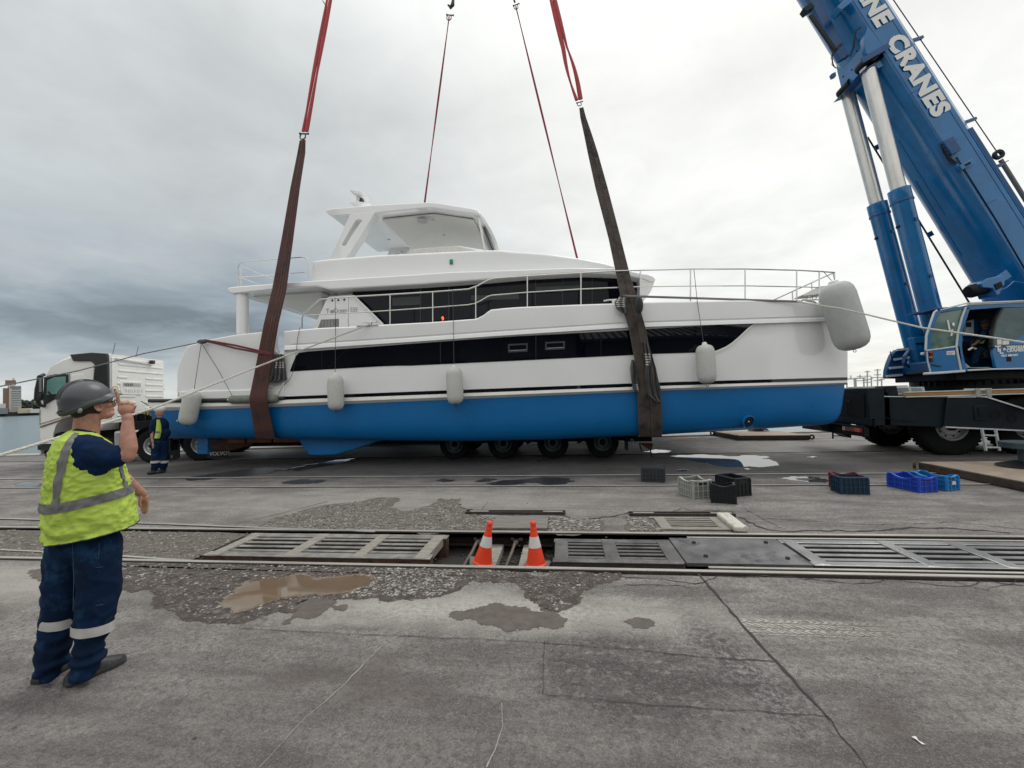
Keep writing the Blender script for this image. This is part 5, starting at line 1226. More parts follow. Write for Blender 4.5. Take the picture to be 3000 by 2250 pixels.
def crate_at(b_, a_r, wr, ll, h, col, label, swap=True, **kw):
    """placed by its nearest bottom corner; wr runs to the right along a_r, ll runs away"""
    ar = R(a_r); xd = Vector((math.cos(ar), math.sin(ar), 0)); yd = Vector((-math.sin(ar), math.cos(ar), 0)); c = Vector((*b_, 0)) + xd * wr / 2 + yd * ll / 2
    if swap: return crate(c, ar + math.pi / 2, (ll, wr, h), col, label, **kw)
    return crate(c, ar, (wr, ll, h), col, label, **kw)
crate_at((1.44, 8.45), -14, .40, .30, .26, cm('crate_slate', (.030, .042, .048)), "slate grey crate turned upside down apart from the others", False, upside=True)
crate_at((1.99, 7.09), 17, .33, .40, .285, cm('crate_grey', (.36, .37, .35)), "light grey crate with ribbed sides left of the black crates", wave=.03)
crate_at((2.66, 7.22), 20, .29, .42, .29, cm('crate_black', (.008, .011, .014)), "black slatted crate standing behind the other black crate")
crate_at((2.19, 6.85), -15, .32, .22, .285, cm('crate_black_b', (.006, .009, .012)), "plain black crate in front with a scooped rim", False, wave=.03)
crate_at((4.44, 7.70), -10, .37, .26, .26, cm('crate_red', (.22, .010, .016)), "dark red crate half hidden behind the navy crate", False, wave=.03)
crate_at((4.33, 7.40), -4, .38, .27, .27, cm('crate_navy', (.006, .035, .075)), "dark navy crate with a chevron pattern in front of the red one", False)
crate_at((5.52, 7.49), 13, .30, .50, .24, cm('crate_blue', (.012, .065, .52)), "royal blue long low crate with scooped sides", wave=.05, ribs=(4, 3))
crate_at((6.00, 7.60), 22, .26, .50, .24, cm('crate_sky', (.015, .20, .52)), "lighter blue crate with a white mark behind the royal blue one", wave=.05, ribs=(4, 3), tag_mark=True)

RUSTP = mat('rusty_mat_top', (.25, .20, .155), .75, .1, var=.3, vs=3, rust=(.15, .10, .075), rs=5, rt=.58, bump=.3, bs=40)
RUSTD = mat('rusty_mat_side', (.06, .042, .034), .75, .2, var=.4, vs=7, rust=(.025, .022, .02), rs=8, rt=.52, bump=.4, bs=50)
def steelmat(corners, h, label, lugs):
    c = sum(corners, Vector()) / 4; root = thing('outrigger_mat', label, 'outrigger mat', (c.x, c.y, 0))
    mb = MB(); n = 4; lo = [Vector((p.x, p.y, .01)) for p in corners]; hi = [Vector((p.x, p.y, h - .012)) for p in corners]
    mb.add(lo + hi, [(0, 1, 2, 3)[::-1], (4, 5, 6, 7), (0, 1, 5, 4), (1, 2, 6, 5), (2, 3, 7, 6), (3, 0, 4, 7)]); mb.build('mat_frame', RUSTD, root, bevel=.01)
    s_ = [c + (p - c) * .992 for p in corners]; mb = MB(); mb.add([Vector((p.x, p.y, h - .012)) for p in s_] + [Vector((p.x, p.y, h)) for p in s_], [(4, 5, 6, 7), (0, 1, 5, 4), (1, 2, 6, 5), (2, 3, 7, 6), (3, 0, 4, 7)]); mb.build('top_plate', RUSTP, root, smooth=0)
    for p, ax in lugs:
        p = Vector((p.x, p.y, h * .5 + .02)); mb = MB(); nn = Vector(ax).normalized(); N_ = 20; r0, r1 = h * .22, h * .5
        e1 = Vector((-nn.y, nn.x, 0)); rings = []
        for (rr_, o_) in ((r0, -.02), (r1, -.02), (r1, .02), (r0, .02), (r0, -.02)):
            rings.append([p + nn * o_ + e1 * (math.cos(2 * math.pi * k / N_) * rr_) + Vector((0, 0, math.sin(2 * math.pi * k / N_) * rr_)) for k in range(N_)])
        mb.loft(rings, False); mb.build('lifting_lug', RUSTD, root, smooth=40)
    return root
hF = .17
# mat beyond the bow, with the crane's far outrigger foot on it
fl = G(2165, 1291); fr = G(2373, 1290); bl = G(2092, 1277); dv = fr - fl; dv.z = 0; br_ = bl + dv
steelmat([fl, fr, br_, bl], hF, "rusty steel outrigger mat on the quay beneath the bow", [(fl + Vector((-.06, -.02, 0)), (0, -1, 0)), (fr + Vector((.06, 0, 0)), (0, -1, 0)), (bl + Vector((-.06, 0, 0)), (0, -1, 0))])
root = thing('stabiliser_jack', "crane stabiliser pad standing on the rusty mat beneath the bow", 'stabiliser', A(2222, 1272, 14.6)); c = A(2222, 1272, 14.6); c.z = hF
c = (fl + br_) / 2; c = G(2222, 1262, hF); c.z = hF
MB().lathe([(.36, 0), (.36, .02), (.22, .08), (.2, .12), (.0, .12)], c, n=24).build('foot_plate', BLK, root); MB().lathe([(.09, .1), (.09, .26), (.28, .27), (.28, .33), (0, .33)], c, n=20).build('foot_stem', BLK, root)
for k in range(8):
    a = k * math.pi / 4; MB().bar(c + Vector((math.cos(a) * .15, math.sin(a) * .15, .12)), c + Vector((math.cos(a) * .32, math.sin(a) * .32, .03)), .03, .05).build('gusset', BLK, root)
# big mat at the right edge
a0 = G(2672, 1374); pn = Vector((2.3, 0, 0))
steelmat([Vector((7.02, 6.0, 0)), Vector((9.4, 6.0, 0)), Vector((9.4, 9.52, 0)), Vector((7.02, 9.52, 0))], .16, "long rusty steel mat at the right edge under the near outrigger", [(Vector((6.98, 9.56, 0)), (.75, -.65, 0))])
root = thing('stabiliser_jack', "crane stabiliser pad on the long rusty mat at the right edge", 'stabiliser', G(3010, 1372, .16)); c = G(3015, 1368, .16)
MB().lathe([(.42, 0), (.42, .025), (.2, .10), (.0, .10)], c, n=24).build('foot_plate', BLK, root); MB().lathe([(.13, .08), (.13, .34), (.36, .35), (.36, .45), (0, .45)], c, n=24).build('foot_stem', mat('outrigger_grey', (.03, .05, .06), .5, var=.2), root)
# ================================================================== MOBILE CRANE
CBL = mat('crane_blue', (.001, .128, .345), .25, var=.16, vs=2.5, spec=.5, coat=.35, rust=(.010, .085, .25), rs=3, rt=.6, bump=.05, bs=40)
CBD = mat('crane_blue_dark', (.001, .060, .19), .38, var=.2, vs=3, rust=(.01, .035, .09), rs=4, rt=.58)
CHR = mat('cylinder_chrome', (.62, .61, .59), .30, .85, var=.12, vs=3, streak=(4, 4, .5))
CHD = mat('chassis_grey', (.006, .012, .018), .45, .0, var=.3, vs=2, rust=(.010, .015, .020), rs=2.5, rt=.58, bump=.1, bs=50, spec=.22)
CHK = mat('chassis_black', (.005, .006, .008), .6, var=.3, vs=4, spec=.25)
TYRE = mat('tyre_rubber', (.010, .011, .013), .85, var=.35, vs=8, bump=.3, bs=60, spec=.2)
RIM = mat('wheel_rim_silver', (.58, .59, .60), .4, .5, var=.15, vs=6, rust=(.10, .095, .09), rs=8, rt=.62)
WHT = mat('white_paint', (.68, .69, .69), .35, var=.04, coat=.2)
LETW = mat('white_lettering', (.70, .71, .70), .5, var=.05, vs=8)
CRY = 12.6
CR = thing('mobile_crane', "blue mobile crane with raised boom and dark chassis at the right edge", 'crane', (10.5, CRY, 0))
D_ = Vector((.43, 0, -.903)).normalized(); NU = Vector((.903, 0, .43)).normalized()
O_ = Vector((8.65, 0, 10.09))
def bp(s_, y, h): return Vector((O_.x, y, O_.z)) + D_ * s_ + NU * h
def boomsec(s_, yn=11.95, yf=13.25, h=1.0):
    ym = (yn + yf) / 2
    return [bp(s_, yn + .12, -.06), bp(s_, yn, .03), bp(s_, yn, h * .72), bp(s_, yn + .16, h * .93), bp(s_, yn + .3, h), bp(s_, yf - .3, h), bp(s_, yf - .16, h * .93), bp(s_, yf, h * .72), bp(s_, yf, .03), bp(s_, yf - .12, -.06), bp(s_, yf - .3, -.12), bp(s_, yn + .3, -.12)]
jbx = (A(2746, 450, 11.93) - bp(0, 11.93, 0)).dot(D_); lgx = (A(2805, 497, 11.93) - bp(0, 11.93, 0)).dot(D_)
boom = MB().loft([boomsec(s_) for s_ in (-6.0, -2, 2, 5, 9.0)]).build('boom', CBL, CR, bevel=.02, smooth=28)
MB().loft([boomsec(s_, 12.03, 13.17, .86) for s_ in (-16, -6)]).build('telescope_section', CBL, CR, smooth=28)
# seams, ledge strips and small fittings on the boom
for h, w in ((.05, .03), (.60, .015)):
    MB().add([bp(-6, 11.944, h), bp(9, 11.944, h), bp(9, 11.944, h + w), bp(-6, 11.944, h + w), bp(-6, 11.952, h), bp(9, 11.952, h), bp(9, 11.952, h + w), bp(-6, 11.952, h + w)], [(0, 1, 2, 3), (4, 5, 1, 0), (3, 2, 6, 7)]).build('weld_seam', CBD, boom, smooth=0)
MB().obox(bp(6.0, 11.955, .80), (7, .03, .09), D_, (0, 1, 0), NU).build('top_ledge', CBD, boom, bevel=.01)
MB().obox(bp(6.0, 11.98, .735), (7, .09, .02), D_, (0, 1, 0), NU).build('top_ledge', CBL, boom, bevel=.005)
for s_ in (1.0, 2.6, 4.4): MB().obox(bp(s_, 11.945, .20), (.012, .012, .42), D_, (0, 1, 0), NU).build('weld_seam', CBD, boom, smooth=0)
MB().obox(bp(jbx, 11.88, .10), (.42, .14, .26), D_, (0, 1, 0), NU).build('junction_box', CBD, boom, bevel=.015)
for k in range(4): MB().tube([bp(jbx - .15 + k * .1, 11.9, -.02), bp(jbx - .1 + k * .1, 11.84, -.10), bp(jbx + .1 + k * .1, 11.86, -.12), bp(jbx + .45, 11.9, .06)], .014, 6).build('cable_loop', CHK, boom)
MB().obox(bp(lgx, 11.87, .16), (.13, .12, .34), D_, (0, 1, 0), NU).build('lug', CBL, boom, bevel=.01); MB().obox(bp(lgx, 11.807, .16), (.06, .004, .14), D_, (0, 1, 0), NU).build('lug_slot', CHK, boom, smooth=0)
MB().tube([bp(3.0, 11.93, .15), bp(4.8, 11.94, .16), bp(7.0, 11.94, .10)], .012, 5).build('cable', CHK, boom)
for s_, y in ((.6, 12.7), (1.8, 12.9)): MB().obox(bp(s_ + 2.4, y, -.12), (2.4, .05, .02), D_, (0, 1, 0), NU).build('slide_track', CBL, boom)
MB().tube([bp(1.2, 13.3, -.22), bp(8.0, 13.3, -.22)], .022, 6).build('hydraulic_pipe', CHK, boom)
for s_ in (1.6, 2.1, 4.5): MB().obox(bp(s_, 13.28, -.17), (.14, .06, .12), D_, (0, 1, 0), NU).build('pipe_clip', CBD, boom)
# the bracket block under the boom that carries the lift cylinders, with the folded jib alongside
def loc(px, py, Y=12.1): 
    p = A(px, py, Y); return (p.x, p.z)
br_o = [loc(*q) for q in ((2458, 268), (2466, 250), (2533, 180), (2575, 130), (2620, 168), (2595, 196), (2560, 180), (2520, 215), (2500, 262), (2470, 280))]
MB().prism([loc(2444, 150, 13.2), loc(2490, 70, 13.0), loc(2560, 120), loc(2600, 190), loc(2570, 205), loc(2545, 185), loc(2466, 268, 13.2), loc(2452, 210, 13.2)], 12.05, 13.2).build('cylinder_bracket', CBL, CR, bevel=.015)
MB().prism([loc(2466, 258, 13.2), loc(2545, 182), loc(2560, 200), loc(2520, 215), loc(2490, 268, 13.2), loc(2470, 280, 13.2)], 11.98, 13.25).build('bracket_lip', CBD, CR, bevel=.01)
MB().prism([loc(*q) for q in ((2522, 175), (2515, 130), (2528, 95), (2570, 155), (2562, 178))], 11.9, 12.05).build('bracket_plate', CBL, CR, bevel=.008)
MB().bar(A(2525, 178, 11.85), A(2605, 132, 11.85), .14, .02, (0, 1, 0)).build('bracket_flange', CBD, CR)
for k, (x, y) in enumerate(((2480, 165), (2495, 205), (2470, 225), (2510, 150), (2535, 140), (2548, 165))): MB().lathe([(.02, 0), (.02, .02), (0, .02)], A(x, y, 12.04), (0, -1, 0), 8).build('bolt', CHK, CR)
jib0 = [loc(*q) for q in ((2350, -40), (2385, -40), (2490, 160), (2500, 210), (2470, 150))]
def jb(p0, p1, w, h, Y, m=CBD, nm='jib_chord'): return MB().bar(A(*p0, Y), A(*p1, Y), w, h, (0, 1, 0)).build(nm, m, CR, bevel=.01)
jb((2350, -60), (2470, 175), .25, .14, 12.3); jb((2400, -60), (2498, 130), .3, .22, 12.6); jb((2440, -60), (2530, 110), .3, .12, 12.2, CBL); jb((2374, 44), (2448, 150), .10, .05, 12.0, CHD)
MB().obox(A(2364, 30, 12.2), (.16, .2, .26), (.5, 0, -.8)).build('jib_roller', CHD, CR, bevel=.02); MB().obox(A(2465, 25, 11.95), (.38, .3, .16), (.75, 0, .6)).build('lamp_housing', CBL, CR, bevel=.02)
MB().tube([A(2520, 80, 11.9), A(2508, 90, 11.85), (A(2500, 140, 11.85)), A(2490, 165, 11.9)], .022, 6).build('hose', CHK, CR)
for k in range(4): MB().tube([A(2462 + k * 3, 128, 12.0), A(2440 - k * 2, 150 + k * 6, 11.95), A(2437 + k * 3, 190 + k * 3, 11.95), A(2452, 200, 12.0)], .008, 5).build('wire', CHK, CR)
MB().prism([loc(*q) for q in ((2436, 216), (2448, 210), (2450, 222), (2440, 226))], 12.1, 12.2).build('small_bracket', CBD, CR)
# lift cylinders
for nm, Y, T0, T1, T2 in (("near", 12.15, (2541, 200), (2633, 556), (2762, 1010)), ("far", 13.1, (2483, 272), (2569, 598), (2697, 1078))):
    a, b_, c = A(*T0, Y), A(*T1, Y), A(*T2, Y); c = b_ + (b_ - a).normalized() * (c - b_).length
    d = (c - a).normalized()
    MB().cyl(a, b_ + d * .1, .165, n=32).build('piston_rod', CHR, CR, smooth=40)
    o = MB().lathe([(.19, -.02), (.235, 0), (.235, .28), (.225, .30), (.225, (c - b_).length), (.0, (c - b_).length)], b_, d, 32).build('lift_cylinder', CBL, CR, smooth=40)
    MB().lathe([(.24, .30), (.245, .31), (.245, .35), (.24, .36)], b_, d, 32, False).build('clamp_band', CBD, o)
    MB().lathe([(.12, -.05), (.14, 0), (.2, .04)], a, -d, 16).build('rod_eye', CHK, CR); MB().cyl(a - Vector((0, .25, 0)) - d * .15, a + Vector((0, .25, 0)) - d * .15, .13, n=16).build('rod_eye_pin', CHK, CR)
    s_ = Vector((0, -1, 0)); MB().tube([b_ + d * .34 + Vector((.24, -.02, 0)), b_ + d * 1.4 + Vector((.25, -.02, 0)), c + Vector((.26, -.02, 0))], .022, 6).build('cylinder_pipe', CHD if nm == 'near' else CBD, o)
    for t_ in (.9, 2.4): MB().obox(b_ + d * t_ + Vector((.03, -.23, 0)), (.06, .06, .08)).build('valve_block', CBD, o)
    MB().obox(b_ + d * 1.0 + Vector((-.24, 0, 0)), (.08, .06, .06)).build('valve_block', CHD, o)
# suspension cable, stand-offs and pendant rod above the boom
MB().tube([A(2600, -26, 12.6), A(2922, 447, 12.6)], .012, 6).build('hoist_cable', CHK, CR)
e = A(2925, 453, 12.6); N_ = 20; e1 = Vector((1, 0, 0)); e2 = Vector((0, 0, 1)); rings = []
for rr_, yo in ((.06, -.04), (.125, -.04), (.125, .04), (.06, .04), (.06, -.04)): rings.append([e + Vector((math.cos(2 * math.pi * k / N_) * rr_, yo, math.sin(2 * math.pi * k / N_) * rr_)) for k in range(N_)])
MB().loft(rings, False).build('pendant_eye', CHD, CR, smooth=40)
MB().tube([A(2931, 468, 12.6), A(3120, 770, 12.6)], .05, 10).build('pendant_rod', mat('pendant_grey', (.14, .13, .13), .6), CR)
for (a, b_) in (((2665, 122), (2702, 110)), ((2818, 362), (2857, 348)), ((2905, 492), (2935, 483))): MB().bar(A(*a, 12.5), A(*b_, 12.6), .08, .09, (0, 1, 0)).build('stand_off', CBD, CR, bevel=.01)
MB().tube([A(2925, 485, 12.3), A(2955, 470, 12.3)], .012, 5).build('catch_pin', CHK, CR)
# lettering
t0 = A(2629, 133, 11.93); lx = D_; ly = NU
b0 = bp(0, 11.93, 0); s0 = (A(2635, 127, 11.93) - b0).dot(D_); 
text_mesh("CRANES", .60, LETW, 'lettering', boom, frame(bp((A(2612, 152, 11.93) - bp(0, 11.93, 0)).dot(D_) - .33, 11.925, .21), D_, NU), .0015, .034, spacing=1.10, sx=1.0)
text_mesh("TEEMANE", .60, LETW, 'lettering', boom, frame(bp((A(2590, 82, 11.93) - bp(0, 11.93, 0)).dot(D_) - .10, 11.925, .21), D_, NU), .0015, .034, align='RIGHT', spacing=1.08)
# floodlight and winch housing low on the boom
p = A(2850, 838, 11.7)
MB().lathe([(.0, -.02), (.14, 0), (.16, .05), (.16, .38), (.12, .42), (0, .42)], A(2836, 856, 11.75), Vector((1, 0, .25)), 20).build('pulley_drum', CHK, CR, smooth=30)
MB().prism([loc(x, y, 11.8) for x, y in ((2845, 838), (2862, 824), (2905, 814), (2912, 820), (2914, 838), (2900, 868), (2890, 874), (2880, 852), (2850, 850))], 11.55, 12.0).build('pulley_guard', CBL, CR, bevel=.02)
MB().bar(A(2900, 836, 11.6), A(2955, 800, 11.6), .2, .02, (0, 1, 0)).build('guard_plate', CBL, CR); MB().prism([loc(x, y, 11.6) for x, y in ((2905, 835), (2925, 826), (2932, 842), (2912, 852))], 11.53, 11.6).build('connector_box', CHK, CR, bevel=.01)
MB().tube([A(2915, 858, 11.6), A(2950, 842, 11.6), A(2970, 824, 11.65), A(3010, 830, 11.7)], .014, 5).build('cable', CBL, CR)
# superstructure: turntable, deck, cab
MB().cyl((10.6, CRY, 1.35), (10.6, CRY, 1.78), 1.15, n=48).build('turntable', CHK, CR)
for k in range(26):
    a = math.pi + k * math.pi / 26; MB().obox((10.6 + math.cos(a) * 1.17, CRY + math.sin(a) * 1.17, 1.72), (.05, .05, .10), (math.cos(a), math.sin(a), 0)).build('ring_bolt', CHD, CR, smooth=0)
MB().box(9.4, 14.5, 11.5, 13.4, 1.78, 1.98).build('slewing_platform', CHK, CR, bevel=.02)
MB().box(9.9, 14.5, 11.9, 13.7, 1.98, 3.3).build('engine_cover', CBL, CR, bevel=.05)
YK = 11.2
def ck(L_, Y=YK): return pl(L_, Y)
cabpoly = [(2724.5, 1091), (2712.5, 1025), (2714.6, 984.4), (2725.5, 949), (2738, 914), (2744, 909.5), (2761, 907), (2834, 894), (3000, 885.4), (3120, 882), (3120, 1074), (2825, 1088)]
# cab shell as separate panels so that the doorway and windows are true openings
def panel(L_, nm, m, ya=YK, yb=YK + .05, par=None, bev=.008): return MB().prism(ck(L_), ya, yb).build(nm, m, par or CR, bevel=bev)
cab = thing_cab = MB().prism(ck([(2724.5, 1091), (2713, 1025), (2725.5, 1023.5), (2801, 1014.5), (2812, 1013), (2824, 1088)]), YK, YK + .06).build('cab_body', CBL, CR, bevel=.01)
def cp(L_, nm, m, ya=YK - .0, yb=YK + .06, bev=.008): return MB().prism(ck(L_), ya, yb).build(nm, m, cab, bevel=bev)
GCAB = mat('cab_glass', (.13, .20, .185), .04, var=.25, vs=2, spec=.5, rvar=0, rust=(.05, .09, .085), rs=1.4, rt=.5)
cp([(2713, 1025), (2714.6, 984.4), (2725.5, 949), (2738, 914), (2761, 907), (2834, 894), (3120, 882), (3120, 899), (2940, 901), (2930, 901), (2842, 908), (2838, 902), (2756, 916), (2743, 940), (2732, 966), (2727, 1000), (2726, 1023)], 'cab_frame', CBL)
cp([(2801, 1014), (2806, 973), (2818, 930), (2827, 904), (2842, 904), (2834, 930), (2821, 965), (2819, 1017), (2824, 1050), (2832, 1074), (2837, 1087), (2824, 1088), (2812, 1050)], 'door_pillar', CBL)
cp([(2752, 918), (2826, 904.5), (2817, 930), (2806, 973), (2801, 1013.5), (2726, 1022), (2728, 985), (2738, 948)], 'front_window', GCAB, YK + .015, YK + .03, 0)
cp([(2912, 1018), (3120, 1009), (3120, 1078), (2922, 1080), (2914, 1074), (2905.8, 1030)], 'sliding_door', CBL, YK - .02, YK + .05)
cp([(2932, 902), (2940, 901), (2918, 941), (2909, 980), (2908, 1017), (2903, 1017), (2905, 970), (2914, 935)], 'door_edge', BLK, YK - .03, YK + .05, 0)
cp([(2941, 902), (3120, 897), (3120, 1008), (2912, 1017), (2912, 975), (2922, 940)], 'door_window', mat('door_glass', (.055, .10, .11), .04, var=.3, spec=.5, rvar=0), YK + .01, YK + .03, 0)
cp([(2960, 1003), (3120, 905), (3120, 1008), (2958, 1010)], 'blue_sticker_area', CBL, YK + .0, YK + .012, 0)
# light trims
TRM = mat('cab_trim_pale', (.55, .60, .62), .4, var=.08)
def trim(L_, r=.022): MB().tube([A(x, y, YK - .01) for x, y in L_], r, 6).build('cab_trim', TRM, cab)
trim([(2712, 1025), (2714, 984), (2725, 949), (2737, 915), (2745, 909)]); trim([(2713, 1027), (2760, 1021), (2802, 1015)], .018); trim([(2802, 1014), (2806, 973), (2818, 930), (2829, 900)]); trim([(2802, 1016), (2806, 1040), (2815, 1084)])
trim([(2706, 1095), (2760, 1092), (2826, 1087)], .03); trim([(2835, 1085), (2920, 1081), (3100, 1078)], .02); trim([(2829, 897), (2834, 893), (2870, 891), (3110, 880)], .022); trim([(2716, 1030), (2718, 1060), (2726, 1090)], .014)
MB().tube([A(2755, 908, YK - .05), A(2834, 888, YK - .05), A(2920, 884, YK - .05), A(3110, 878, YK - .05)], .016, 6).build('roof_rail', INOX, cab)
# cab interior
INTD = mat('cab_interior', (.02, .021, .024), .7)
MB().prism(ck([(2730, 915), (3110, 900), (3110, 1078), (2730, 1088)], 12.05), 12.0, 12.05).build('cab_back', INTD, cab, smooth=0)
MB().box(A(2740, 1080, YK).x, 11.3, YK + .06, 12.05, A(2800, 1088, YK).z, A(2800, 1088, YK).z + .05).build('cab_floor', INTD, cab); MB().box(A(2745, 900, YK).x, 11.3, YK + .06, 12.05, A(2830, 896, YK).z - .04, A(2830, 896, YK).z).build('cab_roof', CBD, cab)
cp([(2820, 1050), (2850, 1076), (2905, 1075), (2914, 1078), (2832, 1078)], 'door_sill', mat('sill_grey', (.3, .31, .3), .5), YK + .05, YK + .3)
MB().prism(ck([(2884, 985), (2905, 960), (2915, 985), (2905, 1050), (2870, 1052), (2862, 1030), (2884, 1026)], 11.6), 11.45, 11.95).build('operator_seat', INTD, cab, bevel=.03)
MB().prism(ck([(2826, 945), (2848, 936), (2848, 985), (2826, 984)], 11.8), 11.75, 11.85).build('control_screen', mat('screen_white', (.5, .55, .58), .4), cab, bevel=.01); MB().box(A(2835, 945, 11.74).x - .03, A(2835, 945, 11.74).x + .07, 11.73, 11.75, A(2838, 952, 11.74).z - .05, A(2838, 944, 11.74).z).build('screen_detail', BLK, cab, smooth=0)
MB().prism(ck([(2823, 1000), (2850, 996), (2870, 1010), (2866, 1030), (2850, 1045), (2826, 1020)], 11.7), 11.5, 11.9).build('control_console', CHK, cab, bevel=.03)
MB().tube([A(2838, 1026, 11.4), A(2850, 1018, 11.35), A(2858, 1022, 11.35)], .03, 8).build('joystick', INOX, cab)
for a, b_ in (((2776, 938), (2784, 975)), ((2790, 965), (2787, 984))): MB().bar(A(*a, YK - .0), A(*b_, YK - .0), .035, .012, (0, 1, 0)).build('window_reflector', LETW, cab)
MB().ell(A(2793, 951, YK - 0.0), (.03, .02, .05), 8, 6).build('window_sticker', LETW, cab)
o = MB().prism(ck([(2773, 1029), (2797, 1027.5), (2797, 1039), (2773, 1040)]), YK - .006, YK).build('warning_plate', LETW, cab, smooth=0)
ux_ = (A(2797, 1028, YK) - A(2773, 1029, YK)).normalized(); text_mesh("TEREX", .036, BLK, 'lettering', o, frame(A(2775, 1033, YK - .008), ux_, (0, 0, 1)), .001) if False else None
for k in range(3): MB().box(A(2775, 1031 + k * 2.6, YK).x, A(2795, 1031 + k * 2.6, YK).x - .02 * k, YK - .008, YK - .006, A(2780, 1032 + k * 2.6, YK).z - .006, A(2780, 1032 + k * 2.6, YK).z).build('print_line', BLK, o, smooth=0)
MB().prism(ck([(2721, 1030), (2730, 1029), (2732, 1060), (2724, 1061)]), YK - .03, YK).build('lamp_cluster', BLK, cab, bevel=.005)
for y, c in ((1032, (.5, .02, .015)), (1047, (.6, .12, .03))): MB().obox(A(2726.5, y, YK - .035), (.07, .02, .035)).build('side_lamp', mat('lamp_%d' % y, c, .3), cab, bevel=.005)
MB().bar(A(2730, 1068, YK - .02), A(2758, 1073, YK - .02), .02, .02).build('door_handle', BLK, cab)
for a in ((2921, 994, 2934, 1010), (2937, 998, 2956, 1010)): cp([(a[0], a[1]), (a[2], a[1] - 1), (a[2], a[3] - 1), (a[0], a[3])], 'notice_sticker', LETW, YK - .004, YK + .01, 0)
# name on the sliding door
ux_ = (A(3000, 1018, YK - .03) - A(2948, 1021, YK - .03)).normalized()
def dt(body, px, py, size, **k): return text_mesh(body, size, LETW, 'lettering', cab, frame(A(px, py, YK - .028), ux_, (0, 0, 1)), .002, **k)
dt("TEEMANE", 2949, 1022.5, .095, bold=.005, sx=1.0); dt("CRANES", 2949, 1031.5, .095, bold=.005, sx=1.0); dt("T", 2917, 1030, .19, bold=.007); dt("L\u00b0", 2928, 1036, .16, bold=.007); dt("0861 888 004", 2933, 1045, .062, bold=.003)
cp([(2946, 1046), (2959, 1045.5), (2960, 1059), (2947, 1059.5)], 'door_latch', CHK, YK - .03, YK - .015, .003)
# bracket plate and stair-like winch frame in front
MB().prism(ck([(2674, 989), (2712, 984), (2714, 1022), (2684, 1026)], 11.6), 11.6, 11.75).build('mounting_plate', CBL, CR, bevel=.01)
for x in (2690, 2704): MB().obox(A(x, 1007, 11.59), (.10, .01, .05)).build('plate_slot', CHK, CR, bevel=.004)
MB().obox(A(2708, 1036, 11.4), (.12, .1, .07)).build('work_lamp', LETW, CR, bevel=.02)
wf = [(2596.6, 1109), (2598, 1085), (2603, 1066), (2614, 1038.7), (2628, 1024), (2665, 1020), (2660, 1060), (2646, 1109)]
MB().prism(ck(wf, 13.0), 13.0, 13.15).build('counterweight_frame', CBD, CR, bevel=.02)
for a, b_ in (((2628, 1025), (2662, 1022)), ((2616, 1054), (2664, 1047)), ((2606, 1078.5), (2655, 1074)), ((2597, 1102), (2643, 1098))): MB().bar(A(*a, 12.95), A(*b_, 12.95), .06, .05, (0, 1, 0)).build('frame_edge', TRM, CR)
MB().tube([A(2662, 1030, 12.3), A(2650, 1045, 12.2), A(2648, 1062, 12.2), A(2662, 1075, 12.3)], .045, 8).build('hose', CBD, CR); MB().tube([A(2608, 1030, 12.4), A(2612, 1045, 12.3), A(2618, 1062, 12.4)], .014, 6).build('guard_hoop', CHK, CR)
MB().tube([A(2700, 966, 11.8), A(2708, 972, 11.7), A(2708, 985, 11.7), A(2703, 990, 11.75)], .012, 6).build('hose', CHK, CR)
MB().box(9.3, 10.2, 11.8, 13.3, 1.98, 2.3).build('cylinder_foot', CBD, CR, bevel=.04)
# carrier
YS = 11.12
MB().box(8.6, 16, 11.75, 13.5, .75, 1.42).build('main_frame', CHK, CR, bevel=.02)
rb = MB().box(7.2, 7.68, YS, 13.85, A(2560, 1248, YS).z, 1.66).build('rear_box', CHD, CR, bevel=.02)
MB().box(7.18, 7.2, YS + .12, 12.2, .95, 1.5).build('rear_panel', CHK, rb, bevel=.004); MB().tube([(7.2, 11.75, 1.35), (7.12, 11.75, 1.33), (7.12, 11.75, 1.0), (7.2, 11.75, .98)], .014, 6).build('grab_handle', CHD, rb)
MB().box(7.25, 7.9, 11.4, 13.8, 1.662, 1.675).build('tread_plate', mat('pale_dusty_top', (.40, .39, .36), .8, var=.25, vs=4), rb)
bm_ = MB().box(7.08, 7.2, YS + .02, 13.8, .50, .72).build('rear_bumper', CHK, CR, bevel=.01)
MB().box(7.04, 7.08, YS + .05, YS + .75, .60, .72).build('tail_lamp', mat('tail_lamp_red', (.20, .02, .02), .3), bm_, bevel=.01); MB().box(7.034, 7.04, YS + .08, YS + .28, .61, .71).build('tail_lamp_lens', mat('tail_lamp_orange', (.5, .10, .03), .3), bm_); MB().box(7.034, 7.04, YS + .62, YS + .73, .61, .71).build('tail_lamp_lens', mat('tail_lamp_clear', (.45, .35, .34), .3), bm_)
MB().box(7.02, 7.1, YS + .0, 13.8, .735, .76).build('bumper_bar', CHD, CR); MB().tube([(7.2, YS - .02, .76), (7.2, YS - .04, .95), (7.3, YS - .04, .95), (7.3, YS - .02, .74)], .022, 6).build('lashing_ring', CHD, CR)
MB().prism([loc(x, y, 12.6) for x, y in ((2385, 1235), (2480, 1235), (2480, 1282), (2455, 1270), (2396, 1258))], 12.4, 12.8).build('tow_bracket', CHD, CR, bevel=.01); MB().tube([A(2440, 1258, 12.3), A(2440, 1285, 12.3)], .02, 6).build('drain_pipe', CHK, CR)
MB().tube([A(2441, 1277, 12.3), A(2470, 1277, 12.3)], .012, 6).build('drain_pipe', CHK, CR)
p1 = [(2589.6, 1162), (2775, 1163), (2775, 1200), (2762, 1254), (2745, 1251), (2592, 1246)]
MB().prism(ck(p1, YS), YS - .0, YS + .5).build('outrigger_box', CHD, CR, bevel=.012)
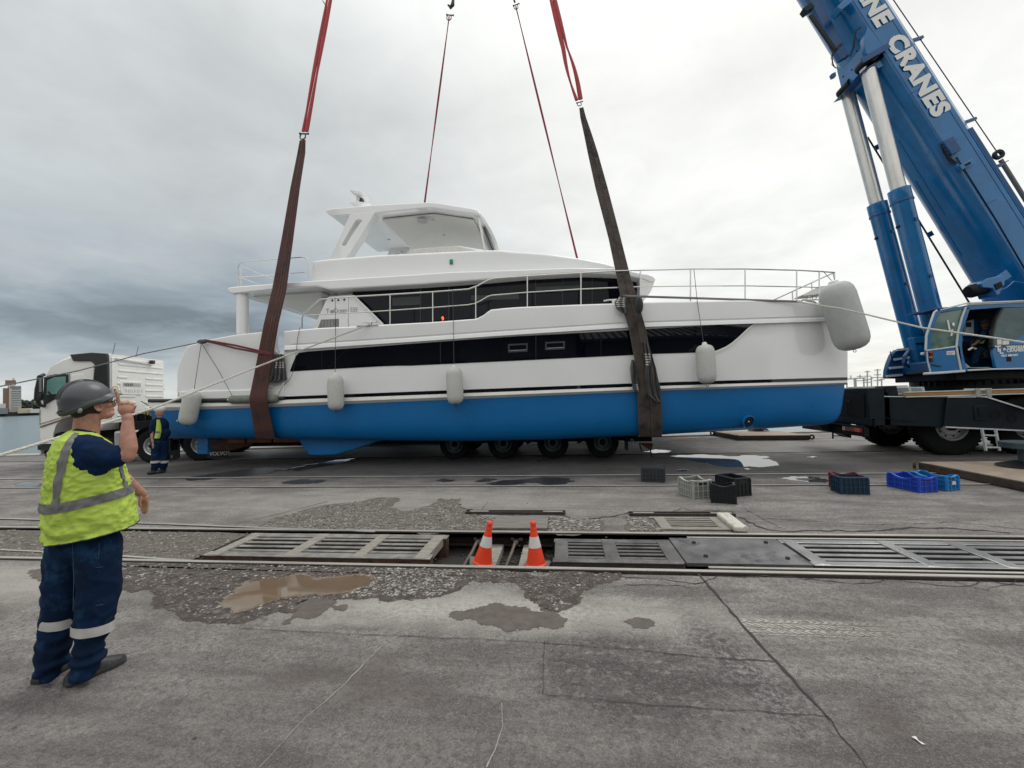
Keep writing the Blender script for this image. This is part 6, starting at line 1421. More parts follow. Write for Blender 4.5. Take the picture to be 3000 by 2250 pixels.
p2 = [(2776, 1164), (2887, 1163.5), (3000, 1199), (3130, 1240), (3130, 1266), (3000, 1260), (2765, 1249)]
op = MB().prism(ck(p2, YS - .06), YS - .06, YS + .5).build('outrigger_beam', CHD, CR, bevel=.012)
for x, y in ((2915.5, 1216), (2964.5, 1225.6)): MB().lathe([(.10, 0), (.10, .006), (.085, .006), (.085, -.05), (0, -.05)], A(x, y, YS - .062), (0, -1, 0), 20).build('lightening_hole', CHK, op)
MB().obox(A(2873, 1210, YS - .07), (.26, .02, .34)).build('access_hatch', CHD, op, bevel=.01); MB().obox(A(2873, 1207, YS - .085), (.10, .02, .20)).build('hatch_slot', CHK, op)
MB().bar(A(2770, 1251, YS - .07), A(3000, 1261.5, YS - .07), .04, .03).build('beam_edge', TRM, op); MB().bar(A(2590, 1161.5, YS - .01), A(2775, 1162.5, YS - .01), .03, .02).build('beam_edge', TRM, CR); MB().bar(A(2776, 1163, YS - .07), A(2888, 1162.5, YS - .07), .03, .02).build('beam_edge', TRM, op); MB().bar(A(2888, 1162.5, YS - .07), A(3000, 1198, YS - .07), .04, .03).build('beam_edge', TRM, op)
for (a, b_) in (((2592, 1222), (2620, 1231)), ((2620, 1231), (2680, 1234))): MB().bar(A(*a, YS - .01), A(*b_, YS - .01), .015, .015).build('panel_fold', CHK, CR)
MB().prism(ck([(2588, 1131), (2628, 1130), (2634, 1159), (2588, 1159)], YS), YS, YS + .3).build('deck_block', CHD, CR, bevel=.02); MB().lathe([(.085, 0), (0, .001)], A(2605, 1143, YS - .004), (0, -1, 0), 20).build('deck_block_hole', CHK, CR)
for x0, x1 in ((2660, 2672), (2698, 2712)): MB().prism(ck([(x0, 1134), (x1 - 4, 1133), (x1, 1152), (x0 + 6, 1153)], YS + .3), YS + .3, YS + .7).build('deck_fitting', TRM, CR, bevel=.01)
MB().bar(A(2645, 1156, YS - .02), A(3120, 1142.5, YS - .02), .05, .085).build('orange_boom_rail', mat('orange_rail', (.33, .17, .055), .5, var=.2), CR, bevel=.012)
for dz in (-.055, .055): MB().bar(A(2652, 1156, YS - .03) + Vector((0, 0, dz)), A(3120, 1142.5, YS - .03) + Vector((0, 0, dz)), .06, .022).build('rail_lip', TRM, CR)
for x in (2862, 2895): MB().obox(A(x, 1151, YS - .06), (.09, .08, .2)).build('rail_bracket', mat('pale_bracket', (.33, .32, .30), .6, var=.3, vs=12), CR, bevel=.01)
MB().bar(A(2826, 1141, YS - .04), A(2903, 1140, YS - .04), .05, .04).build('rail_strap', TRM, CR)
MB().box(8.2, 16, YS + .2, 13.8, 1.42, 1.46).build('carrier_deck', CHK, CR, bevel=.01)
def wheel(name, parent, c, r, w, rimr, m_t=TYRE, m_r=RIM, side=-1, lugs=10, tread=44, hubd=.02):
    """tyre with tread blocks and a dished rim; face towards side*Y of the parent's frame"""
    c = Vector(c); ax = Vector((0, side, 0))
    ty = MB().lathe([(rimr, -w / 2), (r * .93, -w / 2), (r * .985, -w * .42), (r, -w * .3), (r, w * .3), (r * .985, w * .42), (r * .93, w / 2), (rimr * 1.08, w / 2 + .005), (rimr, w / 2 - .01)], c, ax, 40, False)
    for k in range(tread):
        a = 2 * math.pi * k / tread; e = Vector((math.cos(a), 0, math.sin(a))); f_ = Vector((-math.sin(a), 0, math.cos(a)))
        for s_ in (-.28, .28): ty.obox(c + e * (r + .004) + ax * (w * s_), (.022, r * 2 * math.pi / tread * .6, w * .34), e, f_)
    root = ty.build(name, m_t, parent, local=True, smooth=40)
    rm = MB().lathe([(rimr, w / 2 - .012), (rimr * .97, w / 2 + .004), (rimr * .88, w / 2 - .02), (rimr * .84, w / 2 - .10), (rimr * .62, w / 2 - .13), (rimr * .58, w / 2 - .06), (rimr * .34, w / 2 - .05)], c, ax, 36, False).build('rim', m_r, root, local=True, smooth=35)
    MB().lathe([(rimr * .34, w / 2 - .06), (rimr * .32, w / 2 + hubd), (rimr * .22, w / 2 + hubd + .03), (0, w / 2 + hubd + .03)], c, ax, 20).build('hub', CHK, root, local=True, smooth=40)
    for k in range(lugs):
        a = 2 * math.pi * k / lugs; p = c + Vector((math.cos(a), 0, math.sin(a))) * rimr * .72 + ax * (w / 2 - .115)
        MB().lathe([(rimr * .05, 0), (rimr * .05, .03), (0, .03)], p, ax, 6).build('wheel_nut', CHD, root, local=True, smooth=0)
    return root
ox = 10.5
w0 = wheel('crane_wheel', CR, (9.20 - ox, 11.60 - CRY, .71), .71, .40, .37)
def cpw(o, dx, dy, parent):
    c = o.copy(); COL.objects.link(c); c.parent = parent; c.location = o.location + Vector((dx, dy, 0))
    for ch in o.children:
        d = ch.copy(); COL.objects.link(d); d.parent = c
    return c
for k in (1, 2, 3): cpw(w0, 1.65 * k, 0, CR)
for k in (0, 1, 2, 3): cpw(w0, 1.65 * k, 1.9, CR)
for k in range(4): MB().cyl((9.22 + 1.65 * k, 11.6, .69), (9.22 + 1.65 * k, 13.6, .69), .12, n=12).build('axle', CHK, CR)
ld = MB().bar(A(2876, 1255, 11.0), A(2888, 1320, 11.0), .03, .05, (0, 1, 0)).build('ladder', TRM, CR)
MB().bar(A(2916, 1257, 11.0), A(2928, 1320, 11.0), .03, .05, (0, 1, 0)).build('ladder_rail', TRM, ld)
for t_ in (.3, .85): MB().bar(A(2876, 1255, 11.0).lerp(A(2888, 1320, 11.0), t_), A(2916, 1257, 11.0).lerp(A(2928, 1320, 11.0), t_), .03, .03).build('ladder_rung', TRM, ld)
# near outrigger jack reaching down at the right edge
MB().cyl((8.62, 8.6, .45), (8.62, 8.6, 1.6), .11, n=16).build('outrigger_jack', CHD, CR)
MB().box(8.45, 8.8, 8.4, 11.4, 1.0, 1.3).build('outrigger_arm', CHD, CR, bevel=.02) if False else None
MB().bar((11.6, 11.3, 1.15), (8.62, 8.62, 1.25), .32, .34).build('outrigger_arm', CHD, CR, bevel=.015)
MB().box(11.35, 14.4, 11.2, 11.9, 2.02, 3.35).build('engine_housing', CBL, CR, bevel=.04)
# ================================================================== TRACTOR UNIT AND LOW LOADER
TA = R(14)
wl = Vector((-12.45, 11.62, 0)); hv = Vector((-math.cos(TA), -math.sin(TA), 0)); lv = Vector((math.sin(TA), -math.cos(TA), 0))
to = wl - lv * 1.22
TK = thing('truck', "white tractor unit with tall cab parked behind the foreground worker", 'truck', to, math.pi + TA)
MT = WM[TK]; MTi = MT.inverted()
def TL(px, py, y=1.25):
    """sight line met with the truck's side plane; returns truck coordinates"""
    o = MTi @ EYE; d = MTi.to_3x3() @ ray(px, py); t_ = (y - o.y) / d.y; return o + d * t_
def TB(px, py, x=1.2):
    o = MTi @ EYE; d = MTi.to_3x3() @ ray(px, py); t_ = (x - o.x) / d.x; return o + d * t_
TW = mat('truck_white', (.82, .82, .80), .3, var=.04, vs=2, coat=.3)
TWD = mat('truck_panel_line', (.30, .30, .30), .5)
XR = TL(318, 1100).x; XF = TL(112, 1200).x; ZT = TL(300, 1036).z
side = [(113, 1322), (111, 1250), (111, 1197), (130, 1097), (145, 1069), (176, 1052), (207, 1040), (271, 1034), (318, 1036), (318, 1190), (318, 1240), (290, 1262), (262, 1250), (240, 1228), (208, 1219), (178, 1228), (160, 1250), (152, 1275), (150, 1322)]
S2 = [(TL(x, y).x, TL(x, y).z) for x, y in side]
W2 = 1.24
mb = MB(); n = len(S2)
rings = []
for (y, k) in ((W2 - .0, 1.0), (W2 - .04, .0), ):
    pass
def sec(y, ins):
    cx = sum(p[0] for p in S2) / n; cz = sum(p[1] for p in S2) / n
    return [Vector((x + (cx - x) * ins * .06, y, z + (cz - z) * ins * .05)) for x, z in S2]
mb.loft([sec(W2, 1), sec(W2 - .05, .35), sec(W2 - .12, 0), sec(-W2 + .12, 0), sec(-W2 + .05, .35), sec(-W2, 1)])
cab = mb.build('cab', TW, TK, local=True, smooth=35)
def tp(L_, nm, m, off=.012, par=None, y=1.25, bev=0, th=.03):
    P_ = [TL(a, b_, y) for a, b_ in L_]; mb = MB(); k = len(P_)
    mb.add([Vector((p.x, y + off, p.z)) for p in P_] + [Vector((p.x, y + off - th, p.z)) for p in P_], [tuple(range(k)), tuple(range(2 * k - 1, k - 1, -1))] + [(i, (i + 1) % k, k + (i + 1) % k, k + i) for i in range(k)])
    return mb.build(nm, m, par or cab, local=True, bevel=bev, smooth=30)
TEAL = mat('door_glass_teal', (.16, .34, .31), .06, var=.12, spec=.5, rvar=0)
tp([(130, 1108), (140, 1101), (165, 1096), (200, 1096), (201, 1157), (160, 1170), (138, 1183), (128, 1188), (128, 1150)], 'window_surround', BLK, .012)
win = tp([(140, 1115), (160, 1105), (194, 1103), (195, 1151), (138, 1157)], 'door_window', TEAL, .022)
tp([(140, 1148), (146, 1146), (154, 1157), (150, 1158)], 'steering_wheel', BLK, .026)
for L_ in ([(203, 1092), (204.5, 1092), (204.5, 1215), (203, 1215)], [(116, 1200), (117.5, 1200), (117.5, 1245), (116, 1245)], [(117, 1241), (203, 1215), (203, 1217), (117, 1243)]): tp(L_, 'panel_gap', TWD, .008)
tp([(208, 1100), (240, 1094), (248, 1104), (250, 1120), (208, 1122)], 'rear_panel_pressing', TW, .012, bev=.01)
tp([(118, 1249), (160, 1235), (210, 1219), (210, 1222), (160, 1239), (118, 1253)], 'brown_stripe', mat('stripe_brown', (.20, .10, .055), .5), .014)
tp([(163, 1209), (182, 1203), (184, 1206), (166, 1212)], 'badge', TWD, .014)
tp([(208, 1039), (271, 1033), (316, 1036), (318, 1055), (319, 1139), (303, 1190), (296, 1190), (294, 1160), (276, 1113), (281, 1069), (268, 1058), (217, 1058)], 'air_deflector', mat('deflector_black', (.022, .026, .032), .5), .05, bev=.02, th=.10)
for k in range(14): tp([(279, 1072 + k * 4.3), (316, 1070 + k * 4.3), (316, 1071.5 + k * 4.3), (279, 1073.5 + k * 4.3)], 'deflector_rib', BLK, .065)
# mirror and visor
m_ = MB(); a = TL(118, 1095, 1.45); b_ = TL(118, 1180, 1.45)
MB().tube([TL(128, 1098, 1.3), TL(117, 1102, 1.5), TL(108, 1140, 1.5), TL(106, 1168, 1.5), TL(118, 1188, 1.4), TL(130, 1190, 1.28)], .05, 8).build('mirror_arm', BLK, cab, local=True)
MB().obox(TL(117, 1128, 1.48), (.10, .12, .55)).build('wing_mirror', BLK, cab, local=True, bevel=.03); MB().obox(TL(117, 1163, 1.48), (.12, .12, .22)).build('wing_mirror', BLK, cab, local=True, bevel=.03)
MB().obox(TL(118, 1128, 1.545), (.06, .01, .40)).build('mirror_glass', INOX, cab, local=True)
MB().obox((XF - .35, 0, ZT - .62), (.12, 2.3, .22), (1, 0, -.5), (0, 1, 0)).build('sun_visor', BLK, cab, local=True, bevel=.02)
MB().box(XF - .03, XF + .02, -1.2, 1.2, .38, .75).build('bumper', TW, cab, local=True, bevel=.02)
tp([(112, 1300), (150, 1300), (150, 1318), (112, 1318)], 'fog_lamp_panel', BLK, .02)
# back wall of the cab: pressed ribs, plate and sticker
XW = XR - .004
def bw(y0, y1, z0, z1, nm, m, d=.02, par=None, bev=.012): return MB().box(XR - d, XR + .0, y0, y1, z0, z1).build(nm, m, par or cab, local=True, bevel=bev)
bwall = bw(-1.16, 1.14, 1.25, ZT - .10, 'back_wall', TW, .02)
for k in range(9):
    z = ZT - .32 - k * .20
    bw(-1.08, -.25 if k not in (0, 1) else .9, z, z + .06, 'pressed_rib', TW, .036, bwall)
    if k > 1: bw(.55 if 2 <= k <= 4 else .2, .95, z, z + .06, 'pressed_rib', TW, .036, bwall)
bw(-.05, .85, ZT - 1.25, ZT - .80, 'pressed_panel', TW, .04, bwall, .03)
TP = bw(.0, .75, ZT - .98, ZT - .86, 'name_plate', mat('plate_grey', (.45, .45, .45), .5), .046, bwall, .003)
text_mesh("VOLVO", .11, CHD, 'lettering', TP, MT @ frame((XR - .048, .70, ZT - .955), (0, -1, 0), (0, 0, 1)), .001, .002)
text_mesh("VOLVO", .14, mat('embossed_white', (.60, .60, .59), .5), 'lettering', TP, MT @ frame((XR - .042, .66, ZT - 1.16), (0, -1, 0), (0, 0, 1)), .004, .002, spacing=1.5)
q = TB(337, 1143, XR - .03); o = MB().lathe([(.13, 0), (.13, .006), (0, .006)], q, (-1, 0, 0), 24).build('speed_sticker', mat('sticker_orange', (.55, .36, .16), .5), bwall, local=True)
MB().lathe([(.10, 0), (0, .002)], q + Vector((-.008, 0, 0)), (-1, 0, 0), 24).build('sticker_face', LETW, o, local=True); text_mesh("80", .11, CHD, 'lettering', o, MT @ frame(q + Vector((-.012, .07, -.04)), (0, -1, 0), (0, 0, 1)), .001, .003)
MB().lathe([(.12, 0), (.12, .008), (0, .008)], TB(408, 1146, XR - .03), (-1, 0, 0), 24).build('filler_cap', mat('plate_pale', (.5, .5, .5), .5), bwall, local=True)
MB().tube([(XR - .06, 1.05, ZT - .13), (XR - .06, .1, ZT - .17), (XR - .06, -.55, ZT - .2)], .025, 6).build('lamp_bar', INOX, bwall, local=True); MB().obox((XR - .1, -.45, ZT - .12), (.12, .12, .12)).build('work_lamp', BLK, bwall, local=True, bevel=.01)
for yy in (.3, -.7): MB().tube([(XR + .6, yy, ZT - .02), (XR + .5, yy, ZT + .45)], .008, 5).build('aerial', BLK, cab, local=True)
# chassis
MB().box(-2.2, XF - .2, .28, .42, .78, 1.02).build('chassis_rail', CHK, TK, local=True); MB().box(-2.2, XF - .2, -.42, -.28, .78, 1.02).build('chassis_rail', CHK, TK, local=True)
MB().box(-.9, .3, -.5, .5, 1.02, 1.12).build('fifth_wheel', CHK, TK, local=True, bevel=.02); MB().box(.55, 1.1, .45, 1.2, .5, 1.0).build('fuel_tank', mat('tank_aluminium', (.45, .46, .46), .35, .6), TK, local=True, bevel=.06, seg=4)
MB().box(.62, 1.15, -.9, .9, 1.0, 1.25).build('catwalk', CHK, TK, local=True)
for (y, z, r_) in ((.55, 1.3, .10), (.25, 1.25, .14), (-.1, 1.35, .12)): MB().cyl((1.0, y, z - .2), (1.0, y, z + .25), r_, n=12).build('air_tank', CHK, TK, local=True)
for y in (.2, .32): MB().tube([(.9 - .8 * t_ / 60 , y + .06 * math.cos(t_ * .9), 1.55 - .25 * t_ / 60 + .06 * math.sin(t_ * .9)) for t_ in range(61)], .012, 5).build('coiled_hose', mat('hose_gold', (.36, .27, .09), .5), TK, local=True)
MB().tube([(1.0, .2, 1.9), (.8, .2, 1.75), (.6, .25, 1.85), (.3, .2, 1.5)], .014, 5).build('brake_hose', BLK, TK, local=True)
MB().box(-.5, .42, -1.1, -.3, 1.35, 1.85).build('white_fairing', TW, TK, local=True, bevel=.06)
def mudguard(cx, y, r_, w):
    mb = MB(); rings = []
    for rr_ in (r_, r_ + .02):
        rings.append([Vector((cx + math.cos(a) * rr_, 0, .52 + math.sin(a) * rr_)) for a in [math.pi * .08 + math.pi * .84 * k / 12 for k in range(13)]])
    vs = []
    for p_, q_ in zip(*rings): vs.append([Vector((p_.x, y - w / 2, p_.z)), Vector((q_.x, y - w / 2, q_.z)), Vector((q_.x, y + w / 2, q_.z)), Vector((p_.x, y + w / 2, p_.z))])
    mb.loft(vs); mb.build('mudguard', CHK, TK, local=True)
tw = None
w1 = wheel('truck_wheel', TK, (0, 1.02, .51), .51, .34, .29, side=1, hubd=.06)
for x, y in ((-1.33, 0), (2.45, 0)): cpw(w1, x, y, TK)
w2 = wheel('truck_wheel', TK, (0, -1.02, .51), .51, .34, .29, side=-1, hubd=.06)
for x, y in ((-1.33, 0), (2.45, 0)): cpw(w2, x, y, TK)
for x in (0, -1.33): mudguard(x, 1.0, .60, .44); mudguard(x, -1.0, .60, .44)
def flap(px0, px1, py0, py1, txt, wd):
    c = TL((px0 + px1) / 2, (py0 + py1) / 2, 1.05)
    f_ = MB().obox((c.x, 1.0, (TL(px0, py0, 1.05).z + TL(px0, py1, 1.05).z) / 2), (.015, .50, TL(px0, py0, 1.05).z - TL(px0, py1, 1.05).z)).build('mudflap', BLK, TK, local=True, bevel=.004)
    zz = TL(px0, py0, 1.05).z - TL(px0, py1, 1.05).z
    text_mesh(txt, wd, LETW, 'lettering', f_, MT @ frame((c.x - .012, 1.2, TL(px0, py1, 1.05).z + .06), (0, -1, 0), (0, 0, 1)), .001, .003)
flap(498, 520, 1288, 1347, "V", .12)
c_ = A(638, 1315, 11.9); MF = frame(c_, (.96, .18, 0), (0, 0, 1))
mf = MB(); e1 = Vector((.97, .24, 0)); mf.obox(c_, (.58, .02, .56), e1, Vector((-.24, .97, 0))); mfo = mf.build('mudflap', BLK, TK, bevel=.004)
text_mesh("VOLVO", .155, LETW, 'lettering', mfo, frame(A(613, 1335, 11.80), e1, (0, 0, 1)), .001, .003)
# low loader
RUST = mat('trailer_red_oxide', (.10, .030, .018), .7, var=.35, vs=5, rust=(.03, .018, .016), rs=6, rt=.5)
OXB = mat('orange_marker_board', (.34, .11, .03), .6, var=.3, vs=6)
LL = thing('low_loader', "long red oxide low loader trailer standing under the catamaran", 'trailer', (-2.5, 12.85, 0))
x0 = A(655, 1290, 11.65).x; x1 = A(1905, 1290, 11.65).x
zt_, zb_ = .72, .50
MB().box(x0, x1 - .3, 11.66, 14.1, zt_ - .06, zt_).build('trailer_bed', RUST, LL, bevel=.01)
MB().box(x0, x1 - .3, 11.9, 12.1, .42, zt_ - .06).build('trailer_beam', CHK, LL); MB().box(x0, x1 - .3, 13.6, 13.8, .42, zt_ - .06).build('trailer_beam', CHK, LL)
for a, b_ in ((668, 718), (725, 796), (802, 876)): MB().box(A(a, 1300, 11.62).x, A(b_, 1300, 11.62).x, 11.60, 11.64, .56, .665).build('marker_board', OXB, LL, bevel=.005)
MB().prism([(x, z) for x, z in ((x0 - .45, .44), (x0 + .1, .66), (x0 + 1.0, .66), (x0 + .9, .48), (x0 + .2, .34))], 11.64, 11.7).build('gooseneck_plate', RUST, LL, bevel=.005)
MB().box(x0 - 2.6, x0 + .1, 12.3, 13.5, .92, 1.12).build('gooseneck', RUST, LL, bevel=.03)
MB().prism([(x0 - .2, .62), (x0 + .25, .62), (x0 - .4, 1.1), (x0 - .9, 1.1)], 12.3, 13.5).build('gooseneck', RUST, LL, bevel=.02)
tw0 = wheel('trailer_wheel', LL, (A(1331, 1318, 11.66).x + 2.5, 11.80 - 12.85, .41), .41, .26, .24, m_r=mat('trailer_rim', (.14, .18, .20), .5, .3, var=.3), lugs=8, hubd=.03)
xs_ = [A(x, 1318, 11.66).x for x in (1331, 1474, 1620, 1767)]
for x in xs_[1:]: cpw(tw0, x - xs_[0], 0, LL)
for x in xs_: cpw(tw0, x - xs_[0], 2.1, LL)
for x in xs_: MB().cyl((x, 11.8, .41), (x, 13.9, .41), .08, n=10).build('axle', CHK, LL)
MB().box(xs_[0] - .6, xs_[-1] + .6, 11.68, 11.74, .64, .72).build('side_rail', CHK, LL)
for x in (xs_[0] + .68, xs_[1] + .7, xs_[2] + .72): MB().prism([(x - .14, .66), (x + .14, .66), (x + .06, .42), (x - .05, .38)], 11.7, 12.2).build('spring_hanger', CHK, LL)
f_ = MB().box(xs_[3] + .62, xs_[3] + .66, 11.68, 12.1, .18, .62).build('mudflap', BLK, LL)
ex0, ex1 = A(1840, 1290, 11.62).x, A(1910, 1290, 11.62).x
MB().box(ex0, ex1, 11.6, 14.1, .42, .70).build('tail_frame', CHK, LL, bevel=.01); MB().box(A(1872, 1290, 11.58).x, A(1893, 1290, 11.58).x, 11.57, 11.6, .60, .66).build('side_marker', OXB, LL, bevel=.003); MB().box(A(1850, 1290, 11.58).x, A(1862, 1290, 11.58).x, 11.57, 11.6, .60, .66).build('side_marker', OXB, LL, bevel=.003)
MB().prism([loc(x, y, 11.7) for x, y in ((1876, 1300), (1912, 1300), (1908, 1318), (1902, 1318))], 11.65, 11.9).build('ramp_hinge', RUST, LL); MB().bar(A(1902, 1306, 11.7), A(1911, 1344, 11.7), .03, .03).build('ramp_leg', CHK, LL); MB().bar(A(1873, 1299, 11.7), A(1880, 1322, 11.7), .025, .025).build('ramp_chain', CHK, LL)
for x in (1851,): MB().tube([A(x - 4, 1291, 11.55), A(x, 1286, 11.55), A(x + 5, 1290, 11.55), A(x + 2, 1297, 11.55), A(x + 3, 1303, 11.55)], .014, 5).build('lashing_hook', TRM, LL)
# ================================================================== PEOPLE
SKIN = mat('skin', (.40, .205, .145), .5, var=.22, vs=22, rust=(.46, .17, .125), rs=16, rt=.54, bump=.15, bs=160, bdist=.002)
HAIR = mat('dark_hair', (.018, .013, .011), .7, var=.3, vs=60, bump=.8, bs=200, bdist=.003)
NAVY = mat('navy_workwear', (.003, .014, .042), .85, var=.5, vs=6, rust=(.010, .040, .10), rs=7, rt=.52, bump=.5, bs=260, bdist=.002, spec=.15)
NAVS = mat('navy_shirt', (.003, .017, .060), .85, var=.25, vs=5, bump=.5, bs=120, bdist=.004, spec=.15)
HIVIS = mat('hi_vis_yellow', (.44, .59, .10), .75, var=.06, vs=5, bump=.6, bs=11, bdist=.02, streak=(1, 1, 2.2), spec=.2)
SILVR = mat('reflective_grey', (.155, .155, .155), .6, var=.15, vs=16, bump=.3, bs=60, bdist=.003)
SILVL = mat('reflective_silver', (.46, .45, .44), .5, var=.10, vs=14, bump=.3, bs=60, bdist=.003)
HELM = mat('helmet_grey', (.060, .068, .078), .33, var=.08, vs=3, spec=.5, bump=.1, bs=120, bdist=.001)
HELM2 = mat('helmet_harness', (.045, .06, .055), .6, var=.2)
SHOE = mat('worn_black_leather', (.022, .024, .027), .55, var=.4, vs=14, rust=(.09, .09, .088), rs=9, rt=.56, bump=.3, bs=60, bdist=.003)
SOLE = mat('shoe_sole', (.03, .032, .032), .8, var=.4, vs=14, rust=(.12, .12, .115), rs=14, rt=.55)

class Fig:
    """measures a standing figure on the upright plane it stands in"""
    def __init__(s, foot, z0=0):
        s.o = G(*foot); d = Vector((s.o.x, s.o.y, 0)); s.v = d.normalized(); s.u = Vector((s.v.y, -s.v.x, 0)); s.k = Vector((0, 0, 1)); s.D = d.length
    def P(s, px, py, w=0.0):
        d = ray(px, py); t_ = (s.D + w) / d.dot(s.v); return EYE + d * t_
def chain(mb, pts, rs, n=12):
    for i in range(len(pts) - 1):
        mb2 = MB().tube([pts[i], pts[i + 1]], [rs[i], rs[i + 1]], n); mb.add(mb2.v, mb2.f)
    for p, r_ in zip(pts, rs): mb.ell(p, (r_, r_, r_), n, 8)
F = Fig((222, 1992)); P = F.P; u, v, k = F.u, F.v, F.k
man = thing('person', "worker in yellow hi-vis vest, navy workwear and grey helmet, one finger raised, seen from behind", 'person', (F.o.x, F.o.y, 0))
fd = (u * math.cos(R(18)) + v * math.sin(R(18))).normalized()          # where he faces
sd_ = (u * math.sin(R(18)) - v * math.cos(R(18))).normalized()         # his right side, towards the lens
tl = R(8); hf = (fd * math.cos(tl) + k * math.sin(tl)); hk = (k * math.cos(tl) - fd * math.sin(tl))
HC = P(270, 1181, 0)
def hp_(a, b_, c): return HC + hf * a + sd_ * b_ + hk * c
AXH = (hf, sd_, hk)
sk = MB()
sk.ell(hp_(-.005, 0, .012), (.100, .078, .112), 20, 14, AXH); sk.ell(hp_(.030, 0, -.050), (.066, .060, .066), 18, 12, AXH); sk.ell(hp_(.062, 0, -.098), (.028, .030, .020), 12, 8, AXH)
sk.ell(hp_(.045, .03, -.085), (.05, .025, .026), 12, 8, AXH); sk.ell(hp_(.045, -.03, -.085), (.05, .025, .026), 12, 8, AXH)
sk.ell(hp_(.090, 0, .012), (.012, .05, .012), 12, 8, AXH); sk.ell(hp_(.104, 0, -.028), (.020, .013, .016), 12, 8, AXH); chain(sk, [hp_(.094, 0, .0), hp_(.112, 0, -.026)], [.009, .012], 10)
sk.ell(hp_(.094, 0, -.056), (.012, .022, .008), 12, 8, AXH); sk.ell(hp_(.092, 0, -.068), (.012, .020, .008), 12, 8, AXH)
for b_ in (.062, -.062): sk.ell(hp_(.055, b_ * .75, -.022), (.03, .022, .02), 12, 8, AXH)
for b_ in (.080, -.080):
    e0 = hp_(-.005, b_, -.022); ring = [e0 + hf * (.019 * math.cos(t_) - .004 * math.sin(t_)) + hk * (.030 * math.sin(t_)) + sd_ * (b_ * .09) for t_ in [math.pi * 2 * i / 14 for i in range(15)]]
    for q_ in ring: sk.ell(q_, (.0065, .0055, .0065), 8, 6)
    sk.ell(e0 - hk * .018, (.010, .006, .010), 8, 6, AXH); sk.ell(e0, (.014, .004, .022), 8, 6, AXH)
# neck
chain(sk, [hp_(-.030, 0, -.06), P(253, 1258, 0), P(245, 1290, 0)], [.064, .066, .075], 18)
# raised right arm
el = P(373, 1334, -.30); wr = P(375, 1233, -.27)
chain(sk, [P(330, 1332, -.27), P(356, 1334, -.29), el, P(377, 1312, -.295), P(375, 1285, -.29), P(374, 1255, -.28), wr, P(373, 1222, -.268)], [.048, .046, .042, .046, .042, .034, .029, .029], 16)
sk.ell(P(367, 1200, -.265), (.036, .027, .042), 16, 10, (u, v, k)); sk.ell(P(377, 1198, -.262), (.026, .025, .036), 14, 10, (u, v, k))
fing = [  # knuckle, middle joint, tip : (px,py,w), radius
    [(351, 1187, -.262), (346, 1170, -.266), (343, 1157, -.27), (339.5, 1147, -.272)],           # raised index
    [(361, 1182, -.275), (361, 1178, -.24), (357, 1190, -.215), (362, 1204, -.225)],
    [(373, 1181, -.275), (374, 1177, -.24), (370, 1190, -.212), (372, 1204, -.222)],
    [(385, 1184, -.27), (387, 1181, -.238), (383, 1193, -.214), (382, 1206, -.224)],
    [(393, 1190, -.262), (396, 1189, -.236), (392, 1199, -.218), (390, 1209, -.226)]]
fr_ = [[.0112, .0102, .0095, .0085], [.0115, .0110, .0095, .0085], [.0115, .0110, .0095, .0085], [.0108, .0104, .009, .008], [.0095, .009, .008, .0075]]
fr_[0] = [.0118, .0100, .0093, .0082]
for L_, rs in zip(fing, fr_): chain(sk, [P(*q) for q in L_], rs, 10)
chain(sk, [P(368, 1219, -.24), P(355, 1208, -.235), P(350, 1196, -.245), P(352, 1188, -.252)], [.015, .0125, .0105, .009], 10)      # thumb laid against the index
# lowered left arm and hand
chain(sk, [P(340, 1380, .22), P(372, 1412, .24), P(398, 1432, .25), P(417, 1447, .255)], [.048, .044, .036, .029], 14)
sk.ell(P(424, 1459, .257), (.026, .022, .030), 14, 10, (u, v, k))
for i, (x0_, x1_, y1_) in enumerate(((431, 429, 1501), (427, 423.5, 1504), (421, 418, 1502), (417, 413.5, 1494))):
    chain(sk, [P(x0_, 1466, .25 + .006 * i), P(x0_ + 1.5, 1483, .25 + .006 * i), P(x1_, y1_, .245 + .006 * i)], [.010, .0092, .0075], 10)
chain(sk, [P(412, 1458, .235), P(409, 1472, .23), P(411, 1484, .23)], [.012, .0105, .009], 10)
body = remesh(sk, 'body', SKIN, man, .0042, 4)
# hair: nape and sides under the helmet
hm = MB(); hm.ell(hp_(-.022, 0, -.004), (.098, .0815, .098), 24, 14, AXH); hm.ell(hp_(-.055, 0, -.048), (.058, .064, .05), 18, 10, AXH)
hair = remesh(hm, 'hair', HAIR, man, .006, 2)
bmh = bmesh.new(); bmh.from_mesh(hair.data); MHi = WM[man]
kill = [vv for vv in bmh.verts if ((MHi @ vv.co) - HC).dot(hf) > .022 - max(0, (((MHi @ vv.co) - HC).dot(hk) + .01)) * .2 or ((MHi @ vv.co) - HC).dot(hk) < -.088]
bmesh.ops.delete(bmh, geom=kill, context='VERTS'); bmh.to_mesh(hair.data); bmh.free()
chain_g = MB().tube([hp_(-.01, .085, -.004), hp_(.05, .078, -.004), hp_(.098, .066, .0)], .0028, 6); chain_g.build('glasses_arm', BLK, man)
MB().tube([hp_(.104, .058, .006), hp_(.108, .03, .010), hp_(.108, .012, -.004), hp_(.106, .03, -.022), hp_(.100, .056, -.018), hp_(.104, .058, .006)], .0024, 6).build('glasses_frame', BLK, man)
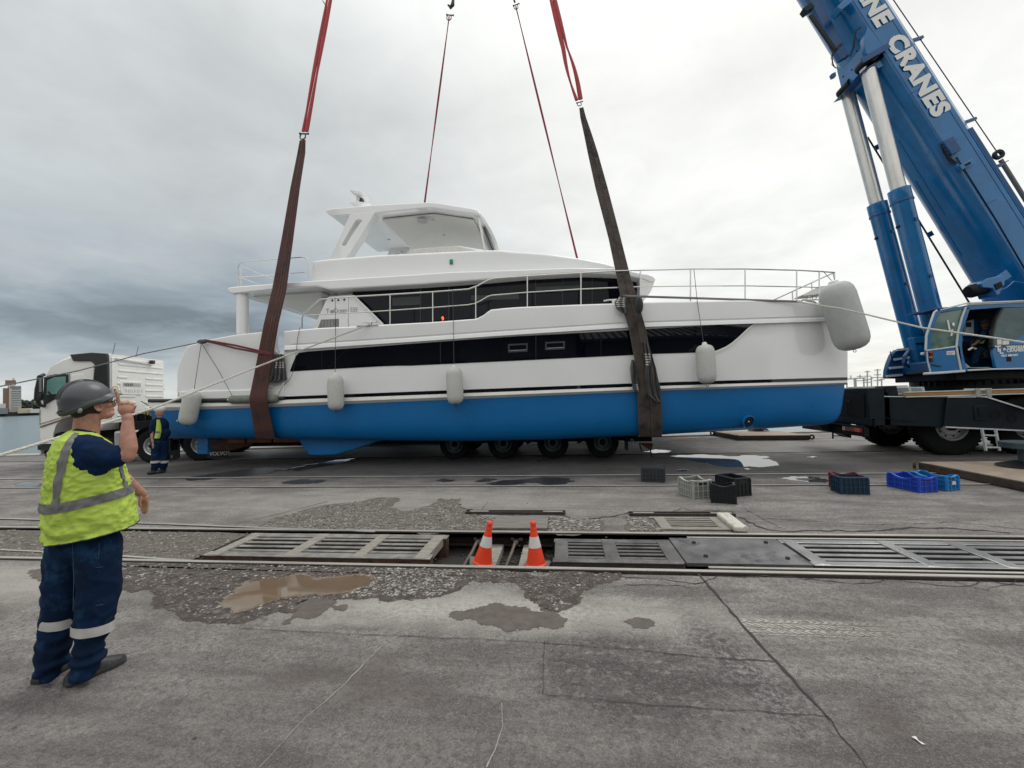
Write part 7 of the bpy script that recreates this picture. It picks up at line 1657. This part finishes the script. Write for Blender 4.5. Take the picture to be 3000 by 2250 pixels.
# helmet
ht_ = R(17); kf = fd * math.cos(ht_) + k * math.sin(ht_); kk_ = k * math.cos(ht_) - fd * math.sin(ht_); HO = P(249, 1171, 0)
def hq(a, b_, c): return HO + kf * a + sd_ * b_ + kk_ * c
rings = []
for i in range(12):
    t_ = -.26 + i / 11 * (math.pi / 2 * .97 + .26); rings.append([hq(.134 * math.cos(t_) * math.cos(a) * (1 + .03 * math.cos(a)), .113 * math.cos(t_) ** .92 * math.sin(a), .124 * math.sin(t_)) for a in [2 * math.pi * j / 40 for j in range(40)]])
dome = MB().loft(rings, True).build('helmet', HELM, man, smooth=60, subsurf=1)
rm_ = MB(); rr = []
for j in range(40):
    a = 2 * math.pi * j / 40; c_ = math.cos(a); ext = .005 + .045 * max(0, c_) ** 2.6; bx, by = .134 * c_ * (1 + .03 * c_), .113 * math.sin(a)
    ux, uy = c_, math.sin(a); dz = -.010 * max(0, c_) - .022 * (1 - max(0, c_))
    rr.append([hq(bx - ux * .004, by - uy * .004, .012), hq(bx + ux * ext, by + uy * ext, -.004 + dz), hq(bx + ux * ext, by + uy * ext, -.010 + dz), hq(bx - ux * .004, by - uy * .004, -.010)])
rr.append(rr[0]); rm_.loft(rr, False); rm_.build('helmet_brim', HELM, dome, smooth=50)
MB().tube([hq(.134 * math.cos(a) * .99 - .006, .117 * math.sin(a), -.022 - .030 * max(0, -math.cos(a))) for a in [R(50) + R(260) * j / 30 for j in range(31)]], [(.016, .005)] * 31, 8, up=kk_).build('helmet_harness', HELM2, dome, smooth=60)
MB().ell(hq(-.075, .097, -.048), (.018, .010, .018), 12, 8).build('harness_knob', mat('knob_grey', (.25, .25, .25), .4), dome)
for b_ in (.02, -.02, 0): MB().tube([hq(.128 * math.cos(t_), b_, .130 * math.sin(t_)) for t_ in [R(12) + R(150) * j / 14 for j in range(15)]], .0035, 6).build('helmet_ridge', HELM, dome)

# vest: sections slung from the shoulders, tilted up towards his belly
VR = [((214, 1258), (283, 1266), .062), ((196, 1265), (296, 1277), .14), ((163, 1287), (322, 1294), .212), ((147, 1316), (342, 1315), .228), ((134, 1365), (360, 1342), .236), ((128, 1416), (369, 1377), .238), ((123.5, 1470), (378, 1413), .238), ((123.5, 1497), (385, 1435), .238), ((124, 1545), (398, 1483), .236), ((128, 1589), (402, 1522), .232)]
tv = [0, .07, .16, .26, .4, .54, .68, .745, .87, 1.0]
def vest(th, t_, off=0.0):
    j = max(i for i in range(len(tv)) if tv[i] <= t_ + 1e-9); j = min(j, len(tv) - 2); q = (t_ - tv[j]) / (tv[j + 1] - tv[j])
    (l0, r0, b0), (l1, r1, b1) = VR[j], VR[j + 1]
    L_ = P(*l0).lerp(P(*l1), q); R_ = P(*r0).lerp(P(*r1), q); b_ = b0 + (b1 - b0) * q
    c = (L_ + R_) / 2; h = (R_ - L_) / 2; cc, ss = math.cos(th), math.sin(th); pw = .82
    cx = math.copysign(abs(cc) ** pw, cc); sx_ = math.copysign(abs(ss) ** pw, ss)
    p = c + h * cx - v * (b_ * sx_)
    nrm = (h.normalized() * cc - v * ss).normalized()
    wr_ = mnoise.noise(Vector((th * 2.2, t_ * 10, 3))) * .009 + mnoise.noise(Vector((th * 4, t_ * 34 + th * 4, 9))) * .005 + (1 - abs(mnoise.noise(Vector((th * 2.4 + t_ * 5, t_ * 15 - th * 3, 5))))) ** 7 * .0065 + (1 - abs(mnoise.noise(Vector((th * 3 - t_ * 7, t_ * 9 + th * 2, 25))))) ** 8 * .005 + mnoise.noise(Vector((th * 7 + t_ * 9, t_ * 9 - th * 3, 1))) * .007
    wr_ *= min(1, t_ * 3)
    fold = .010 * math.sin(t_ * 46 + 3.2 * math.sin(th * 2.3)) * max(0, t_ - .72) * 3.2 * max(0, -math.cos(th) + .45)
    return p + nrm * (wr_ + fold + off)
NV = 150; MVN = 110
mb = MB(); mb.loft([[vest(2 * math.pi * i / NV, j / MVN) for i in range(NV)] for j in range(MVN + 1)], False)
mb.loft([[vest(2 * math.pi * i / NV, 1.0, 0) for i in range(NV)], [vest(2 * math.pi * i / NV, .99, -.02) for i in range(NV)], [vest(2 * math.pi * i / NV, .93, -.03) for i in range(NV)]], False)
vs_ = mb.build('hi_vis_vest', HIVIS, man, smooth=80)
MB().tube([vest(2 * math.pi * i / 90, 1.0, -.001) for i in range(91)], .0045, 6, False).build('hem_binding', BLK, vs_, smooth=80)
MB().loft([[vest(2 * math.pi * i / NV, .68 + .068 * j / 6, .006) for i in range(NV)] for j in range(7)], False).build('waist_band', SILVR, vs_, smooth=80)
def vband(th0, th1, w0, w1, t0, t1, nm):
    rr_ = []
    for j in range(31):
        q = j / 30; t_ = t0 + (t1 - t0) * q; a = th0 + (th1 - th0) * q ** 1.0; w_ = w0 + (w1 - w0) * q
        rr_.append([vest(a + w_ * (i / 5 - .5), t_, .0065) for i in range(6)])
    MB().loft(rr_, False, False).build(nm, SILVR, vs_, smooth=80)
vband(R(112), R(131), R(17), R(12), .05, .74, 'shoulder_band'); vband(R(40), R(36), R(12), R(9), .10, .68, 'shoulder_band'); vband(R(250), R(232), R(18), R(12), .05, .74, 'shoulder_band')
# shirt sleeve
sm_ = MB()
sm_.ell(P(262, 1336, -.165), (.098, .10, .128), 20, 14, (u, v, k)); sm_.ell(P(245, 1312, -.13), (.080, .10, .085), 18, 12, (u, v, k))
chain(sm_, [P(250, 1318, -.16), P(285, 1330, -.20), P(318, 1338, -.245), P(338, 1336, -.268)], [.085, .088, .080, .070], 20)
sm_.ell(P(290, 1370, -.21), (.06, .06, .055), 14, 10, (u, v, k))
def wrk(co, nn): return .009 * mnoise.noise(co * 14) + .005 * mnoise.noise(co * 34)
remesh(sm_, 'shirt_sleeve', NAVS, man, .008, 6, wrk)
MB().tube([P(214, 1262, -.04), P(222, 1258, -.07), P(250, 1262, -.075), P(280, 1268, -.05)], .006, 6).build('collar_binding', NAVS, man)
# trousers
tr_ = MB()
tr_.ell(P(250, 1575, .0), (.165, .16, .16), 22, 14, (u, v, k))
chain(tr_, [P(290, 1600, -.07), P(289, 1660, -.09), P(288, 1720, -.095), P(280, 1790, -.10), P(268, 1850, -.105), P(262, 1885, -.105), P(260, 1925, -.105), P(246, 1950, -.10), P(243, 1966, -.10)], [.118, .112, .104, .094, .082, .074, .080, .072, .062], 22)
chain(tr_, [P(205, 1600, .07), P(198, 1660, .075), P(188, 1720, .075), P(176, 1790, .075), P(166, 1850, .07), P(158, 1900, .07), P(150, 1940, .065), P(144, 1958, .06), P(140, 1972, .055)], [.112, .106, .098, .088, .078, .072, .076, .066, .056], 22)
def wrk2(co, nn):
    z = co.z; s_ = .010 * mnoise.noise(Vector((co.x * 5, co.y * 5, z * 3.5))) + .005 * mnoise.noise(co * 18)
    s_ += .010 * (1 - abs(mnoise.noise(Vector((co.x * 9 + z * 4, co.y * 9, z * 6))))) ** 6
    if z < .42: s_ += .012 * math.sin(z * 62 + 5 * mnoise.noise(co * 6)) * (1 - z / .42)
    return s_
tro = remesh(tr_, 'trousers', NAVY, man, .011, 5, wrk2)
for vv in tro.data.vertices:
    if vv.co.z < .035: vv.co.z = .035
def legband(L_, R_, b_, w, h, nm='knee_band'):
    a0, a1 = P(L_[0], L_[1], w), P(R_[0], R_[1], w); c = (a0 + a1) / 2; hh = (a1 - a0) / 2; rr_ = []
    for j in range(4): rr_.append([c + hh * math.cos(a) * 1.02 - v * (b_ * math.sin(a)) - k * (h * j / 3) + (hh.normalized() * math.cos(a) - v * math.sin(a)) * .004 * mnoise.noise(Vector((a * 2, j, w * 50))) for a in [2 * math.pi * i / 36 for i in range(36)]])
    MB().loft(rr_, False).build(nm, SILVL, tro, smooth=80)
legband((207, 1834), (336, 1810), .103, -.103, .058); legband((113, 1814), (222, 1798), .102, .073, .056)
# pockets stitched on the near leg
PKT = mat('navy_seam', (.03, .07, .14), .9, var=.3, vs=30)
def onleg(px, py): return P(px, py, -.205 + abs(px - 290) / 70 * .045)
for L_ in ([(272, 1664), (324, 1658)], [(272, 1664), (263, 1776)], [(212, 1590), (216, 1700), (214, 1790)], [(291, 1590), (289, 1636), (235, 1641)], [(263, 1776), (305, 1771)]):
    MB().tube([onleg(*q) for q in ropepts([Vector((*q, 0)) for q in L_], 6) and [(q_.x, q_.y) for q_ in ropepts([Vector((*q, 0)) for q in L_], 6)]], .0018, 4).build('seam', PKT, tro)
# shoes
def shoe(heel, toe, lift=0.0):
    h0, t0 = G(*heel), G(*toe); d = (t0 - h0); L_ = .295; d.normalize(); s_ = Vector((-d.y, d.x, 0)); o = h0
    up_ = [(0, .030, .050), (.02, .038, .075), (.06, .042, .095), (.10, .042, .098), (.14, .043, .088), (.18, .048, .072), (.22, .051, .058), (.26, .045, .045), (.285, .030, .034), (.295, .012, .026)]
    root = None; rings = []
    for x, w_, h_ in up_:
        rings.append([o + d * x + s_ * (w_ * math.cos(a)) + k * (.022 + max(0, math.sin(a)) * (h_ - .01)) for a in [math.pi * 2 * i / 20 for i in range(20)]])
    sh = MB().loft(rings).build('shoe', SHOE, man, smooth=60)
    so = [(0, .03), (.015, .041), (.06, .045), (.12, .043), (.18, .050), (.23, .054), (.27, .046), (.295, .028), (.304, .008)]
    rg = [[o + d * (x - .004) + s_ * w_ + k * .028, o + d * (x - .004) - s_ * w_ + k * .028, o + d * (x - .004) - s_ * w_ + k * .002, o + d * (x - .004) + s_ * w_ + k * .002] for x, w_ in so]
    MB().loft(rg).build('sole', SOLE, sh, bevel=.004, smooth=50)
    for i in range(4):
        x = .13 + i * .02; MB().tube([o + d * x + s_ * .022 + k * (.088 - i * .008), o + d * (x + .006) + k * (.100 - i * .009), o + d * x - s_ * .022 + k * (.088 - i * .008)], .003, 5).build('lace', BLK, sh)
shoe((192, 2014), (376, 1929)); shoe((103, 2006), (205, 1948))

# ---- second worker by the tractor's wheel
F2 = Fig((462, 1387)); Q0 = F2.P; Q = lambda x, y, w=0.0: Q0(x, 1192 + (y - 1192) * 1.10, w); u2, v2 = F2.u, F2.v
m2 = thing('person', "second worker in navy overalls and hi-vis vest standing beside the truck wheel under the stern", 'person', (F2.o.x, F2.o.y, 0))
s2 = MB(); s2.ell(Q(468, 1207, 0), (.085, .095, .125), 16, 12); chain(s2, [Q(468, 1216), Q(467, 1228)], [.055, .06])
chain(s2, [Q(447, 1258, -.05), Q(446, 1274, -.08), Q(448, 1286, -.1)], [.045, .036, .030]); s2.ell(Q(449, 1293, -.1), (.035, .03, .05), 10, 8)
for i in range(4): chain(s2, [Q(447 + i * 1.2, 1296, -.1), Q(447 + i * 1.2, 1302, -.11)], [.012, .010], 8)
chain(s2, [Q(452, 1294, -.12), Q(453.5, 1299, -.12)], [.012, .01], 8)
chain(s2, [Q(486, 1262, .05), Q(488, 1284, .0), Q(489, 1292, 0)], [.045, .032, .03]); s2.ell(Q(489, 1297, 0), (.03, .03, .045), 10, 8)
for i in range(4): chain(s2, [Q(487 + i, 1299, 0), Q(487 + i, 1305, 0)], [.011, .009], 8)
remesh(s2, 'body', SKIN, m2, .010, 3)
c2_ = MB(); c2_.ell(Q(467, 1243, 0), (.20, .13, .24), 18, 12, (u2, v2, k)); c2_.ell(Q(467, 1270, 0), (.19, .14, .20), 18, 12, (u2, v2, k)); c2_.ell(Q(482, 1262, -.02), (.13, .13, .14), 14, 10, (u2, v2, k))
chain(c2_, [Q(451, 1232, 0), Q(447, 1248, -.02), Q(446, 1260, -.05)], [.075, .068, .058]); chain(c2_, [Q(483, 1234, 0), Q(486, 1252, .03), Q(487, 1266, .04)], [.075, .066, .056])
chain(c2_, [Q(458, 1285, -.02), Q(456, 1320, -.03), Q(455, 1350, -.04), Q(452, 1358, -.04)], [.12, .095, .085, .075]); chain(c2_, [Q(478, 1285, .02), Q(480, 1320, .02), Q(480, 1348, .02), Q(478, 1355, .02)], [.12, .095, .085, .072])
remesh(c2_, 'overalls', NAVY, m2, .018, 3, lambda co, nn: .012 * mnoise.noise(co * 7))
ve = MB()
ve.loft([[Q(x0 + (x1 - x0) * i / 8, y, -(.155 + .03 * math.sin(i / 8 * math.pi))) for i in range(9)] for y, x0, x1 in ((1226, 459, 468), (1240, 458, 472), (1256, 456, 473), (1270, 453, 470), (1276, 452, 467))], False, False)
ve.loft([[Q(x0 + (x1 - x0) * i / 8, y, (.14)) for i in range(9)] for y, x0, x1 in ((1226, 455, 478), (1276, 452, 482))], False, False)
o = ve.build('hi_vis_vest', HIVIS, m2, smooth=60)
MB().loft([[Q(454.5 + 15 * i / 6, y, -.19) for i in range(7)] for y in (1257, 1262)], False, False).build('vest_band', SILVR, o, smooth=0)
MB().ell(Q(468, 1198, 0), (.115, .125, .10), 18, 12).build('white_helmet', WHT, m2); 
for (x, w) in ((455, -.04), (480, .02)):
    c = Q(x, 1338, w); MB().lathe([(.098, -.03), (.098, .03)], c, (0, 0, 1), 20, False).build('knee_band', SILVL, m2, smooth=60)
    p = Q(x, 1364, w); p.z = 0; MB().ell(p + Vector((-.02, -.06, .05)), (.06, .15, .055), 12, 8).build('shoe', SHOE, m2)
# ---- crane operator in the cab
opx = lambda x, y, Y=11.65: A(x, y, Y)
m3 = thing('person', "crane operator in hi-vis vest seated in the blue cab", 'person', opx(2890, 1040))
s3 = MB(); s3.ell(opx(2886, 950), (.085, .095, .115), 14, 10); chain(s3, [opx(2886, 958), opx(2888, 968)], [.05, .055]); chain(s3, [opx(2868, 998, 11.4), opx(2856, 1008, 11.35)], [.036, .03]); chain(s3, [opx(2888, 968), opx(2890, 990), opx(2868, 998, 11.4)], [.06, .06, .036]); s3.ell(opx(2852, 1010, 11.33), (.045, .03, .028), 10, 8)
for i in range(4): chain(s3, [opx(2850, 1008 + i * 2, 11.33), opx(2846, 1011 + i * 2, 11.33)], [.011, .009], 8)
remesh(s3, 'body', mat('skin_dark', (.10, .055, .035), .5), m3, .010, 3)
c3 = MB(); c3.ell(opx(2893, 995), (.19, .17, .28), 16, 12); chain(c3, [opx(2884, 976, 11.5), opx(2876, 990, 11.42), opx(2868, 998, 11.4)], [.07, .06, .05]); chain(c3, [opx(2892, 1026), opx(2868, 1026, 11.5), opx(2858, 1048, 11.5), opx(2857, 1060, 11.5)], [.11, .085, .07, .06])
remesh(c3, 'overalls', NAVY, m3, .02, 3)
ve = MB(); ve.loft([[opx(x0 + (x1 - x0) * i / 6, y, 11.47) for i in range(7)] for y, x0, x1 in ((970, 2884, 2889), (985, 2880, 2890), (1000, 2872, 2884), (1006, 2870, 2882))], False, False); o = ve.build('hi_vis_vest', HIVIS, m3, smooth=0)
MB().loft([[opx(x0 + (x1 - x0) * i / 3, y, 11.45) for i in range(4)] for y, x0, x1 in ((962, 2902, 2912), (972, 2898, 2910), (975, 2899, 2908))], False, False).build('vest_shoulder', HIVIS, m3, smooth=0)
MB().ell(opx(2886, 943), (.11, .12, .085), 14, 10).build('helmet', INTD, m3)
# ================================================================== FAR SHORE
def farp(px, py, dist):
    d = ray(px, py); dh = math.hypot(d.x, d.y); return EYE + d * (dist / dh)
LAND = mat('far_shore', (.07, .075, .07), .9, var=.4, vs=.05)
mb = MB(); n = 60; rnd = random.Random(3)
pts = [farp(-400 + 1100 * i / n, 1206, 430) for i in range(n + 1)]
mb.loft([[Vector((p.x, p.y, -1.8)), Vector((p.x, p.y, .6)), Vector((p.x * 1.3, p.y * 1.3, 3)), Vector((p.x * 1.3, p.y * 1.3, -1.8))] for p in pts]); setting(mb.build('far_shore', LAND, local=True, smooth=0), label="low dark far bank of the harbour")
def fb_(px0, px1, py0, py1, dist, depth=14): # box with its front facing the lens
    a, b_ = farp(px0, py1, dist), farp(px1, py1, dist); t_ = farp((px0 + px1) / 2, py0, dist); e = (b_ - a); e.z = 0; w = e.length; e.normalize(); nn = Vector((-e.y, e.x, 0))
    return a, e, nn, w, t_.z, depth
def bld(name, px0, px1, py0, py1, m, label, dist=430, depth=14, cat='building'):
    a, e, nn, w, zt, dp = fb_(px0, px1, py0, py1, dist, depth); root = thing(name, label, cat, (a.x, a.y, 0)); c = Vector((a.x, a.y, 0)) + e * w / 2 + nn * dp / 2
    MB().obox(Vector((c.x, c.y, zt / 2)), (w, dp, zt), e, nn).build('wall', m, root, smooth=0); return root, a, e, nn, w, zt
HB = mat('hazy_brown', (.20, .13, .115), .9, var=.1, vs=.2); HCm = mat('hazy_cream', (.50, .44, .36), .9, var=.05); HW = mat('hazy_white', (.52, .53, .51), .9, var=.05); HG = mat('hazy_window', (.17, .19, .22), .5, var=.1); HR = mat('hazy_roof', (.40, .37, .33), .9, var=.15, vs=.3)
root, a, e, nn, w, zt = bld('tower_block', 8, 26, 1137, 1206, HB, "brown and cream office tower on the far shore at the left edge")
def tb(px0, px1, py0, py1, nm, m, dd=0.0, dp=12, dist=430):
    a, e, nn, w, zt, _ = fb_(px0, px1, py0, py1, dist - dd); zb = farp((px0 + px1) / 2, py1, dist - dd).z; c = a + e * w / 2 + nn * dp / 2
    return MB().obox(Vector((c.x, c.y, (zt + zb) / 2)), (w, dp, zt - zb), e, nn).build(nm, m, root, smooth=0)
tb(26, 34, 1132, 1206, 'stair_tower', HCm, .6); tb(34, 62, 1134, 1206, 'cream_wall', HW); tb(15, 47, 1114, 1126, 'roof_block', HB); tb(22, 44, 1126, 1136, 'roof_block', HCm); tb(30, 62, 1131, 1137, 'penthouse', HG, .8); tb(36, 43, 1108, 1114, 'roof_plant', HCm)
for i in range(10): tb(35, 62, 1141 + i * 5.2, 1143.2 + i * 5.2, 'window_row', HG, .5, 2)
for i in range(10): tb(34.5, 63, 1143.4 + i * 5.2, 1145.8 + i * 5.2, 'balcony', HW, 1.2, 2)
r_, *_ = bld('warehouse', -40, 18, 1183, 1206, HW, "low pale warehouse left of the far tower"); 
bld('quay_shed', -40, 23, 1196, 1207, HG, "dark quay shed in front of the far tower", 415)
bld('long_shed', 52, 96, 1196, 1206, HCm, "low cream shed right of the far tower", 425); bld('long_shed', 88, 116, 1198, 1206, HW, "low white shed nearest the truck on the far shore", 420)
FT = mat('far_tree_green', (.045, .06, .05), .9, var=.4, vs=.5); FTR = mat('far_tree_trunk', (.05, .045, .04), .9)
for i, (px, r_, lab) in enumerate(((68, 5.5, "rounded dark tree just right of the far tower"), (76, 4, "smaller dark tree right of the rounded one on the far shore"), (91, 4.5, "dark tree between the far sheds"), (100, 3.5, "small dark tree right of the far sheds"), (108, 4.5, "dark tree nearest the truck on the far shore"))):
    p = farp(px, 1204, 440); root = thing('tree', lab, 'tree', (p.x, p.y, 0)); rnd = random.Random(i)
    mb = MB()
    for j in range(90):
        a, b_, c = [rnd.gauss(0, .45) for _ in range(3)]; q = Vector((p.x + a * r_, p.y + b_ * r_, max(1, 2 + r_ * .75 + c * r_ * .6))); s_ = rnd.uniform(.5, 1.1); mb.ell(q, (s_, s_, s_ * .7), 6, 4)
    mb.build('crown', FT, root, smooth=0); MB().cyl((p.x, p.y, 0), (p.x, p.y, r_ * .7), .4, n=6).build('trunk', FTR, root)
bld('long_shed', 108, 420, 1199, 1206, HG, "long dark shed on the far shore behind the truck", 440)
# ships' masts and gantries far off behind the crane carrier
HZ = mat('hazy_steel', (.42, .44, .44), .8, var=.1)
def mast(px, top, base, label, arms, frame_=False, dist=520):
    b_ = farp(px, base, dist); t_ = farp(px, top, dist); root = thing('harbour_mast' if not frame_ else 'gantry_crane', label, 'mast' if not frame_ else 'gantry', (b_.x, b_.y, b_.z))
    e = Vector((b_.y, -b_.x, 0)).normalized(); S_ = dist / 1250
    if frame_:
        for o_ in (-7, 7): MB().bar(b_ + e * o_ * S_, Vector((b_.x, b_.y, t_.z)) + e * o_ * S_, .9, .9).build('leg', HZ, root, smooth=0)
        MB().bar(t_ - e * 10 * S_, t_ + e * 10 * S_, 1, 1.2).build('beam', HZ, root, smooth=0); MB().bar(t_, t_ + Vector((0, 0, 8 * S_)), .7, .7).build('top_mast', HZ, root, smooth=0)
    else:
        MB().bar(Vector((b_.x, b_.y, b_.z)), t_, 1.1, 1.1).build('mast_pole', HZ, root, smooth=0)
    for y, w in arms:
        q = farp(px, y, dist); MB().bar(q - e * w * S_, q + e * w * S_, .6, .8).build('cross_arm', HZ, root, smooth=0)
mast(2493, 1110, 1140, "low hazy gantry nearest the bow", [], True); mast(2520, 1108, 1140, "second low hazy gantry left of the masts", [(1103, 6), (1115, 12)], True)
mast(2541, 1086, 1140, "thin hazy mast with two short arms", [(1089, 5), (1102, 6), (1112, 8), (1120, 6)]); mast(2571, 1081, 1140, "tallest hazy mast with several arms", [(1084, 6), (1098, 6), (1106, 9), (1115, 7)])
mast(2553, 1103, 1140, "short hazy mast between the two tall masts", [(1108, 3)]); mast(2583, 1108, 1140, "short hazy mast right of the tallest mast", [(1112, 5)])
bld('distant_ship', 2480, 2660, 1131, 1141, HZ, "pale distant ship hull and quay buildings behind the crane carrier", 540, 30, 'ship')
LP = farp(471, 1141, 120); b_ = farp(471, 1200, 120); root = thing('lamp_post', "thin tall lamp post far behind the stern", 'lamp post', (b_.x, b_.y, -1.7)); MB().bar(Vector((b_.x, b_.y, -1.7)), LP, .16, .16).build('post', HZ, root, smooth=0); MB().bar(LP - Vector((.9, 0, 0)), LP + Vector((.9, 0, 0)), .2, .2).build('lamp_head', HZ, root, smooth=0)
MB()
# the harbour sheds on the landward side, behind the viewer: the dark shapes mirrored in the boat's glass
SHW = mat('shed_wall', (.14, .13, .125), .9, var=.25, vs=.3); SHR = mat('shed_roof', (.30, .30, .30), .6, var=.2, vs=.4); SHD = mat('shed_door', (.03, .035, .04), .6)
def shed(x0, x1, y0, h, lab, n):
    root = thing('harbour_shed', lab, 'shed', ((x0 + x1) / 2, y0 - 9, 0))
    MB().box(x0, x1, y0 - 18, y0, 0, h).build('wall', SHW, root, smooth=0)
    MB().prism([(x0 - .5, h), (x1 + .5, h), (x1 + .5, h + .3), (x0 - .5, h + .3)], y0 - 18.5, y0 + 1.2).build('eaves', SHD, root, smooth=0)
    vs = [(x0 - .5, y0 + 1.2, h + .3), (x1 + .5, y0 + 1.2, h + .3), (x1 + .5, y0 - 9, h + 3), (x0 - .5, y0 - 9, h + 3), (x0 - .5, y0 - 19, h + .3), (x1 + .5, y0 - 19, h + .3)]
    rf = MB().add(vs, [(0, 1, 2, 3), (3, 2, 5, 4)]).build('roof', SHR, root, smooth=0); k_ = int((x1 - x0) / .8)
    for i in range(k_): MB().bar((x0 + i * .8, y0 + 1.2, h + .36), (x0 + i * .8, y0 - 9, h + 3.06), .16, .12).build('roof_rib', SHD, rf, smooth=0)
    for i in range(n):
        xc = x0 + (i + .5) * (x1 - x0) / n; MB().box(xc - 2, xc + 2, y0, y0 + .06, 0, h * .7).build('door', SHD, root, smooth=0)
shed(-46, 1.5, -26, 8.5, "long grey shed on the landward side left of the viewer", 5); shed(2.5, 40, -26, 7.2, "ribbed roof shed on the landward side right of the viewer", 4)
# bollards and mooring rings by the edge
for px, lab in ((1745, "small pale mooring ring near the quay edge"),):
    p = G(1942, 1276); o = MB().box(p.x - .2, p.x + .2, p.y, p.y + .05, 0, .1).build('mooring_ring', mat('pale_bracket2', (.3, .3, .29), .6), bevel=.02); tag(o, "small steel bracket on the quay right of the trailer tail", 'bracket')
